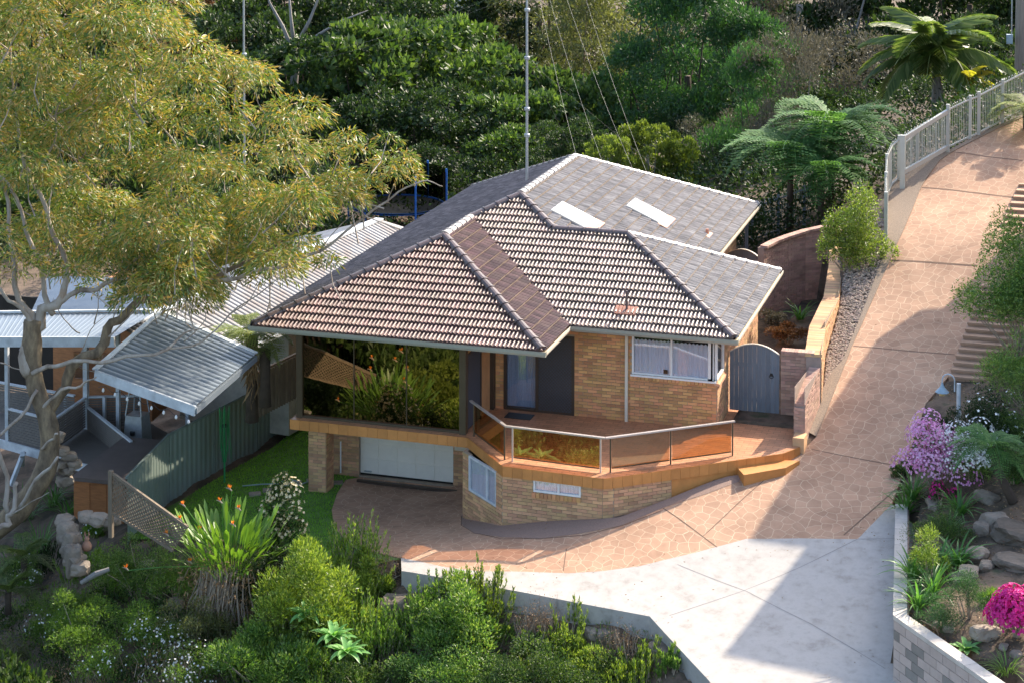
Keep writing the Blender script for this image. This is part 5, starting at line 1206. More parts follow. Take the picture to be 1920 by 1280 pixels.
m = MB(); m.prism(ins_, -3.5, 6.85); m.build('wall', M['brick'], ho)
m = MB(); n = len(poly); m.add([(*p, 7.0) for p in poly]+[(*cc, 8.3)], [(i, (i+1) % n, n) for i in range(n)]); m.build('roof', M['tile'], ho)
# small building glimpsed at the top of the frame
pb = at(868, -28, 130); sb = thing('far_house', pb, 'pale distant house corner showing above the forest at the top', 'house'); m = MB(); m.box((pb[0]-1.2, pb[1], pb[2]-1.6), (pb[0]+1.5, pb[1]+4, pb[2]+2)); m.build('wall', M['white'], sb); m = MB(); m.box((pb[0]-1.6, pb[1]-.5, pb[2]+2), (pb[0]+1.9, pb[1]+4.4, pb[2]+2.2)); m.build('roof', M['greyroof'], sb)
# ------------------------------------------------------------------ vegetation builders
def rnd(n, lo, hi): return RNG.uniform(lo, hi, n)
def unit(v): return v/np.maximum(np.linalg.norm(v, axis=-1, keepdims=True), 1e-9)
def leaf_quads(C, D, L, Wd, fold=.25, N=None):
    """leaves at C pointing along D; each a folded rhombus of two triangles sharing the midrib -> 4 verts, 2 tris"""
    n = len(C); D = unit(D); N = unit(RNG.normal(size=(n, 3))) if N is None else N
    S = unit(np.cross(D, N)); Nn = np.cross(S, D); L = np.broadcast_to(L, (n,))[:, None]; Wd = np.broadcast_to(Wd, (n,))[:, None]
    tip = C+D*L; mid = C+D*L*.45; a = mid+S*Wd*.5+Nn*Wd*fold; b = mid-S*Wd*.5+Nn*Wd*fold
    V = np.stack([C, a, tip, b], 1).reshape(-1, 3); i = np.arange(n)*4
    return V, np.concatenate([np.stack([i, i+1, i+2], -1), np.stack([i, i+2, i+3], -1)])
class Cloud:
    def __init__(s): s.V = []; s.F = []; s.n = 0
    def add(s, V, F): s.V.append(V); s.F.append(F+s.n); s.n += len(V)
    def mesh(s, name, m): return npmesh(name, np.concatenate(s.V), np.concatenate(s.F), m)
def clump(cl, c, r, n, L, Wd, droop=.3, up=.35, shell=.55, jit=.8, lv=.3):
    d = unit(RNG.normal(size=(n, 3))); d[:, 2] = np.where(d[:, 2] < -.35, -d[:, 2], d[:, 2]); rad = shell+(1-shell)*RNG.random(n)**.6
    P = np.array(c)+d*rad[:, None]*np.array(r); D = d+RNG.normal(size=(n, 3))*jit; D[:, 2] += up-droop
    cl.add(*leaf_quads(P, D, L*rnd(n, 1-lv, 1+lv), Wd*rnd(n, 1-lv, 1+lv)))
def branchy(m, base, top, targets, r0, r1, n=6, wob=.25, fork=.35):
    base, top = np.array(base, float), np.array(top, float); k = 6
    pts = [base+(top-base)*i/k+RNG.normal(size=3)*[wob*.4, wob*.4, 0]*(0 < i < k) for i in range(k+1)]
    m.tube(pts, [r0+(r1-r0)*i/k for i in range(k+1)], n)
    for tg in targets:
        s = random.uniform(fork, .95); p = pts[int(s*k)]; tg = np.array(tg); q = [p+(tg-p)*j/4+RNG.normal(size=3)*wob*(0 < j < 4)*.6 for j in range(5)]
        rr = (r0+(r1-r0)*s)*.5; m.tube(q, [rr*(1-.8*j/4) for j in range(5)], 5, False)

# -------- far trees: a few crowns, each placed many times
def archetype(name, m, kind, seed):
    global RNG
    RNG = np.random.default_rng(seed); cl = Cloud(); cs = []; lk = {'mid_green_leaf': 1.45, 'yellow_green_leaf': 1.25, 'dark_glossy_leaf': .95}.get(m.name, 1.)
    if kind == 'broad':
        for i in range(62):
            a = rnd(1, 0, 6.28)[0]; z = rnd(1, .02, 1)[0]; rr = math.sqrt(max(.05, 1-(z*1.05-.3)**2*1.4))*rnd(1, .25, 1.08)[0]; c = (rr*math.cos(a), rr*math.sin(a), z*1.45); cs.append(c); q = rnd(1, .6, 1.25)[0]
            clump(cl, c, (.22*q, .22*q, .12*q), int(250*q*q*(.6 if m.name.startswith('mid') else 1.)), .056*lk, .032*lk, shell=.35)
    if kind == 'cone':
        for i in range(60):
            z = (i+.5)/60; a = i*2.4; rr = (1-z)**.7*rnd(1, .55, 1)[0]+.08; c = (rr*math.cos(a), rr*math.sin(a), .15+z*1.75-rr*.15); cs.append(c)
            clump(cl, c, (.30, .30, .09), 300, .05, .016, droop=.5, shell=.3)
    if kind == 'feather':
        for i in range(70):
            z = rnd(1, 0, 1)[0]; a = rnd(1, 0, 6.28)[0]; rr = math.sin(min(1, 1.15-z)*1.5)*rnd(1, .35, 1)[0]; c = (rr*math.cos(a), rr*math.sin(a), .1+z*1.5); cs.append(c)
            clump(cl, c, (.27, .27, .10), 300, .055, .014, droop=.35, shell=.2)
    if kind == 'thin':
        for i in range(40):
            z = rnd(1, 0, 1)[0]; a = rnd(1, 0, 6.28)[0]; rr = rnd(1, .2, 1)[0]*(1-.35*z); c = (rr*math.cos(a), rr*math.sin(a), .25+z*1.3); cs.append(c)
            clump(cl, c, (.24, .24, .17), 230, .045, .014, shell=.1)
    me = cl.mesh('crown', m); tm = MB(); branchy(tm, (0, 0, -1.6), (0, 0, 1.0), [c for c in cs[::4]], .075, .03, wob=.06)
    tr = tm.mesh('trunk', True); return me, tr
ARC = {}
for k, (mt, kind, bk) in enumerate([('dark', 'broad', 'barkd'), ('mid', 'broad', 'barkd'), ('feather', 'feather', 'barkd'), ('greybr', 'thin', 'barkg'), ('olive', 'cone', 'barkr'), ('bright', 'broad', 'barkd'), ('rust', 'thin', 'barkg'), ('yelgr', 'broad', 'barkg'), ('shrubd', 'broad', 'barkg'), ('lime', 'thin', 'barkg')]):
    me, tr = archetype('crown', M[mt], kind, 100+k); tr.materials.append(M[bk]); ARC[mt] = (me, tr)
RNG = np.random.default_rng(5)
def far_tree(px, pytop, d, rx, hz_, mt, label, name='forest_tree', cat='tree', group='forest trees behind the house'):
    p = at(px, pytop, d); h = hz_; s = rx; zs = h/1.45; z0 = p[2]-h
    o = thing(name, (p[0], p[1], z0), label, cat, group); me, tr = ARC[mt]
    Mx = Matrix.Translation(Vector((p[0], p[1], z0))) @ Matrix.Rotation(random.uniform(0, 6.28), 4, 'Z') @ Matrix.Diagonal((s, s, zs, 1))
    put('crown', me, o, Mx); put('trunk', tr, o, Mx); return o
FT = [  # px, top, depth, radius, height, leaf, label
 (640, -60, 118, 6.5, 10, 'dark', 'dark glossy tree at the top beside the pale-trunked tree'),
 (500, -80, 112, 6, 10, 'dark', 'dark tree at the top left behind the slim mast'),
 (790, -70, 122, 6, 9, 'mid', 'mid green tree at the top below the far house corner'),
 (905, 10, 118, 4.2, 7, 'shrubd', 'almost black rounded tree just left of the tall mast at the top'),
 (1010, -90, 120, 6, 11, 'olive', 'olive conifer right of the tall mast at the top'),
 (1150, -70, 118, 5.5, 10, 'olive', 'olive conifer with spreading layers left of the dark feathery tree'),
 (1500, -120, 112, 7, 13, 'greybr', 'grey brown thin tree at the top right of centre'),
 (1660, -100, 115, 6, 11, 'shrubd', 'very dark tree at the top behind the palm'),
 (1820, -110, 112, 6, 12, 'dark', 'dark tree at the top right behind the power pole'),
 (1370, -120, 116, 6, 11, 'feather', 'deep green feathery tree at the top beyond the nearer feathery tree'),
 (360, -60, 108, 4.5, 7, 'rust', 'rusty brown tree at the top left above the gum crown'),
 (230, -80, 108, 6, 8, 'dark', 'dark tree at the top left corner behind the gum crown'),
 (60, -80, 108, 6, 9, 'mid', 'green tree in the far top left corner behind the gum crown'),
 (590, 70, 100, 5.2, 8, 'dark', 'dark glossy tree in the middle of the forest right of the gum crown'),
 (700, 60, 98, 5, 8, 'mid', 'lighter green tree in the middle of the forest between gum crown and mast'),
 (820, 50, 104, 4.5, 8, 'mid', 'sunlit bright green tree left of the tall mast'),
 (910, 110, 98, 4.2, 7, 'mid', 'leafy green tree directly left of the tall mast'),
 (770, 170, 92, 4.4, 7, 'dark', 'dark tree above the trampoline'),
 (880, 200, 90, 4.2, 6, 'dark', 'dark tree behind the rear ridge left of the mast'),
 (650, 210, 90, 4.2, 6, 'shrubd', 'dark shrubby tree behind the tip of the gum crown'),
 (1060, 150, 95, 4.2, 7, 'mid', 'mid green tree just right of the tall mast'),
 (990, 190, 90, 3.6, 6, 'mid', 'small green tree behind the foot of the tall mast'),
 (1290, 5, 96, 5.6, 12, 'feather', 'large dark green feathery tree in the centre right of the forest'),
 (1200, 110, 94, 3.8, 8, 'feather', 'lower left lobe of feathery green tree beside the guy wires'),
 (1400, 60, 94, 4.2, 9, 'feather', 'feathery tree right of the largest feathery tree'),
 (1490, 70, 98, 4.8, 9, 'greybr', 'grey brown sparse tree above the tree ferns'),
 (1590, 90, 96, 4.4, 8, 'greybr', 'grey brown shrubby tree left of the palm'),
 (1420, 200, 88, 3.6, 6, 'shrubd', 'dark shrub tree behind the left tree fern'),
 (1340, 232, 80, 1.9, 4.2, 'greybr', 'grey twiggy shrub behind the ridge beside the lime green shrub'),
 (1215, 238, 76, 1.5, 3.4, 'yelgr', 'yellow green shrub standing right behind the rear roof ridge'),
 (1275, 262, 77, 1.1, 2.6, 'yelgr', 'smaller yellow green shrub behind the ridge by the grey shrub'),
 (1140, 262, 75, 1.1, 2.4, 'yelgr', 'low green shrub behind the ridge near the guy wires'),
 (1700, 60, 100, 4.4, 9, 'shrubd', 'dark tree directly behind the palm crown'),
 (1850, 60, 98, 4.2, 9, 'shrubd', 'dark tree between the palm and the power pole'),
 (1885, 120, 88, 1.7, 3.2, 'mid', 'leafy hedge shrub beside the power pole above the picket fence'),
 (1600, 250, 86, 3.2, 4.5, 'shrubd', 'low dark shrub in the gloom right of the tree ferns'),
 (30, 330, 80, 4, 7, 'mid', 'green tree behind the left side of the gum crown'),
 (300, 250, 84, 4.5, 8, 'dark', 'dark tree behind the middle of the gum crown'),
 (140, 200, 88, 5, 8, 'dark', 'dark tree behind the upper left of the gum crown'),
 (480, 240, 88, 4.5, 7, 'dark', 'dark tree seen through the gap in the gum crown'),
 (560, 320, 78, 3.2, 4.5, 'shrubd', 'dark shrub behind the corrugated roof ridge'),
 (820, 290, 82, 2.8, 4, 'shrubd', 'dark shrub between the trampoline and the rear roof edge'),
 (430, 380, 74, 2.6, 3.5, 'dark', 'dark shrub behind the neighbouring roofs'),
 (1480, 95, 77, 2.5, 8, 'greybr', 'grey brown feathery tree right behind the tree ferns'), (1415, 130, 78, 2.4, 7.5, 'feather', 'slender feathery green tree left of the tree ferns'),
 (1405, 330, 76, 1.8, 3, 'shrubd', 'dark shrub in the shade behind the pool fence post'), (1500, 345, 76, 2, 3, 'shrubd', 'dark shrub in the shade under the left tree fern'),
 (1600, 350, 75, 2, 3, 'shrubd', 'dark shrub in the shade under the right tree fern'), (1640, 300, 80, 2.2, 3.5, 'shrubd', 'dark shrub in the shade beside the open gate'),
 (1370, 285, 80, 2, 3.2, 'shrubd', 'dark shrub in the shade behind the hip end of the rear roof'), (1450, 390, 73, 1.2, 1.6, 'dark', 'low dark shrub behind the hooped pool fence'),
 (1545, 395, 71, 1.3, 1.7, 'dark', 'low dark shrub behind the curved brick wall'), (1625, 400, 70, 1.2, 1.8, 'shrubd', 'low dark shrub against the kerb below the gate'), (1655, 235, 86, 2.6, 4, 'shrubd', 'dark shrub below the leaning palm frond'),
 (1760, 225, 84, 2.2, 3, 'shrubd', 'dark shrub behind the foot of the large palm'), (1555, 180, 88, 3, 5, 'shrubd', 'dark tree above the highest tree fern'),
 (960, 250, 86, 2.6, 4, 'mid', 'green shrub behind the rear hip left of the mast foot'), (1065, 235, 80, 2, 3, 'dark', 'dark shrub right behind the ridge peak'),
 (460, 20, 104, 5, 9, 'dark', 'dark tree behind the slim mast'), (720, -10, 108, 5, 9, 'dark', 'dark tree right of the pale forked limbs'), (1100, 60, 106, 4.6, 9, 'olive', 'olive conifer between the mast and the feathery tree'), (250, 120, 94, 5, 8, 'dark', 'dark tree behind the gum crown centre'),
]
for a in FT: far_tree(*a)
# growth on the bank between the camera and the garden, below the frame (mirrored in the sunroom glass)
for i, (x, y, r_, h_, mt, lb_t) in enumerate([(-6.5, -9.5, 1.8, 4.2, 'mid', 'green tree low on the bank left of the view'), (-4, -11, 1.7, 4, 'shrubd', 'dark shrub low on the bank left of centre'), (-1.5, -10, 1.5, 3.4, 'mid', 'leafy shrub low on the bank below the daisies'), (.8, -11.5, 1.7, 4, 'yelgr', 'yellow green shrub low on the bank'), (3.2, -12.5, 1.8, 4.2, 'mid', 'green shrub low on the bank in the centre'), (6, -13, 1.8, 4, 'shrubd', 'dark shrub low on the bank under the concrete'), (-8.5, -7, 1.9, 4.2, 'dark', 'dark tree beyond the lower left corner'), (-10.5, -11, 2.2, 5, 'mid', 'green tree beyond the left edge of the bank'), (-6, -14.5, 2.2, 5, 'dark', 'dark tree far down the bank'), (-1, -15.5, 2.2, 5, 'mid', 'green tree far down the bank in the centre'), (-13, -5, 2.4, 6, 'dark', 'dark tree left of the gum trunk'), (-11.5, -20, 3.2, 12, 'mid', 'tall green tree at the foot of the bank on the left'), (-7.5, -21, 3.2, 12.5, 'dark', 'tall dark tree at the foot of the bank'), (-3.5, -20.5, 3.2, 12, 'mid', 'tall green tree at the foot of the bank in the middle'), (.5, -21, 3.2, 11.5, 'shrubd', 'tall dark tree at the foot of the bank on the right'), (-14, -27, 4, 14, 'dark', 'tall dark tree beyond the foot of the bank on the left'), (-8, -28, 4, 14, 'shrubd', 'tall dark tree beyond the foot of the bank'), (-2, -28, 4, 13, 'dark', 'tall dark tree beyond the foot of the bank on the right')]):
    z0 = gz(x, y)-.2; o = thing('bank_tree', (x, y, z0), lb_t, 'tree', 'trees low on the bank'); me, tr = ARC[mt]; Mx = Matrix.Translation(Vector((x, y, z0))) @ Matrix.Rotation(i*1.3, 4, 'Z') @ Matrix.Diagonal((r_, r_, h_/1.45, 1)); put('crown', me, o, Mx); put('trunk', tr, o, Mx)
# understorey that fills the gloom between the trunks
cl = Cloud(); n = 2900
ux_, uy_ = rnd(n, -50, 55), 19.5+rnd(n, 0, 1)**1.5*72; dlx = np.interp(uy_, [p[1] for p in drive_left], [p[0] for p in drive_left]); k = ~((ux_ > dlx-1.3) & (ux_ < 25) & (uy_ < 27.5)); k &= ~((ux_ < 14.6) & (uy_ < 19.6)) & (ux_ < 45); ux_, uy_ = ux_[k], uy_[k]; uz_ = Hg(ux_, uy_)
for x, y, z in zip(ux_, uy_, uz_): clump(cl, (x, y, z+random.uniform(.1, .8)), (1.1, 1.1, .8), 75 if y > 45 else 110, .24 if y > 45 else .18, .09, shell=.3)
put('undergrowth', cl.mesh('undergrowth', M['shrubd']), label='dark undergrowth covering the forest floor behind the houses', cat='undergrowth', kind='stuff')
# pale-trunked tree in the forest
def trunk_tree(px, pyb, pyt, d, label, forks):
    b = at(px, pyb, d); o = thing('pale_trunk_tree', b, label, 'tree'); m = MB(); tp_ = at(px+6, pyt, d); m.tube([b-[0, 0, 3], b, b+(tp_-b)*.5+[.1, 0, 0], tp_], [.32, .28, .2, .13], 8); m.build('trunk', M['barkg'], o, smooth=True)
    for f in forks: m = MB(); Q = [at(x, y, d) for x, y in f]; m.tube(Q, [.13*(1-.8*i/(len(Q)-1)) for i in range(len(Q))], 6); m.build('limb', M['barkg'], o, smooth=True)
trunk_tree(548, 175, 90, 99, 'pale grey trunked tree with forked bare limbs in the forest', [[(550, 100), (530, 50), (505, 5), (495, -40)], [(552, 95), (545, 30), (540, -40)], [(553, 90), (580, 40), (600, -10), (610, -40)], [(556, 100), (590, 70), (640, 40), (690, 20)]])
# -------- ferns and palms: each frond an object of its own, sharing its shape
FR = {}
def frond_mesh(key, mt, L, pin, npair, arch, hang=.2, wd=.02, feather=0):
    if key in FR: return FR[key]
    cl = Cloud(); s = np.linspace(0, 1, 10); X = L*s*(1-.12*arch*s**2); Z = L*(.32*s*(1-s)*1.6*arch*1.2-.42*arch*s**2.2)
    V = []; F_ = []
    for i in range(10): w = wd*(1-.8*s[i]); V += [(X[i], -w, Z[i]), (X[i], w, Z[i])]
    Fq = [(2*i, 2*i+1, 2*i+3) for i in range(9)]+[(2*i, 2*i+3, 2*i+2) for i in range(9)]; cl.add(np.array(V), np.array(Fq))
    t_ = (np.arange(npair)+.5)/npair; t_ = .1+.9*t_; px_ = np.interp(t_, s, X); pz_ = np.interp(t_, s, Z); ll = pin*np.sin(np.clip(t_*1.05, 0, 1)*math.pi)**.6
    for sg in (-1, 1):
        C = np.stack([px_, 0*px_, pz_], -1); D = np.stack([.55+0*px_, sg*np.ones(npair), -hang-.15*RNG.random(npair)], -1)+RNG.normal(size=(npair, 3))*.05
        if not feather: cl.add(*leaf_quads(C, D, ll, pin*.17, N=np.tile([0, 0, 1.], (npair, 1)), fold=.08))
        else:
            Du = unit(D)
            for q in np.linspace(.12, 1, feather):
                Cq = C+Du*ll[:, None]*q*.9
                for s2 in (-1, 1):
                    D2 = Du*.5+s2*np.array([[.8, 0, -.05]])-[0, 0, .1]; cl.add(*leaf_quads(Cq, D2+RNG.normal(size=C.shape)*.06, ll*.24*(1.1-q*.7), .045, N=np.tile([0, 0, 1.], (npair, 1)), fold=0))
    FR[key] = cl.mesh('frond', M[mt]); return FR[key]
def crown_of(o, c, meshes, n, tilt0, tilt1, scale=1., turns=None, flat=0):
    for i in range(n):
        a = i*2.399+random.uniform(-.2, .2); tl = tilt0+(tilt1-tilt0)*(i/(n-1))**1.0+random.uniform(-.08, .08); s = scale*random.uniform(.85, 1.1)
        Mx = Matrix.Translation(Vector([float(v) for v in c])) @ Matrix.Rotation(a, 4, 'Z') @ Matrix.Rotation(-tl, 4, 'Y') @ Matrix.Scale(s, 4)
        put('frond', random.choice(meshes), o, Mx)
def tree_fern(c, trunk_h, L, n, label, mt='fern', lean=(0, 0), t0=.45, t1=-.2, name='tree_fern', tr=.12):
    c = np.array(c, float); o = thing(name, (c[0], c[1], c[2]-trunk_h), label, 'fern'); m = MB(); m.tube([c+[lean[0], lean[1], -trunk_h], c+[lean[0]*.4, lean[1]*.4, -trunk_h*.5], c], [tr*1.2, tr*.9, tr*1.1], 8)
    tk = m.build('trunk', M['barkd'], o, smooth=True)
    ms_ = [frond_mesh((mt, 'f', i), mt, 1.0, .30, 24, .9+.25*i, .15, .012, 5) for i in range(2)]
    crown_of(o, c, ms_, n, t0, t1, L); return o
tree_fern(at(1482, 285, 66.5), 2.8, 2.6, 20, 'tall green tree fern with broad fronds left of the pair beyond the courtyard')
tree_fern(at(1560, 240, 67.5), 3.6, 2.6, 20, 'highest tree fern with level fronds below the palm')
tree_fern(at(1540, 320, 65), 2.4, 2.1, 16, 'lower tree fern with drooping fronds above the lime shrub')
tree_fern(at(472, 628, 50.5), 2.3, 1.45, 14, 'pale tree fern on a shaggy trunk beside the corrugated eave', 'fernpale', tr=.16)
tree_fern(at(1925, 205, 62), 1.8, 1.5, 10, 'tree fern reaching in at the right edge over the drive', 'fernpale')
def skirt(c, n, L):
    cl = Cloud(); P = np.array(c)+RNG.normal(size=(n, 3))*[.1, .1, .35]; D = np.stack([RNG.normal(size=n)*.35, RNG.normal(size=n)*.35, -np.ones(n)], -1); cl.add(*leaf_quads(P, D, L*rnd(n, .5, 1.2), .05)); return cl
tf = bpy.data.objects['tree_fern.003']; put('dead_fronds', skirt(at(472, 665, 50.4), 160, .5).mesh('dead_fronds', M['dry']), tf)
tree_fern(at(497, 655, 50.2), 1.5, .5, 6, 'stubby companion trunk of the pale tree fern', 'fernpale', tr=.15)
# palms
def palm(c, h, L, n, label, mt='palm', stems=1, pin=.42):
    c = np.array(c, float); o = thing('palm', (c[0], c[1], c[2]-h), label, 'palm')
    for k in range(stems): m = MB(); dx_ = k*.28; m.tube([c+[dx_, 0, -h], c+[dx_*.6, 0, -h*.4], c+[dx_*.2, 0, 0]], [.13, .11, .09], 8); m.build('trunk', M['barkg'], o, smooth=True)
    ms_ = [frond_mesh((mt, 'p', i), mt, 1.0, .34, 48, 1.3+.3*i, 1.1, .012) for i in range(2)]; crown_of(o, c, ms_, n, 1.35, .05, L)
palm(at(1752, 135, 80), 2.9, 3.7, 22, 'large kentia palm with long arching fronds above the picket fence', stems=3)
palm(at(1812, 165, 78.5), 1.4, 1.6, 9, 'small yellow-fronded palm beside the large palm', 'palmy')
# -------- bushes
def bush(c, r, n, L, Wd, mt, label, cat='shrub', name='shrub', nc=14, stem=True, up=.35, droop=.2, jit=.8, flowers=None, group=None, lump=.42):
    c = np.array(c, float); o = thing(name, (c[0], c[1], c[2]), label, cat, group); cl = Cloud(); r = np.array(r, float); cs = []
    for i in range(nc):
        d = unit(RNG.normal(size=3)); d[2] = abs(d[2])*.9+.05; p = c+[0, 0, r[2]*.25]+d*r*rnd(1, .25, .95)[0]; cs.append(p)
        clump(cl, p, r*lump*rnd(1, .6, 1.1)[0], n//nc, L, Wd, droop=droop, up=up, jit=jit, shell=.35)
    put('foliage', cl.mesh('foliage', M[mt]), o)
    if stem:
        m = MB()
        for p in cs[::2]: m.tube([c-[0, 0, .15], (c+p)/2+RNG.normal(size=3)*.04, p], [.022, .016, .006], 4, False)
        m.build('stem', M['stem'], o)
    if flowers:
        fm, fn, fs, side = flowers; fc = Cloud(); d = unit(RNG.normal(size=(fn, 3))); d[:, 2] = np.abs(d[:, 2])*.9+.02
        ci = RNG.integers(0, len(cs), fn); P = np.array(cs)[ci]+d*r*lump*1.02
        if side is not None: k = side(P); P = P[k]; d = d[k]
        for q in range(5):
            a = q*1.2566; tng = unit(np.cross(d, [0.3, .2, 1])); b2 = np.cross(d, tng); D = tng*math.cos(a)+b2*math.sin(a)+d*.35; fc.add(*leaf_quads(P, D, fs, fs*.75, N=d, fold=.1))
        put('flowers', fc.mesh('flowers', M[fm]), o, kind='stuff')
    return o
def shoots(c, R_, n, H_, mt, label, L=.10, Wd=.026, per=46, lean=.3, cat='shrub', name='shrub', group=None):
    """upright shoots crowded with narrow leaves"""
    c = np.array(c, float); o = thing(name, c, label, cat, group); cl = Cloud(); m = MB()
    for i in range(n):
        a = random.uniform(0, 6.28); rr = math.sqrt(random.random()); b = c+np.array([R_[0]*rr*math.cos(a), R_[1]*rr*math.sin(a), 0]); b[2] = gz(b[0], b[1]) if abs(gz(b[0], b[1])-c[2]) < 1.2 else c[2]
        h = H_*random.uniform(.6, 1.1)*(1-.35*rr); d = np.array([lean*rr*math.cos(a)+random.gauss(0, .12), lean*rr*math.sin(a)+random.gauss(0, .12), 1.]); s = rnd(per, .25, 1.); P = b+d*h*s[:, None]+np.array([0, 0, -.06])*s[:, None]**2
        an = rnd(per, 0, 6.28); D = np.stack([np.cos(an)*.55, np.sin(an)*.55, .85+0*an], -1)+d*.3; cl.add(*leaf_quads(P, D, L*rnd(per, .7, 1.25), Wd))
        m.tube([b, b+d*h*.95], [.012, .004], 3, False)
    for i in range(max(4, n//6)):
        a = random.uniform(0, 6.28); rr = math.sqrt(random.random())*.85; clump(cl, c+[R_[0]*rr*math.cos(a), R_[1]*rr*math.sin(a), H_*(.42-.2*rr)], (R_[0]*.4, R_[1]*.4, H_*.3), 170, L*.9, Wd, droop=0, up=1.1, jit=.5, shell=.3)
    put('foliage', cl.mesh('foliage', M[mt]), o); m.build('stem', M['stem'], o); return o
def strap_mesh(key, mt, L, Wd, arch, seg=5, tipw=.1):
    if key in FR: return FR[key]
    s = np.linspace(0, 1, seg+1); V = []; w = Wd*np.sin(np.clip(.25+s*.75, 0, 1)*math.pi)**.7*.5+.002
    for i in range(seg+1): x = L*(s[i]*.35+arch*s[i]**2*.6); z = L*(s[i]*.95-arch*s[i]**2*.75); V += [(x, -w[i], z+w[i]*.4), (x, 0, z), (x, w[i], z+w[i]*.4)]
    Fq = []
    for i in range(seg): a = 3*i; Fq += [(a, a+1, a+4), (a, a+4, a+3), (a+1, a+2, a+5), (a+1, a+5, a+4)]
    FR[key] = npmesh('leaf', np.array(V), np.array(Fq), M[mt]); return FR[key]
def strappy(c, n, L, Wd, mt, label, arch=(.4, .7, 1.), cat='plant', name='agapanthus', group=None, tilt=.25, spread=.12):
    c = np.array(c, float); o = thing(name, c, label, cat, group)
    ms_ = [strap_mesh((mt, L, Wd, a), mt, L, Wd, a) for a in arch]
    for i in range(n):
        a = i*2.399; b = c+np.array([spread*math.cos(a)*random.random(), spread*math.sin(a)*random.random(), 0]); put('leaf', random.choice(ms_), o, Matrix.Translation(Vector(b)) @ Matrix.Rotation(a+random.uniform(-.3, .3), 4, 'Z') @ Matrix.Rotation(random.uniform(-.35, tilt), 4, 'Y') @ Matrix.Scale(random.uniform(.7, 1.15), 4))
    return o
G0 = lambda px, py: T(px, py)
def B(px, pybase, wpx, hpx, n, L, Wd, mt, label, **kw):
    """a shrub whose foot is on the ground at that spot, sized by its height and spread"""
    b = T(px, pybase); d = float(np.dot(b-CAM, FW)); s = d/F_PX; return bush((b[0], b[1], b[2]-.05), (wpx*s/2, wpx*s/2*.8, hpx*s*.85), n, L, Wd, mt, label, **kw)
B(1600, 522, 150, 150, 9000, .085, .038, 'lime', 'rounded lime green shrub growing over the end of the brick wall', nc=26, lump=.36)
B(1910, 665, 250, 260, 22000, .085, .03, 'bright', 'feathery green maple-like shrub overhanging the garden steps', nc=64, lump=.24, droop=.5)
B(1925, 760, 200, 130, 7000, .12, .018, 'bright', 'soft grassy green shrub beside the lower garden steps', nc=20, droop=.1)
B(1885, 735, 110, 90, 2400, .12, .012, 'dry', 'dry brown twiggy shrub hanging beside the steps', nc=10, droop=.6)
B(1860, 868, 170, 125, 7000, .06, .03, 'shrubd', 'dark leafed shrub dotted with white flowers behind the lamp', nc=20, flowers=('petwhite', 90, .04, None))
B(1915, 850, 130, 110, 4000, .09, .02, 'mid', 'green shrub with small white daisies right of the lamp', nc=14, flowers=('petwhite', 60, .035, None))
B(1778, 850, 80, 90, 2600, .05, .025, 'shrubd', 'small dark shrub at the drive edge under the lamp shade', nc=8)
B(1756, 915, 150, 118, 2600, .045, .022, 'mid', 'pink azalea spilling towards the driveway', nc=30, flowers=('petpink', 2900, .036, None), name='azalea', cat='azalea', lump=.42)
B(1822, 895, 150, 110, 1800, .045, .022, 'mid', 'white azalea in full flower between the lamp and the tree fern', nc=20, flowers=('petwhite', 1500, .034, None), name='azalea', cat='azalea', lump=.36)
B(1765, 945, 55, 50, 900, .05, .02, 'mid', 'small magenta azalea below the pink azalea', nc=6, flowers=('petmag', 160, .036, None), name='azalea', cat='azalea')
B(1903, 1192, 110, 95, 2400, .045, .022, 'mid', 'round magenta azalea covered in flowers on the rockery', nc=18, flowers=('petmag', 2200, .045, None), name='azalea', cat='azalea', lump=.55)
fb = T(1898, 935); dfb = float(np.dot(fb-CAM, FW)); fc_ = at(1858, 838, dfb)
tree_fern(fc_, fc_[2]-fb[2], 1.1, 14, 'olive tree fern with a leaning trunk among the azaleas', 'fern', lean=(.5, -.1), tr=.1)
# rockery beds along the block wall
k = 0
for px, py, n, lb_t in [(1712, 925, 34, 'at the top end of the block wall'), (1700, 955, 30, 'second down the block wall'), (1800, 955, 30, 'below the olive tree fern'), (1780, 1000, 30, 'behind the bushy mound'), (1712, 1075, 30, 'midway down the block wall'), (1760, 1060, 30, 'beside the pale boulder'), (1795, 1050, 26, 'against the rock outcrop'), (1722, 1130, 30, 'at the bend of the block wall'), (1750, 1100, 24, 'behind the two round green shrubs')]:
    strappy(G0(px, py+12), int(n*1.5), .82, .045, 'strap', 'strap-leaved agapanthus clump '+lb_t, group='agapanthus clumps along the block wall')
B(1752, 1032, 135, 95, 6500, .05, .012, 'mid', 'olive green bushy mound in the bed by the block wall', nc=16)
B(1740, 1090, 80, 95, 2400, .09, .014, 'lime', 'yellow green weedy shrub in the bed by the block wall', nc=8)
B(1815, 1160, 110, 85, 6000, .04, .009, 'feather', 'round dense green shrub right of the pair by the wall bend', nc=14, lump=.5)
B(1768, 1185, 100, 70, 5000, .04, .009, 'feather', 'low round green shrub left of the pair by the wall bend', nc=12, lump=.5)
def agave(c, n, L, label, mt='agave', w=.12):
    o = thing('agave', c, label, 'agave'); ms_ = [strap_mesh((mt, 'ag', L, a), mt, L, w, a, 5) for a in (.25, .6)]
    for i in range(n): a = i*2.399; put('leaf', ms_[i % 2], o, Matrix.Translation(Vector([float(v) for v in c])) @ Matrix.Rotation(a, 4, 'Z') @ Matrix.Rotation(.9*(1-i/n)**.8, 4, 'Y') @ Matrix.Scale(1-.4*i/n, 4))
agave(G0(1812, 1218), 16, .46, 'bright green agave rosette growing in the mulch behind the block wall', w=.13)
strappy(G0(1888, 1262), 70, .5, .012, 'bright', 'tufted grass clump at the lower right corner', name='grass_tuft', spread=.2)
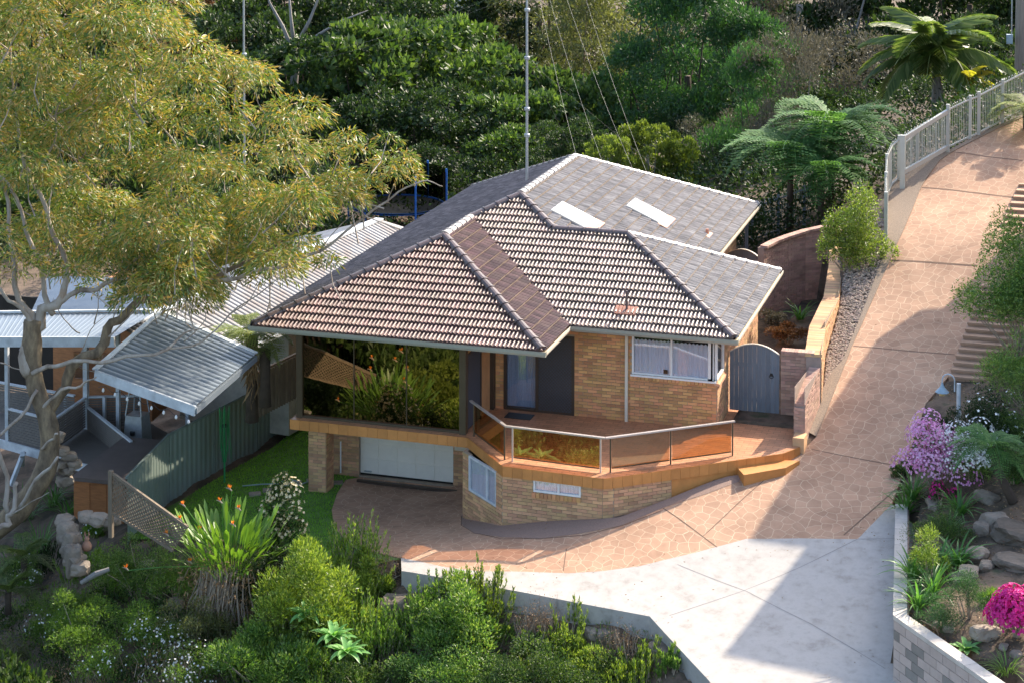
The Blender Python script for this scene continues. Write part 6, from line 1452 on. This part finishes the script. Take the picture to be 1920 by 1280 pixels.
strappy(G0(1905, 905), 40, .6, .035, 'strap', 'dark strap-leaved clump beside the leaning fern trunk')
B(1900, 905, 100, 90, 2600, .08, .02, 'mid', 'loose green foliage mass behind the olive tree fern', nc=10)
# rocks
def rock(c, s, label=None, mt='rock', group=None, parent=None, name='rock', seed=0):
    bm = bmesh.new(); bmesh.ops.create_icosphere(bm, subdivisions=3, radius=1); rr = random.Random(seed*7+3); off = Vector((rr.random()*50, rr.random()*50, 0))
    for v in bm.verts:
        p = v.co.copy(); q = Vector([max(-.72, min(.72, a)) for a in p]); v.co = (p*.35+q*.85)*(1+.28*mn.noise(p*1.3+off)+.1*mn.noise(p*4+off))
        v.co = Vector((v.co.x*s[0], v.co.y*s[1], v.co.z*s[2]))
    me = bpy.data.meshes.new(name); bm.to_mesh(me); bm.free(); me.materials.append(M[mt]); Mx = Matrix.Translation(Vector([float(v) for v in c])) @ Matrix.Rotation(rr.uniform(0, 6.28), 4, 'Z')
    o = put(name, me, parent, Mx)
    if label: tag(o, label, 'rock', group)
    return o
for i, (px, py, s, lb_t) in enumerate([(1850, 935, (.3, .2, .13), 'tan boulder below the leaning fern trunk'), (1868, 985, (.3, .3, .22), 'grey boulder on the rockery left edge'), (1843, 1000, (.2, .2, .2), 'grey rock leaning on the rockery edge'), (1830, 1045, (.28, .22, .16), 'grey brown rock above the pale boulders'), (1905, 1005, (.5, .4, .2), 'broad dark sandstone outcrop at the right edge'), (1815, 1080, (.26, .2, .15), 'cracked grey boulder right of the pale one'), (1797, 1085, (.18, .15, .1), 'pale cream boulder beside the round shrub'), (1850, 1065, (.2, .16, .12), 'small grey rock left of the bare slope'), (1757, 1175, (.1, .09, .09), 'small pale rock below the low round shrub'), (1780, 1178, (.15, .12, .1), 'grey rock behind the agave'), (1848, 1190, (.28, .18, .14), 'tan rock right of the agave'), (1882, 1213, (.12, .09, .05), 'flat white rock near the grass tuft'), (1905, 1230, (.12, .1, .08), 'round tan rock beside the grass tuft'), (1750, 945, (.3, .16, .1), 'brown rock between the strap-leaved clumps'), (1905, 1060, (.45, .35, .14), 'low dirt-covered sandstone shelf above the magenta azalea')]):
    c = G0(px, py); rock((c[0], c[1], c[2]+s[2]*.3), s, lb_t, 'rock' if i not in (4, 14) else 'rockd', 'rocks of the rockery', seed=i)
# plants in the side court
strappy(onz(1500, 600, -2.4), 26, .8, .05, 'strap', 'strap-leaved plant in the shaded side court', name='court_plant')
bush(onz(1452, 625, -2.35), (.55, .5, .55), 2400, .10, .02, 'greybr', 'half-dead brown and green fern clump in the side court', nc=12)
bush(onz(1480, 640, -2.35), (.6, .5, .4), 2200, .09, .03, 'rust', 'dry rust coloured leaf litter plant behind the arched gate', nc=12)
# -------- foreground bank
# bird of paradise
sp = T(430, 1150); sc_ = np.array(at(428, 1036, np.dot(sp-CAM, FW)-.2))
o = thing('bird_of_paradise', sp, 'large bird of paradise clump with orange flowers on the bank below the lawn', 'plant')
PM = {}
def paddle(L, Wd, st, bend):
    s = np.linspace(0, 1, 9); V = []; tot = st+L
    for i in range(9):
        d = s[i]*tot; w = .008 if d < st else Wd*math.sin(max(.06, min(1, (d-st)/L))*math.pi*.97)**.8*.5; x = d*.18+bend*(d/tot)**2*tot*.45; z = d*.97-bend*(d/tot)**2.5*tot*.3; V += [(x, -w, z+w*.55), (x, 0, z), (x, w, z+w*.55)]
    Fq = []
    for i in range(8): a = 3*i; Fq += [(a, a+1, a+4), (a, a+4, a+3), (a+1, a+2, a+5), (a+1, a+5, a+4)]
    return npmesh('leaf', np.array(V), np.array(Fq), M['strel'])
pads = [paddle(.50, .095, .85, .12), paddle(.56, .115, .75, .32), paddle(.44, .085, 1.0, .06), paddle(.5, .1, .6, .65)]
for i in range(210):
    a = i*2.399; rr = math.sqrt(random.random()); b = sc_+np.array([.75*rr*math.cos(a), .5*rr*math.sin(a), -.25-.25*rr]); put('leaf', random.choice(pads), o, Matrix.Translation(Vector(b)) @ Matrix.Rotation(a+random.uniform(-.4, .4), 4, 'Z') @ Matrix.Rotation(rr*.5+random.uniform(-.25, .1), 4, 'Y') @ Matrix.Scale(random.uniform(.75, 1.15), 4))
def strel_flower(c, s=.8):
    cl = Cloud(); n = 9; D = np.stack([rnd(n, -.5, .5), rnd(n, -.4, .4), rnd(n, .5, 1)], -1); cl.add(*leaf_quads(np.tile(np.array(c), (n, 1)), D, .13*s, .04*s)); put('flower', cl.mesh('flower', M['petor']), o)
    m = MB(); m.tube([np.array(c)+[-.12*s, 0, .01], np.array(c), np.array(c)+[.08*s, 0, -.05]], [.004, .022, .014], 5); m.build('flower_bract', M['stem'], o)
    m = MB(); m.tube([np.array(c)+[.08*s, 0, -.05], sc_*.35+np.array(c)*.65+[0, 0, -.1], sc_+[0, 0, -.3]], [.012, .01, .012], 4, False); m.build('flower_stalk', M['strap'], o)
dS = float(np.dot(sc_-CAM, FW))
for px, py in [(343, 945), (430, 915), (447, 952), (437, 982), (337, 972), (356, 1052), (374, 992), (412, 938), (312, 1000), (236, 1064)]: strel_flower(at(px, py, dS-.35))
m = MB(); rs = random.Random(3)
for i in range(80):
    a = rs.uniform(0, 6.28); p = sc_+np.array([.7*math.cos(a)*rs.random(), .35*math.sin(a)*rs.random()-.2, -.3]); dr_ = rs.uniform(.7, 1.7); sw = rs.uniform(-.5, .5)
    pts = [p, p+[sw*.3, -.25, -dr_*.35], p+[sw*.7, -.4-.1*rs.random(), -dr_*.7], p+[sw, -.45, -dr_]]; m.tube(pts, [.014, .012, .010, .004], 4, False)
m.build('dead_stems', M['stem'], o, kind='stuff')
cl = Cloud(); n = 1500; P = sc_+RNG.normal(size=(n, 3))*[.5, .3, .35]+[0, -.15, -.75]; cl.add(*leaf_quads(P, RNG.normal(size=(n, 3))+[0, -.3, -.8], .16, .03)); put('dead_leaves', cl.mesh('dead_leaves', M['dry']), o)
B(520, 1075, 120, 165, 4200, .075, .035, 'mid', 'leafy shrub with cream new growth beside the bird of paradise', flowers=('peach', 620, .05, lambda P: P[:, 2] > np.percentile(P[:, 2], 35)))
B(505, 1180, 170, 130, 5200, .075, .03, 'shrubd', 'dark glossy shrub below the cream flowering shrub')
def SH(px, py, wpx, hpx, n, mt, label, **kw):
    b = T(px, py); s = float(np.dot(b-CAM, FW))/F_PX; return shoots(b, (wpx*s/2, wpx*s/2*.9), n, hpx*s, mt, label, **kw)
B(600, 1215, 270, 190, 15000, .11, .03, 'lime', 'broad dense lime bush filling the bank below the apron corner', nc=34, up=.9, jit=.6, lump=.3)
B(690, 1150, 110, 120, 5000, .10, .03, 'lime', 'lime bush hugging the end of the apron', nc=14, up=.9, jit=.6, lump=.34)
B(500, 1300, 260, 130, 9000, .10, .028, 'bright', 'dense green bush on the lower edge left of centre', nc=22, up=.8, jit=.6, lump=.32)
B(860, 1235, 210, 150, 10000, .09, .028, 'bright', 'dense green bush below the middle of the concrete edge', nc=26, up=.8, jit=.6, lump=.32)
B(1080, 1290, 170, 90, 5000, .08, .026, 'lime', 'lime bush at the bottom before the bent concrete corner', nc=16, up=.8, lump=.34)
B(260, 1120, 180, 110, 8000, .06, .018, 'bright', 'sunlit green mound right of the stone wall', nc=24, lump=.32)
B(150, 1230, 220, 120, 8000, .06, .018, 'ground', 'mossy green mound in the lower left', nc=24, lump=.32)
B(370, 1215, 160, 90, 5000, .07, .02, 'olive', 'olive green mound below the dead stems', nc=18, lump=.32)
SH(655, 1125, 130, 120, 110, 'lime', 'lime green upright shrub below the corner of the concrete apron')
SH(600, 1190, 170, 120, 130, 'lime', 'lime green shrub in front of the one by the apron corner')
SH(690, 1235, 130, 120, 90, 'bright', 'green upright shrub left of the dark gap in the bank')
SH(520, 1262, 160, 110, 100, 'lime', 'yellow green shrub at the lower edge left of centre')
SH(600, 1300, 200, 90, 100, 'bright', 'green shrub along the bottom edge below the agaves')
SH(850, 1118, 40, 70, 26, 'lime', 'small spiky tuft standing against the concrete face')
SH(790, 1215, 100, 110, 80, 'bright', 'green shrub on the left of the clump below the concrete')
SH(900, 1185, 110, 100, 90, 'lime', 'yellow green shrub on the right of the clump below the concrete')
SH(1000, 1265, 60, 80, 30, 'lime', 'small lime shoots among the dry stems')
SH(1060, 1245, 70, 85, 45, 'lime', 'lime spikes standing before the bent concrete corner')
SH(1190, 1300, 110, 80, 45, 'lime', 'lime spiky shrub at the bottom edge near the concrete')
SH(1255, 1262, 40, 50, 16, 'bright', 'little green seedling on the rubble by the concrete')
B(850, 1310, 260, 100, 9000, .06, .024, 'bright', 'low small-leaved shrub along the bottom edge in the centre')
B(1010, 1320, 220, 110, 8000, .06, .024, 'mid', 'low small-leaved shrub along the bottom edge right of centre')
B(1110, 1300, 160, 70, 5000, .055, .022, 'mid', 'small-leaved shrub with dead flower heads at the bottom')
B(700, 1320, 220, 90, 6000, .06, .024, 'mid', 'low green shrub along the bottom edge left of centre')
for px, py, lb_t in [(575, 1145, 'large pale green agave rosette among the lime shrubs'), (625, 1185, 'agave rosette just below the largest agave'), (650, 1215, 'agave with a drooping flower spike')]:
    b0_ = T(px, py+60); d0_ = float(np.dot(b0_-CAM, FW))-.9; c = at(px, py+8, d0_); agave(c, 24, .62, lb_t, w=.15)
# arching agave flower spikes
for (a, b, c2) in (((640, 1205), (622, 1165), (605, 1230)), ((648, 1205), (640, 1160), (655, 1235))):
    d_ = float(np.dot(T(650, 1230)-CAM, FW))-.6; m = MB(); m.tube([at(*a, d_), at((a[0]+b[0])/2-6, b[1]+8, d_), at(*b, d_), at(*c2, d_)], [.03, .035, .035, .02], 6); q = m.build('agave_spike', M['lime'], bpy.data.objects['agave.003'])
# white daisies
for px, py, w, h, nf, lb_t in [(280, 1250, 160, 90, 230, 'white daisy bush in the lower left foreground'), (330, 1300, 180, 90, 240, 'white daisy bush at the bottom edge'), (200, 1280, 120, 80, 60, 'green daisy bush with few flowers at the lower left'), (55, 1115, 70, 80, 70, 'small white flowered bush at the left below the gum trunk'), (425, 1275, 90, 60, 60, 'low white daisy clump beside the lime shrub'), (90, 1215, 90, 90, 70, 'pale flowered bush at the left edge of the bank'), (170, 1010, 60, 50, 30, 'small white flowered plant behind the terracotta rabbit')]:
    B(px, py, w, h, 2600, .07, .016, 'ground', lb_t, flowers=('petwhite', nf, .03, None), nc=12)
B(205, 1120, 130, 90, 5000, .05, .016, 'ground', 'mat of bright green ground cover over the stone wall end', nc=18)
B(330, 1130, 190, 90, 6500, .05, .016, 'ground', 'feathery green ground cover below the lattice', nc=22)
B(130, 1170, 140, 80, 5000, .05, .016, 'ground', 'green ground cover spilling down the left bank', nc=18)
B(260, 1200, 170, 70, 5000, .05, .016, 'ground', 'green ground cover in the hollow left of the dead stems', nc=18)
B(20, 1250, 140, 70, 4000, .05, .016, 'olive', 'olive green ground cover in the lower left corner', nc=14)
# dry twigs
def twigs(px, py, w, h, n, label, mt='stem'):
    b = np.array(T(px, py)); s = float(np.dot(b-CAM, FW))/F_PX; o = thing('dry_shrub', b, label, 'dry shrub'); m = MB()
    for i in range(n):
        a = random.uniform(0, 6.28); r_ = random.random()*w*s/2; p = b+np.array([r_*math.cos(a), r_*math.sin(a), 0]); q = p+np.array([random.gauss(0, .15), random.gauss(0, .1), h*s*random.uniform(.4, 1)]); m.tube([p, (p+q)/2+RNG.normal(size=3)*.04, q], [.009, .006, .003], 3, False)
    m.build('twigs', M[mt], o, kind='stuff'); cl = Cloud(); k = n*14; P = b+RNG.normal(size=(k, 3))*[w*s*.25, w*s*.2, h*s*.22]+[0, 0, h*s*.45]; cl.add(*leaf_quads(P, RNG.normal(size=(k, 3)), .05, .016)); put('dry_leaves', cl.mesh('dry_leaves', M['dry']), o)
twigs(1010, 1195, 90, 75, 60, 'dry brown flower stalks against the concrete face')
twigs(860, 1200, 60, 100, 40, 'rusty dead stems inside the clump below the concrete', 'stem')
twigs(1170, 1230, 80, 60, 60, 'tangle of dead stems near the bent concrete corner')
twigs(1000, 1250, 150, 40, 90, 'flattened dry grass below the flower stalks')
twigs(330, 1255, 200, 60, 90, 'heap of dead twigs at the bottom left')
twigs(160, 1290, 200, 50, 90, 'brushwood heap in the lower left corner')
twigs(725, 1070, 80, 30, 70, 'flattened dry grass at the end of the concrete apron')
for i, (px, py, s, lb_t) in enumerate([(735, 1060, (.14, .1, .08), 'pale stone at the tip of the concrete apron'), (748, 1160, (.42, .35, .45), 'big dark boulder in the gap between the shrubs'), (770, 1190, (.4, .3, .4), 'dark boulder below the big one in the gap'), (1110, 1190, (.18, .15, .13), 'pale rock below the concrete face'), (1132, 1195, (.16, .13, .16), 'brown rock beside the pale rock'), (1240, 1225, (.35, .25, .16), 'dark rubble heap under the concrete edge'), (300, 1105, (.32, .25, .3), 'sandstone boulder beside the fallen pale log'), (330, 1140, (.22, .2, .18), 'small sandstone rock below the boulder by the log'), (275, 1070, (.3, .2, .2), 'grey sandstone rock above the fallen log')]):
    c = T(px, py); rock((c[0], c[1], c[2]+s[2]*.2), s, lb_t, 'rockd' if i in (1, 2, 5) else 'rock', seed=40+i)
c = at(195, 1070, float(np.dot(T(195, 1085)-CAM, FW))); m = MB(); m.tube([at(152, 1092, 44.2), at(180, 1075, 44.2), at(205, 1066, 44.3)], [.05, .07, .05], 8); tag(m.build('log', M['barkg']), 'short pale fallen log lying on the green bank', 'log')
# dry stone wall and rocks of the neighbouring terrace
sw = thing('stone_wall', T(130, 1010), 'curved dry stone wall below the spa tub', 'wall')
for i, (px, py, s) in enumerate([(122, 975, (.26, .22, .13)), (128, 990, (.24, .2, .12)), (133, 1008, (.26, .22, .14)), (135, 1030, (.24, .2, .14)), (140, 1048, (.26, .2, .16)), (150, 1065, (.22, .18, .16)), (160, 968, (.22, .18, .12)), (185, 972, (.26, .2, .13)), (208, 975, (.22, .18, .12)), (125, 1000, (.2, .2, .3)), (132, 1025, (.2, .2, .35)), (138, 1050, (.2, .2, .4))]):
    p = at(px, py, 45.6-(py-975)*.012); rock(p, s, None, 'rock', None, sw, 'stone', 60+i)
for i, (px, py, s) in enumerate([(98, 832, (.2, .18, .13)), (115, 845, (.2, .18, .1)), (98, 852, (.16, .14, .1)), (130, 855, (.2, .15, .1)), (112, 868, (.2, .16, .1)), (140, 870, (.17, .15, .12)), (125, 882, (.17, .14, .1)), (100, 872, (.2, .2, .14)), (120, 900, (.2, .16, .14)), (108, 818, (.18, .18, .12))]):
    p = at(px, py, 47.5); rock(p, s, ['pale stone heap boulder under the deck, number one from the top', ][0] if False else None, 'rock', None, sw, 'stone', 80+i)
# terracotta rabbit ornament
rb = at(163, 1022, 45.0); rt = thing('rabbit_ornament', rb, 'terracotta rabbit garden ornament sitting on the stone wall', 'ornament')
M['terracotta'] = mat('terracotta', (.36, .19, .12), .8)
m = MB(); m.lathe(tuple(rb), [(.06, -.12), (.11, -.08), (.12, .0), (.08, .08), (.045, .11), (.065, .15), (.05, .2), (.02, .22)], 12); m.build('body', M['terracotta'], rt, smooth=True)
for sx in (-.045, .045): m = MB(); m.tube([rb+[sx*.8, 0, .2], rb+[sx*1.2, 0, .27], rb+[sx*1.1, 0, .33]], [.015, .02, .01], 6); m.build('ear', M['terracotta'], rt)
# dark palms and grasses on the left below the gum
for px, py, n, L, lb_t in [(45, 950, 50, 1.1, 'dark arching grass clump below the gum trunk at the left edge'), (100, 920, 50, 1.0, 'dark arching grass clump left of the spa tub'), (75, 1010, 40, 1.0, 'dark grass clump under the cut gum branches'), (20, 1060, 40, 1.1, 'shaded strap-leaved clump at the left edge'), (130, 940, 36, .8, 'grass clump beside the stone wall')]:
    strappy(T(px, py+25), n, L, .03, 'strap', lb_t, name='grass_clump', spread=.25)
def fanpalm(c, L, label): tree_fern(c, .5, L, 9, label, 'palm', t0=1.0, t1=.0, name='low_palm', tr=.08)
fanpalm(at(45, 1045, 45.2), .9, 'low shaded palm at the left edge of the bank'); fanpalm(at(15, 1110, 44.6), .9, 'low palm in the shade at the far left')
SH(60, 1085, 110, 60, 50, 'shrubd', 'dark leafy shrub between the low palms'); SH(150, 1090, 60, 90, 26, 'ground', 'upright green weed beside the stone wall')
# ground litter on the bank
cl = Cloud(); n = 26000; x = rnd(n, -9, 14); y = rnd(n, -14, -1.5); k = ~(pip(DRIVE, x, y) | pip(CONC, x, y) | pip(LAWN, x, y)); x, y = x[k], y[k]; n = len(x); z = Hg(x, y)+.02
cl.add(*leaf_quads(np.stack([x, y, z], -1), np.stack([RNG.normal(size=n), RNG.normal(size=n), rnd(n, -.1, .5)], -1), .09*rnd(n, .6, 1.5), .02)); put('leaf_litter', cl.mesh('leaf_litter', M['dry']), label='dry leaf litter scattered over the bank', cat='litter', kind='stuff')
cl = Cloud(); n = 15000; x = rnd(n, -9, 13); y = rnd(n, -14, -2.2); k = ~(pip(DRIVE, x, y) | pip(CONC, x, y) | pip(LAWN, x, y)); k &= np.array([mn.noise(Vector((a*.6, b*.6, 1))) > -.05 for a, b in zip(x, y)]); x, y = x[k], y[k]; n = len(x); z = Hg(x, y)
for q in range(4): cl.add(*leaf_quads(np.stack([x, y, z], -1)+RNG.normal(size=(n, 3))*[.04, .04, .02], np.stack([RNG.normal(size=n)*.5, RNG.normal(size=n)*.5, np.ones(n)], -1), .14*rnd(n, .5, 1.5), .016))
put('bank_grass', cl.mesh('bank_grass', M['ground']), label='patchy weeds and grass covering the bank', cat='grass', kind='stuff')
cl = Cloud()
for i in range(620):
    x, y = random.uniform(-9, 12), random.uniform(-19, -3.2)
    if (pip(DRIVE, [x], [y]) | pip(CONC, [x], [y]) | pip(LAWN, [x], [y]))[0] or edge_dist(CONC, np.array([x]), np.array([y]))[0] < .5 or edge_dist(LAWN, np.array([x]), np.array([y]))[0] < .4: continue
    clump(cl, (x, y, gz(x, y)+.05), (random.uniform(.3, .6), random.uniform(.3, .6), random.uniform(.15, .4)), 190, .10, .032, up=.7, shell=.3)
put('bank_shrubbery', cl.mesh('bank_shrubbery', M['mid']), label='low mixed green growth clothing the bank', cat='ground cover', kind='stuff')
# garden bed litter on the right
cl = Cloud(); n = 9000; x = rnd(n, 16.5, 24); y = rnd(n, -8, 6); k = ~(pip(DRIVE, x, y) | pip(CONC, x, y)); x, y = x[k], y[k]; n = len(x); z = Hg(x, y)+.015
cl.add(*leaf_quads(np.stack([x, y, z], -1), np.stack([RNG.normal(size=n), RNG.normal(size=n), rnd(n, -.1, .3)], -1), .06*rnd(n, .6, 1.5), .022)); put('bark_mulch', cl.mesh('bark_mulch', M['dry']), label='bark chips scattered over the garden bed', cat='mulch', kind='stuff')
for i in range(7): pass
for px, py, w, h, mt, lb_t in [(1860, 1130, 60, 30, 'ground', 'thin weeds on the bare rockery slope'), (1740, 860, 80, 40, 'mid', 'green foliage at the driveway edge below the pink azalea'), (1820, 900, 120, 60, 'bright', 'bright grassy foliage below the tree fern'), (1700, 895, 50, 30, 'mid', 'small green plant at the driveway edge')]: B(px, py, w, h, 1600, .08, .016, mt, lb_t, nc=8)

# ------------------------------------------------------------------ the big gum tree
RNG = np.random.default_rng(21)
D0 = 46.0
gum = thing('gum_tree', at(20, 990, 46), 'huge spreading gum tree with olive gold foliage and pale forked limbs', 'tree')
def limb(P, r, name='limb', mt='bark', n=8):
    Q = [at(x, y, 46+(d-46)*(.4 if d > 46 else 1)) for x, y, d in P]; m_ = len(Q); out = []
    for i in range(m_-1):
        p0, p1, p2, p3 = Q[max(i-1, 0)], Q[i], Q[i+1], Q[min(i+2, m_-1)]
        for k in range(4):
            s = k/4; out.append(.5*((2*p1)+(-p0+p2)*s+(2*p0-5*p1+4*p2-p3)*s*s+(-p0+3*p1-3*p2+p3)*s**3))
    out.append(Q[-1]); L_ = len(out); sc = .7 if name == 'trunk' else .6; r = [a*sc for a in r]; ph = random.uniform(0, 6)
    out = [o_+np.array([math.sin(i*1.3+ph), math.cos(i*.9+ph), math.sin(i*1.7+ph)])*min(.09, .9*np.interp(i/(L_-1), np.linspace(0, 1, len(r)), r))*(0 < i < L_-1)*(name != 'trunk') for i, o_ in enumerate(out)]; m = MB()
    m.tube(out, [np.interp(i/(L_-1), np.linspace(0, 1, len(r)), r)*(1+.06*math.sin(i*1.7)) for i in range(L_)], n); return m.build(name, M[mt], gum, smooth=True)
px_m = 1/77.
limb([(-40, 1010, 46), (30, 960, 46), (85, 880, 46), (92, 800, 46), (66, 720, 46), (60, 640, 46), (62, 600, 46)], [.42, .40, .36, .33, .30, .34, .30], 'trunk', 'barkr', 12)
limb([(55, 700, 46), (60, 620, 46), (95, 575, 46.2), (125, 530, 46.5), (105, 440, 46.8), (60, 340, 47), (30, 220, 47.2), (20, 90, 47.3)], [.28, .26, .2, .13, .10, .08, .05, .03])
limb([(90, 775, 46), (130, 705, 46.3), (190, 640, 46.8), (240, 580, 47.3), (330, 545, 48), (430, 510, 49), (560, 430, 50.5)], [.22, .22, .2, .17, .13, .09, .05], mt='barkr')
limb([(330, 545, 48), (420, 525, 48.5), (520, 500, 49), (600, 470, 49.4), (680, 410, 50), (735, 370, 50.4), (790, 340, 50.6), (830, 350, 50.6)], [.10, .09, .075, .06, .05, .04, .03, .015])
limb([(60, 700, 45.8), (120, 680, 45.6), (210, 675, 45.6), (310, 655, 45.8), (345, 625, 46), (400, 610, 46.2)], [.1, .085, .075, .06, .04, .02])
limb([(300, 658, 45.8), (380, 640, 46), (430, 590, 46.3), (500, 540, 46.6), (560, 490, 47)], [.05, .04, .03, .02, .01])
limb([(100, 570, 46.2), (150, 548, 46.3), (210, 530, 46.5), (265, 480, 46.8), (330, 440, 47)], [.12, .1, .08, .05, .03])
limb([(62, 620, 46), (40, 560, 46), (20, 470, 46.2), (15, 380, 46.4), (-10, 300, 46.6)], [.16, .12, .1, .08, .04])
limb([(100, 590, 46.1), (75, 500, 46), (50, 430, 45.9), (25, 360, 45.8), (0, 330, 45.8)], [.12, .1, .08, .06, .04])
limb([(70, 330, 47), (100, 270, 47), (110, 200, 47), (150, 140, 47.2), (140, 60, 47.4)], [.06, .05, .04, .03, .02])
limb([(100, 270, 47), (150, 300, 47.2), (180, 230, 47.4)], [.035, .025, .012])
limb([(340, 330, 48.5), (335, 280, 48.6), (300, 235, 48.7), (285, 215, 48.8)], [.05, .045, .03, .012])
limb([(345, 320, 48.5), (350, 290, 48.5), (372, 278, 48.5)], [.03, .02, .01])
limb([(260, 160, 48.2), (262, 120, 48.2), (240, 95, 48.2)], [.035, .025, .012])
limb([(-10, 540, 45.6), (30, 570, 45.7), (60, 610, 45.9)], [.07, .08, .1])
limb([(-30, 830, 45.4), (20, 800, 45.5), (70, 730, 45.8)], [.05, .06, .07]); limb([(75, 770, 45.9), (110, 735, 45.5), (150, 722, 45.2), (180, 706, 45)], [.08, .07, .05, .03])
limb([(15, 960, 45.3), (5, 870, 45.3), (-10, 790, 45.3)], [.11, .09, .07]); limb([(-20, 1000, 45), (10, 985, 45.2), (22, 960, 45.3), (30, 905, 45.3)], [.12, .11, .1, .09])
limb([(30, 960, 45.4), (70, 900, 45), (108, 856, 44.6)], [.09, .07, .05]); limb([(25, 962, 45.2), (60, 940, 44.9), (92, 922, 44.6)], [.03, .02, .01])
limb([(80, 840, 45.8), (95, 825, 45.5), (108, 812, 45.2)], [.06, .05, .04])
for P in ([(205, 640), (215, 585), (250, 540), (262, 500)], [(345, 640), (385, 600), (372, 560)], [(140, 690), (170, 620), (200, 590)], [(430, 590), (470, 560), (500, 500)], [(150, 625), (120, 600), (100, 560)], [(560, 470), (560, 440), (550, 400)], [(0, 680), (30, 690), (60, 700)], [(270, 700), (200, 700), (150, 690)], [(600, 470), (640, 420), (700, 380)]):
    limb([(x, y, 46.2+(x/800)*3.5) for x, y in P], [.028, .02, .008])
REG = [(-60, -60), (320, -60), (345, 40), (420, 95), (480, 150), (575, 185), (600, 250), (640, 262), (700, 238), (770, 245), (775, 300), (802, 322), (795, 348), (752, 352), (738, 345), (690, 400), (640, 390), (625, 450), (618, 500), (560, 505), (515, 530), (470, 490), (440, 510), (410, 570), (350, 590), (325, 550), (290, 585), (250, 575), (235, 520), (200, 560), (150, 555), (90, 480), (60, 510), (-60, 530)]
cl = Cloud(); cnt = 0; gumc = []
while cnt < 262:
    x, y = random.uniform(-60, 805), random.uniform(-60, 560)
    if cnt > 225: x, y = random.uniform(240, 620), random.uniform(440, 600)
    if not pip(REG, [x], [y])[0]: continue
    if (330 < x < 450 and 262 < y < 300) or (415 < x < 450 and 165 < y < 230): 
        if random.random() < .85: continue
    d = 46.3+1.2*(x/800)+random.uniform(-2.2, 4.0)*(1 if x < 600 else .35); edge = x > 560
    r = random.uniform(.42, .8)*(.65 if edge else 1.); c = at(x, y, d); gumc.append(c); n_ = int(520*(r/.7)**2)
    dd = unit(RNG.normal(size=(n_, 3))); dd[:, 2] = np.abs(dd[:, 2]); P = c+dd*(.62+.38*RNG.random(n_)**.5)[:, None]*np.array([r*1.2, r*1.2, r*.85])
    D = dd*.7+RNG.normal(size=(n_, 3))*.3; D[:, 2] -= .7; cl.add(*leaf_quads(P, D, .19*rnd(n_, .6, 1.3), .034*rnd(n_, .8, 1.3), fold=.12)); cnt += 1
put('foliage', cl.mesh('foliage', M['euc']), gum)
m = MB()
for c in gumc[::2]:
    q = c+np.array([random.gauss(0, .5), random.gauss(0, .5), -random.uniform(.5, 1.1)]); m.tube([q, (c+q)/2+RNG.normal(size=3)*.08, c+[0, 0, .2]], [.022, .015, .005], 4, False)
m.build('twigs', M['bark'], gum, kind='stuff')

cl = Cloud(); n = 5200; x = rnd(n, 2, 19); y = rnd(n, -8, 19); zh = Hd_(x, y)+.012; k = (pip(DRIVE, x, y) | pip(CONC, x, y)); ed = np.minimum(edge_dist(DRIVE, x, y), edge_dist(CONC, x, y)); k &= RNG.random(n) < np.clip(.9-ed*.9, .05, 1); x, y, zh = x[k], y[k], zh[k]; n = len(x)
cl.add(*leaf_quads(np.stack([x, y, zh], -1), np.stack([RNG.normal(size=n), RNG.normal(size=n), rnd(n, 0, .15)], -1), .045*rnd(n, .5, 1.5), .016)); put('fallen_leaves', cl.mesh('fallen_leaves', M['dry']), label='fallen leaves blown along the edges of the paving', cat='leaves', kind='stuff')
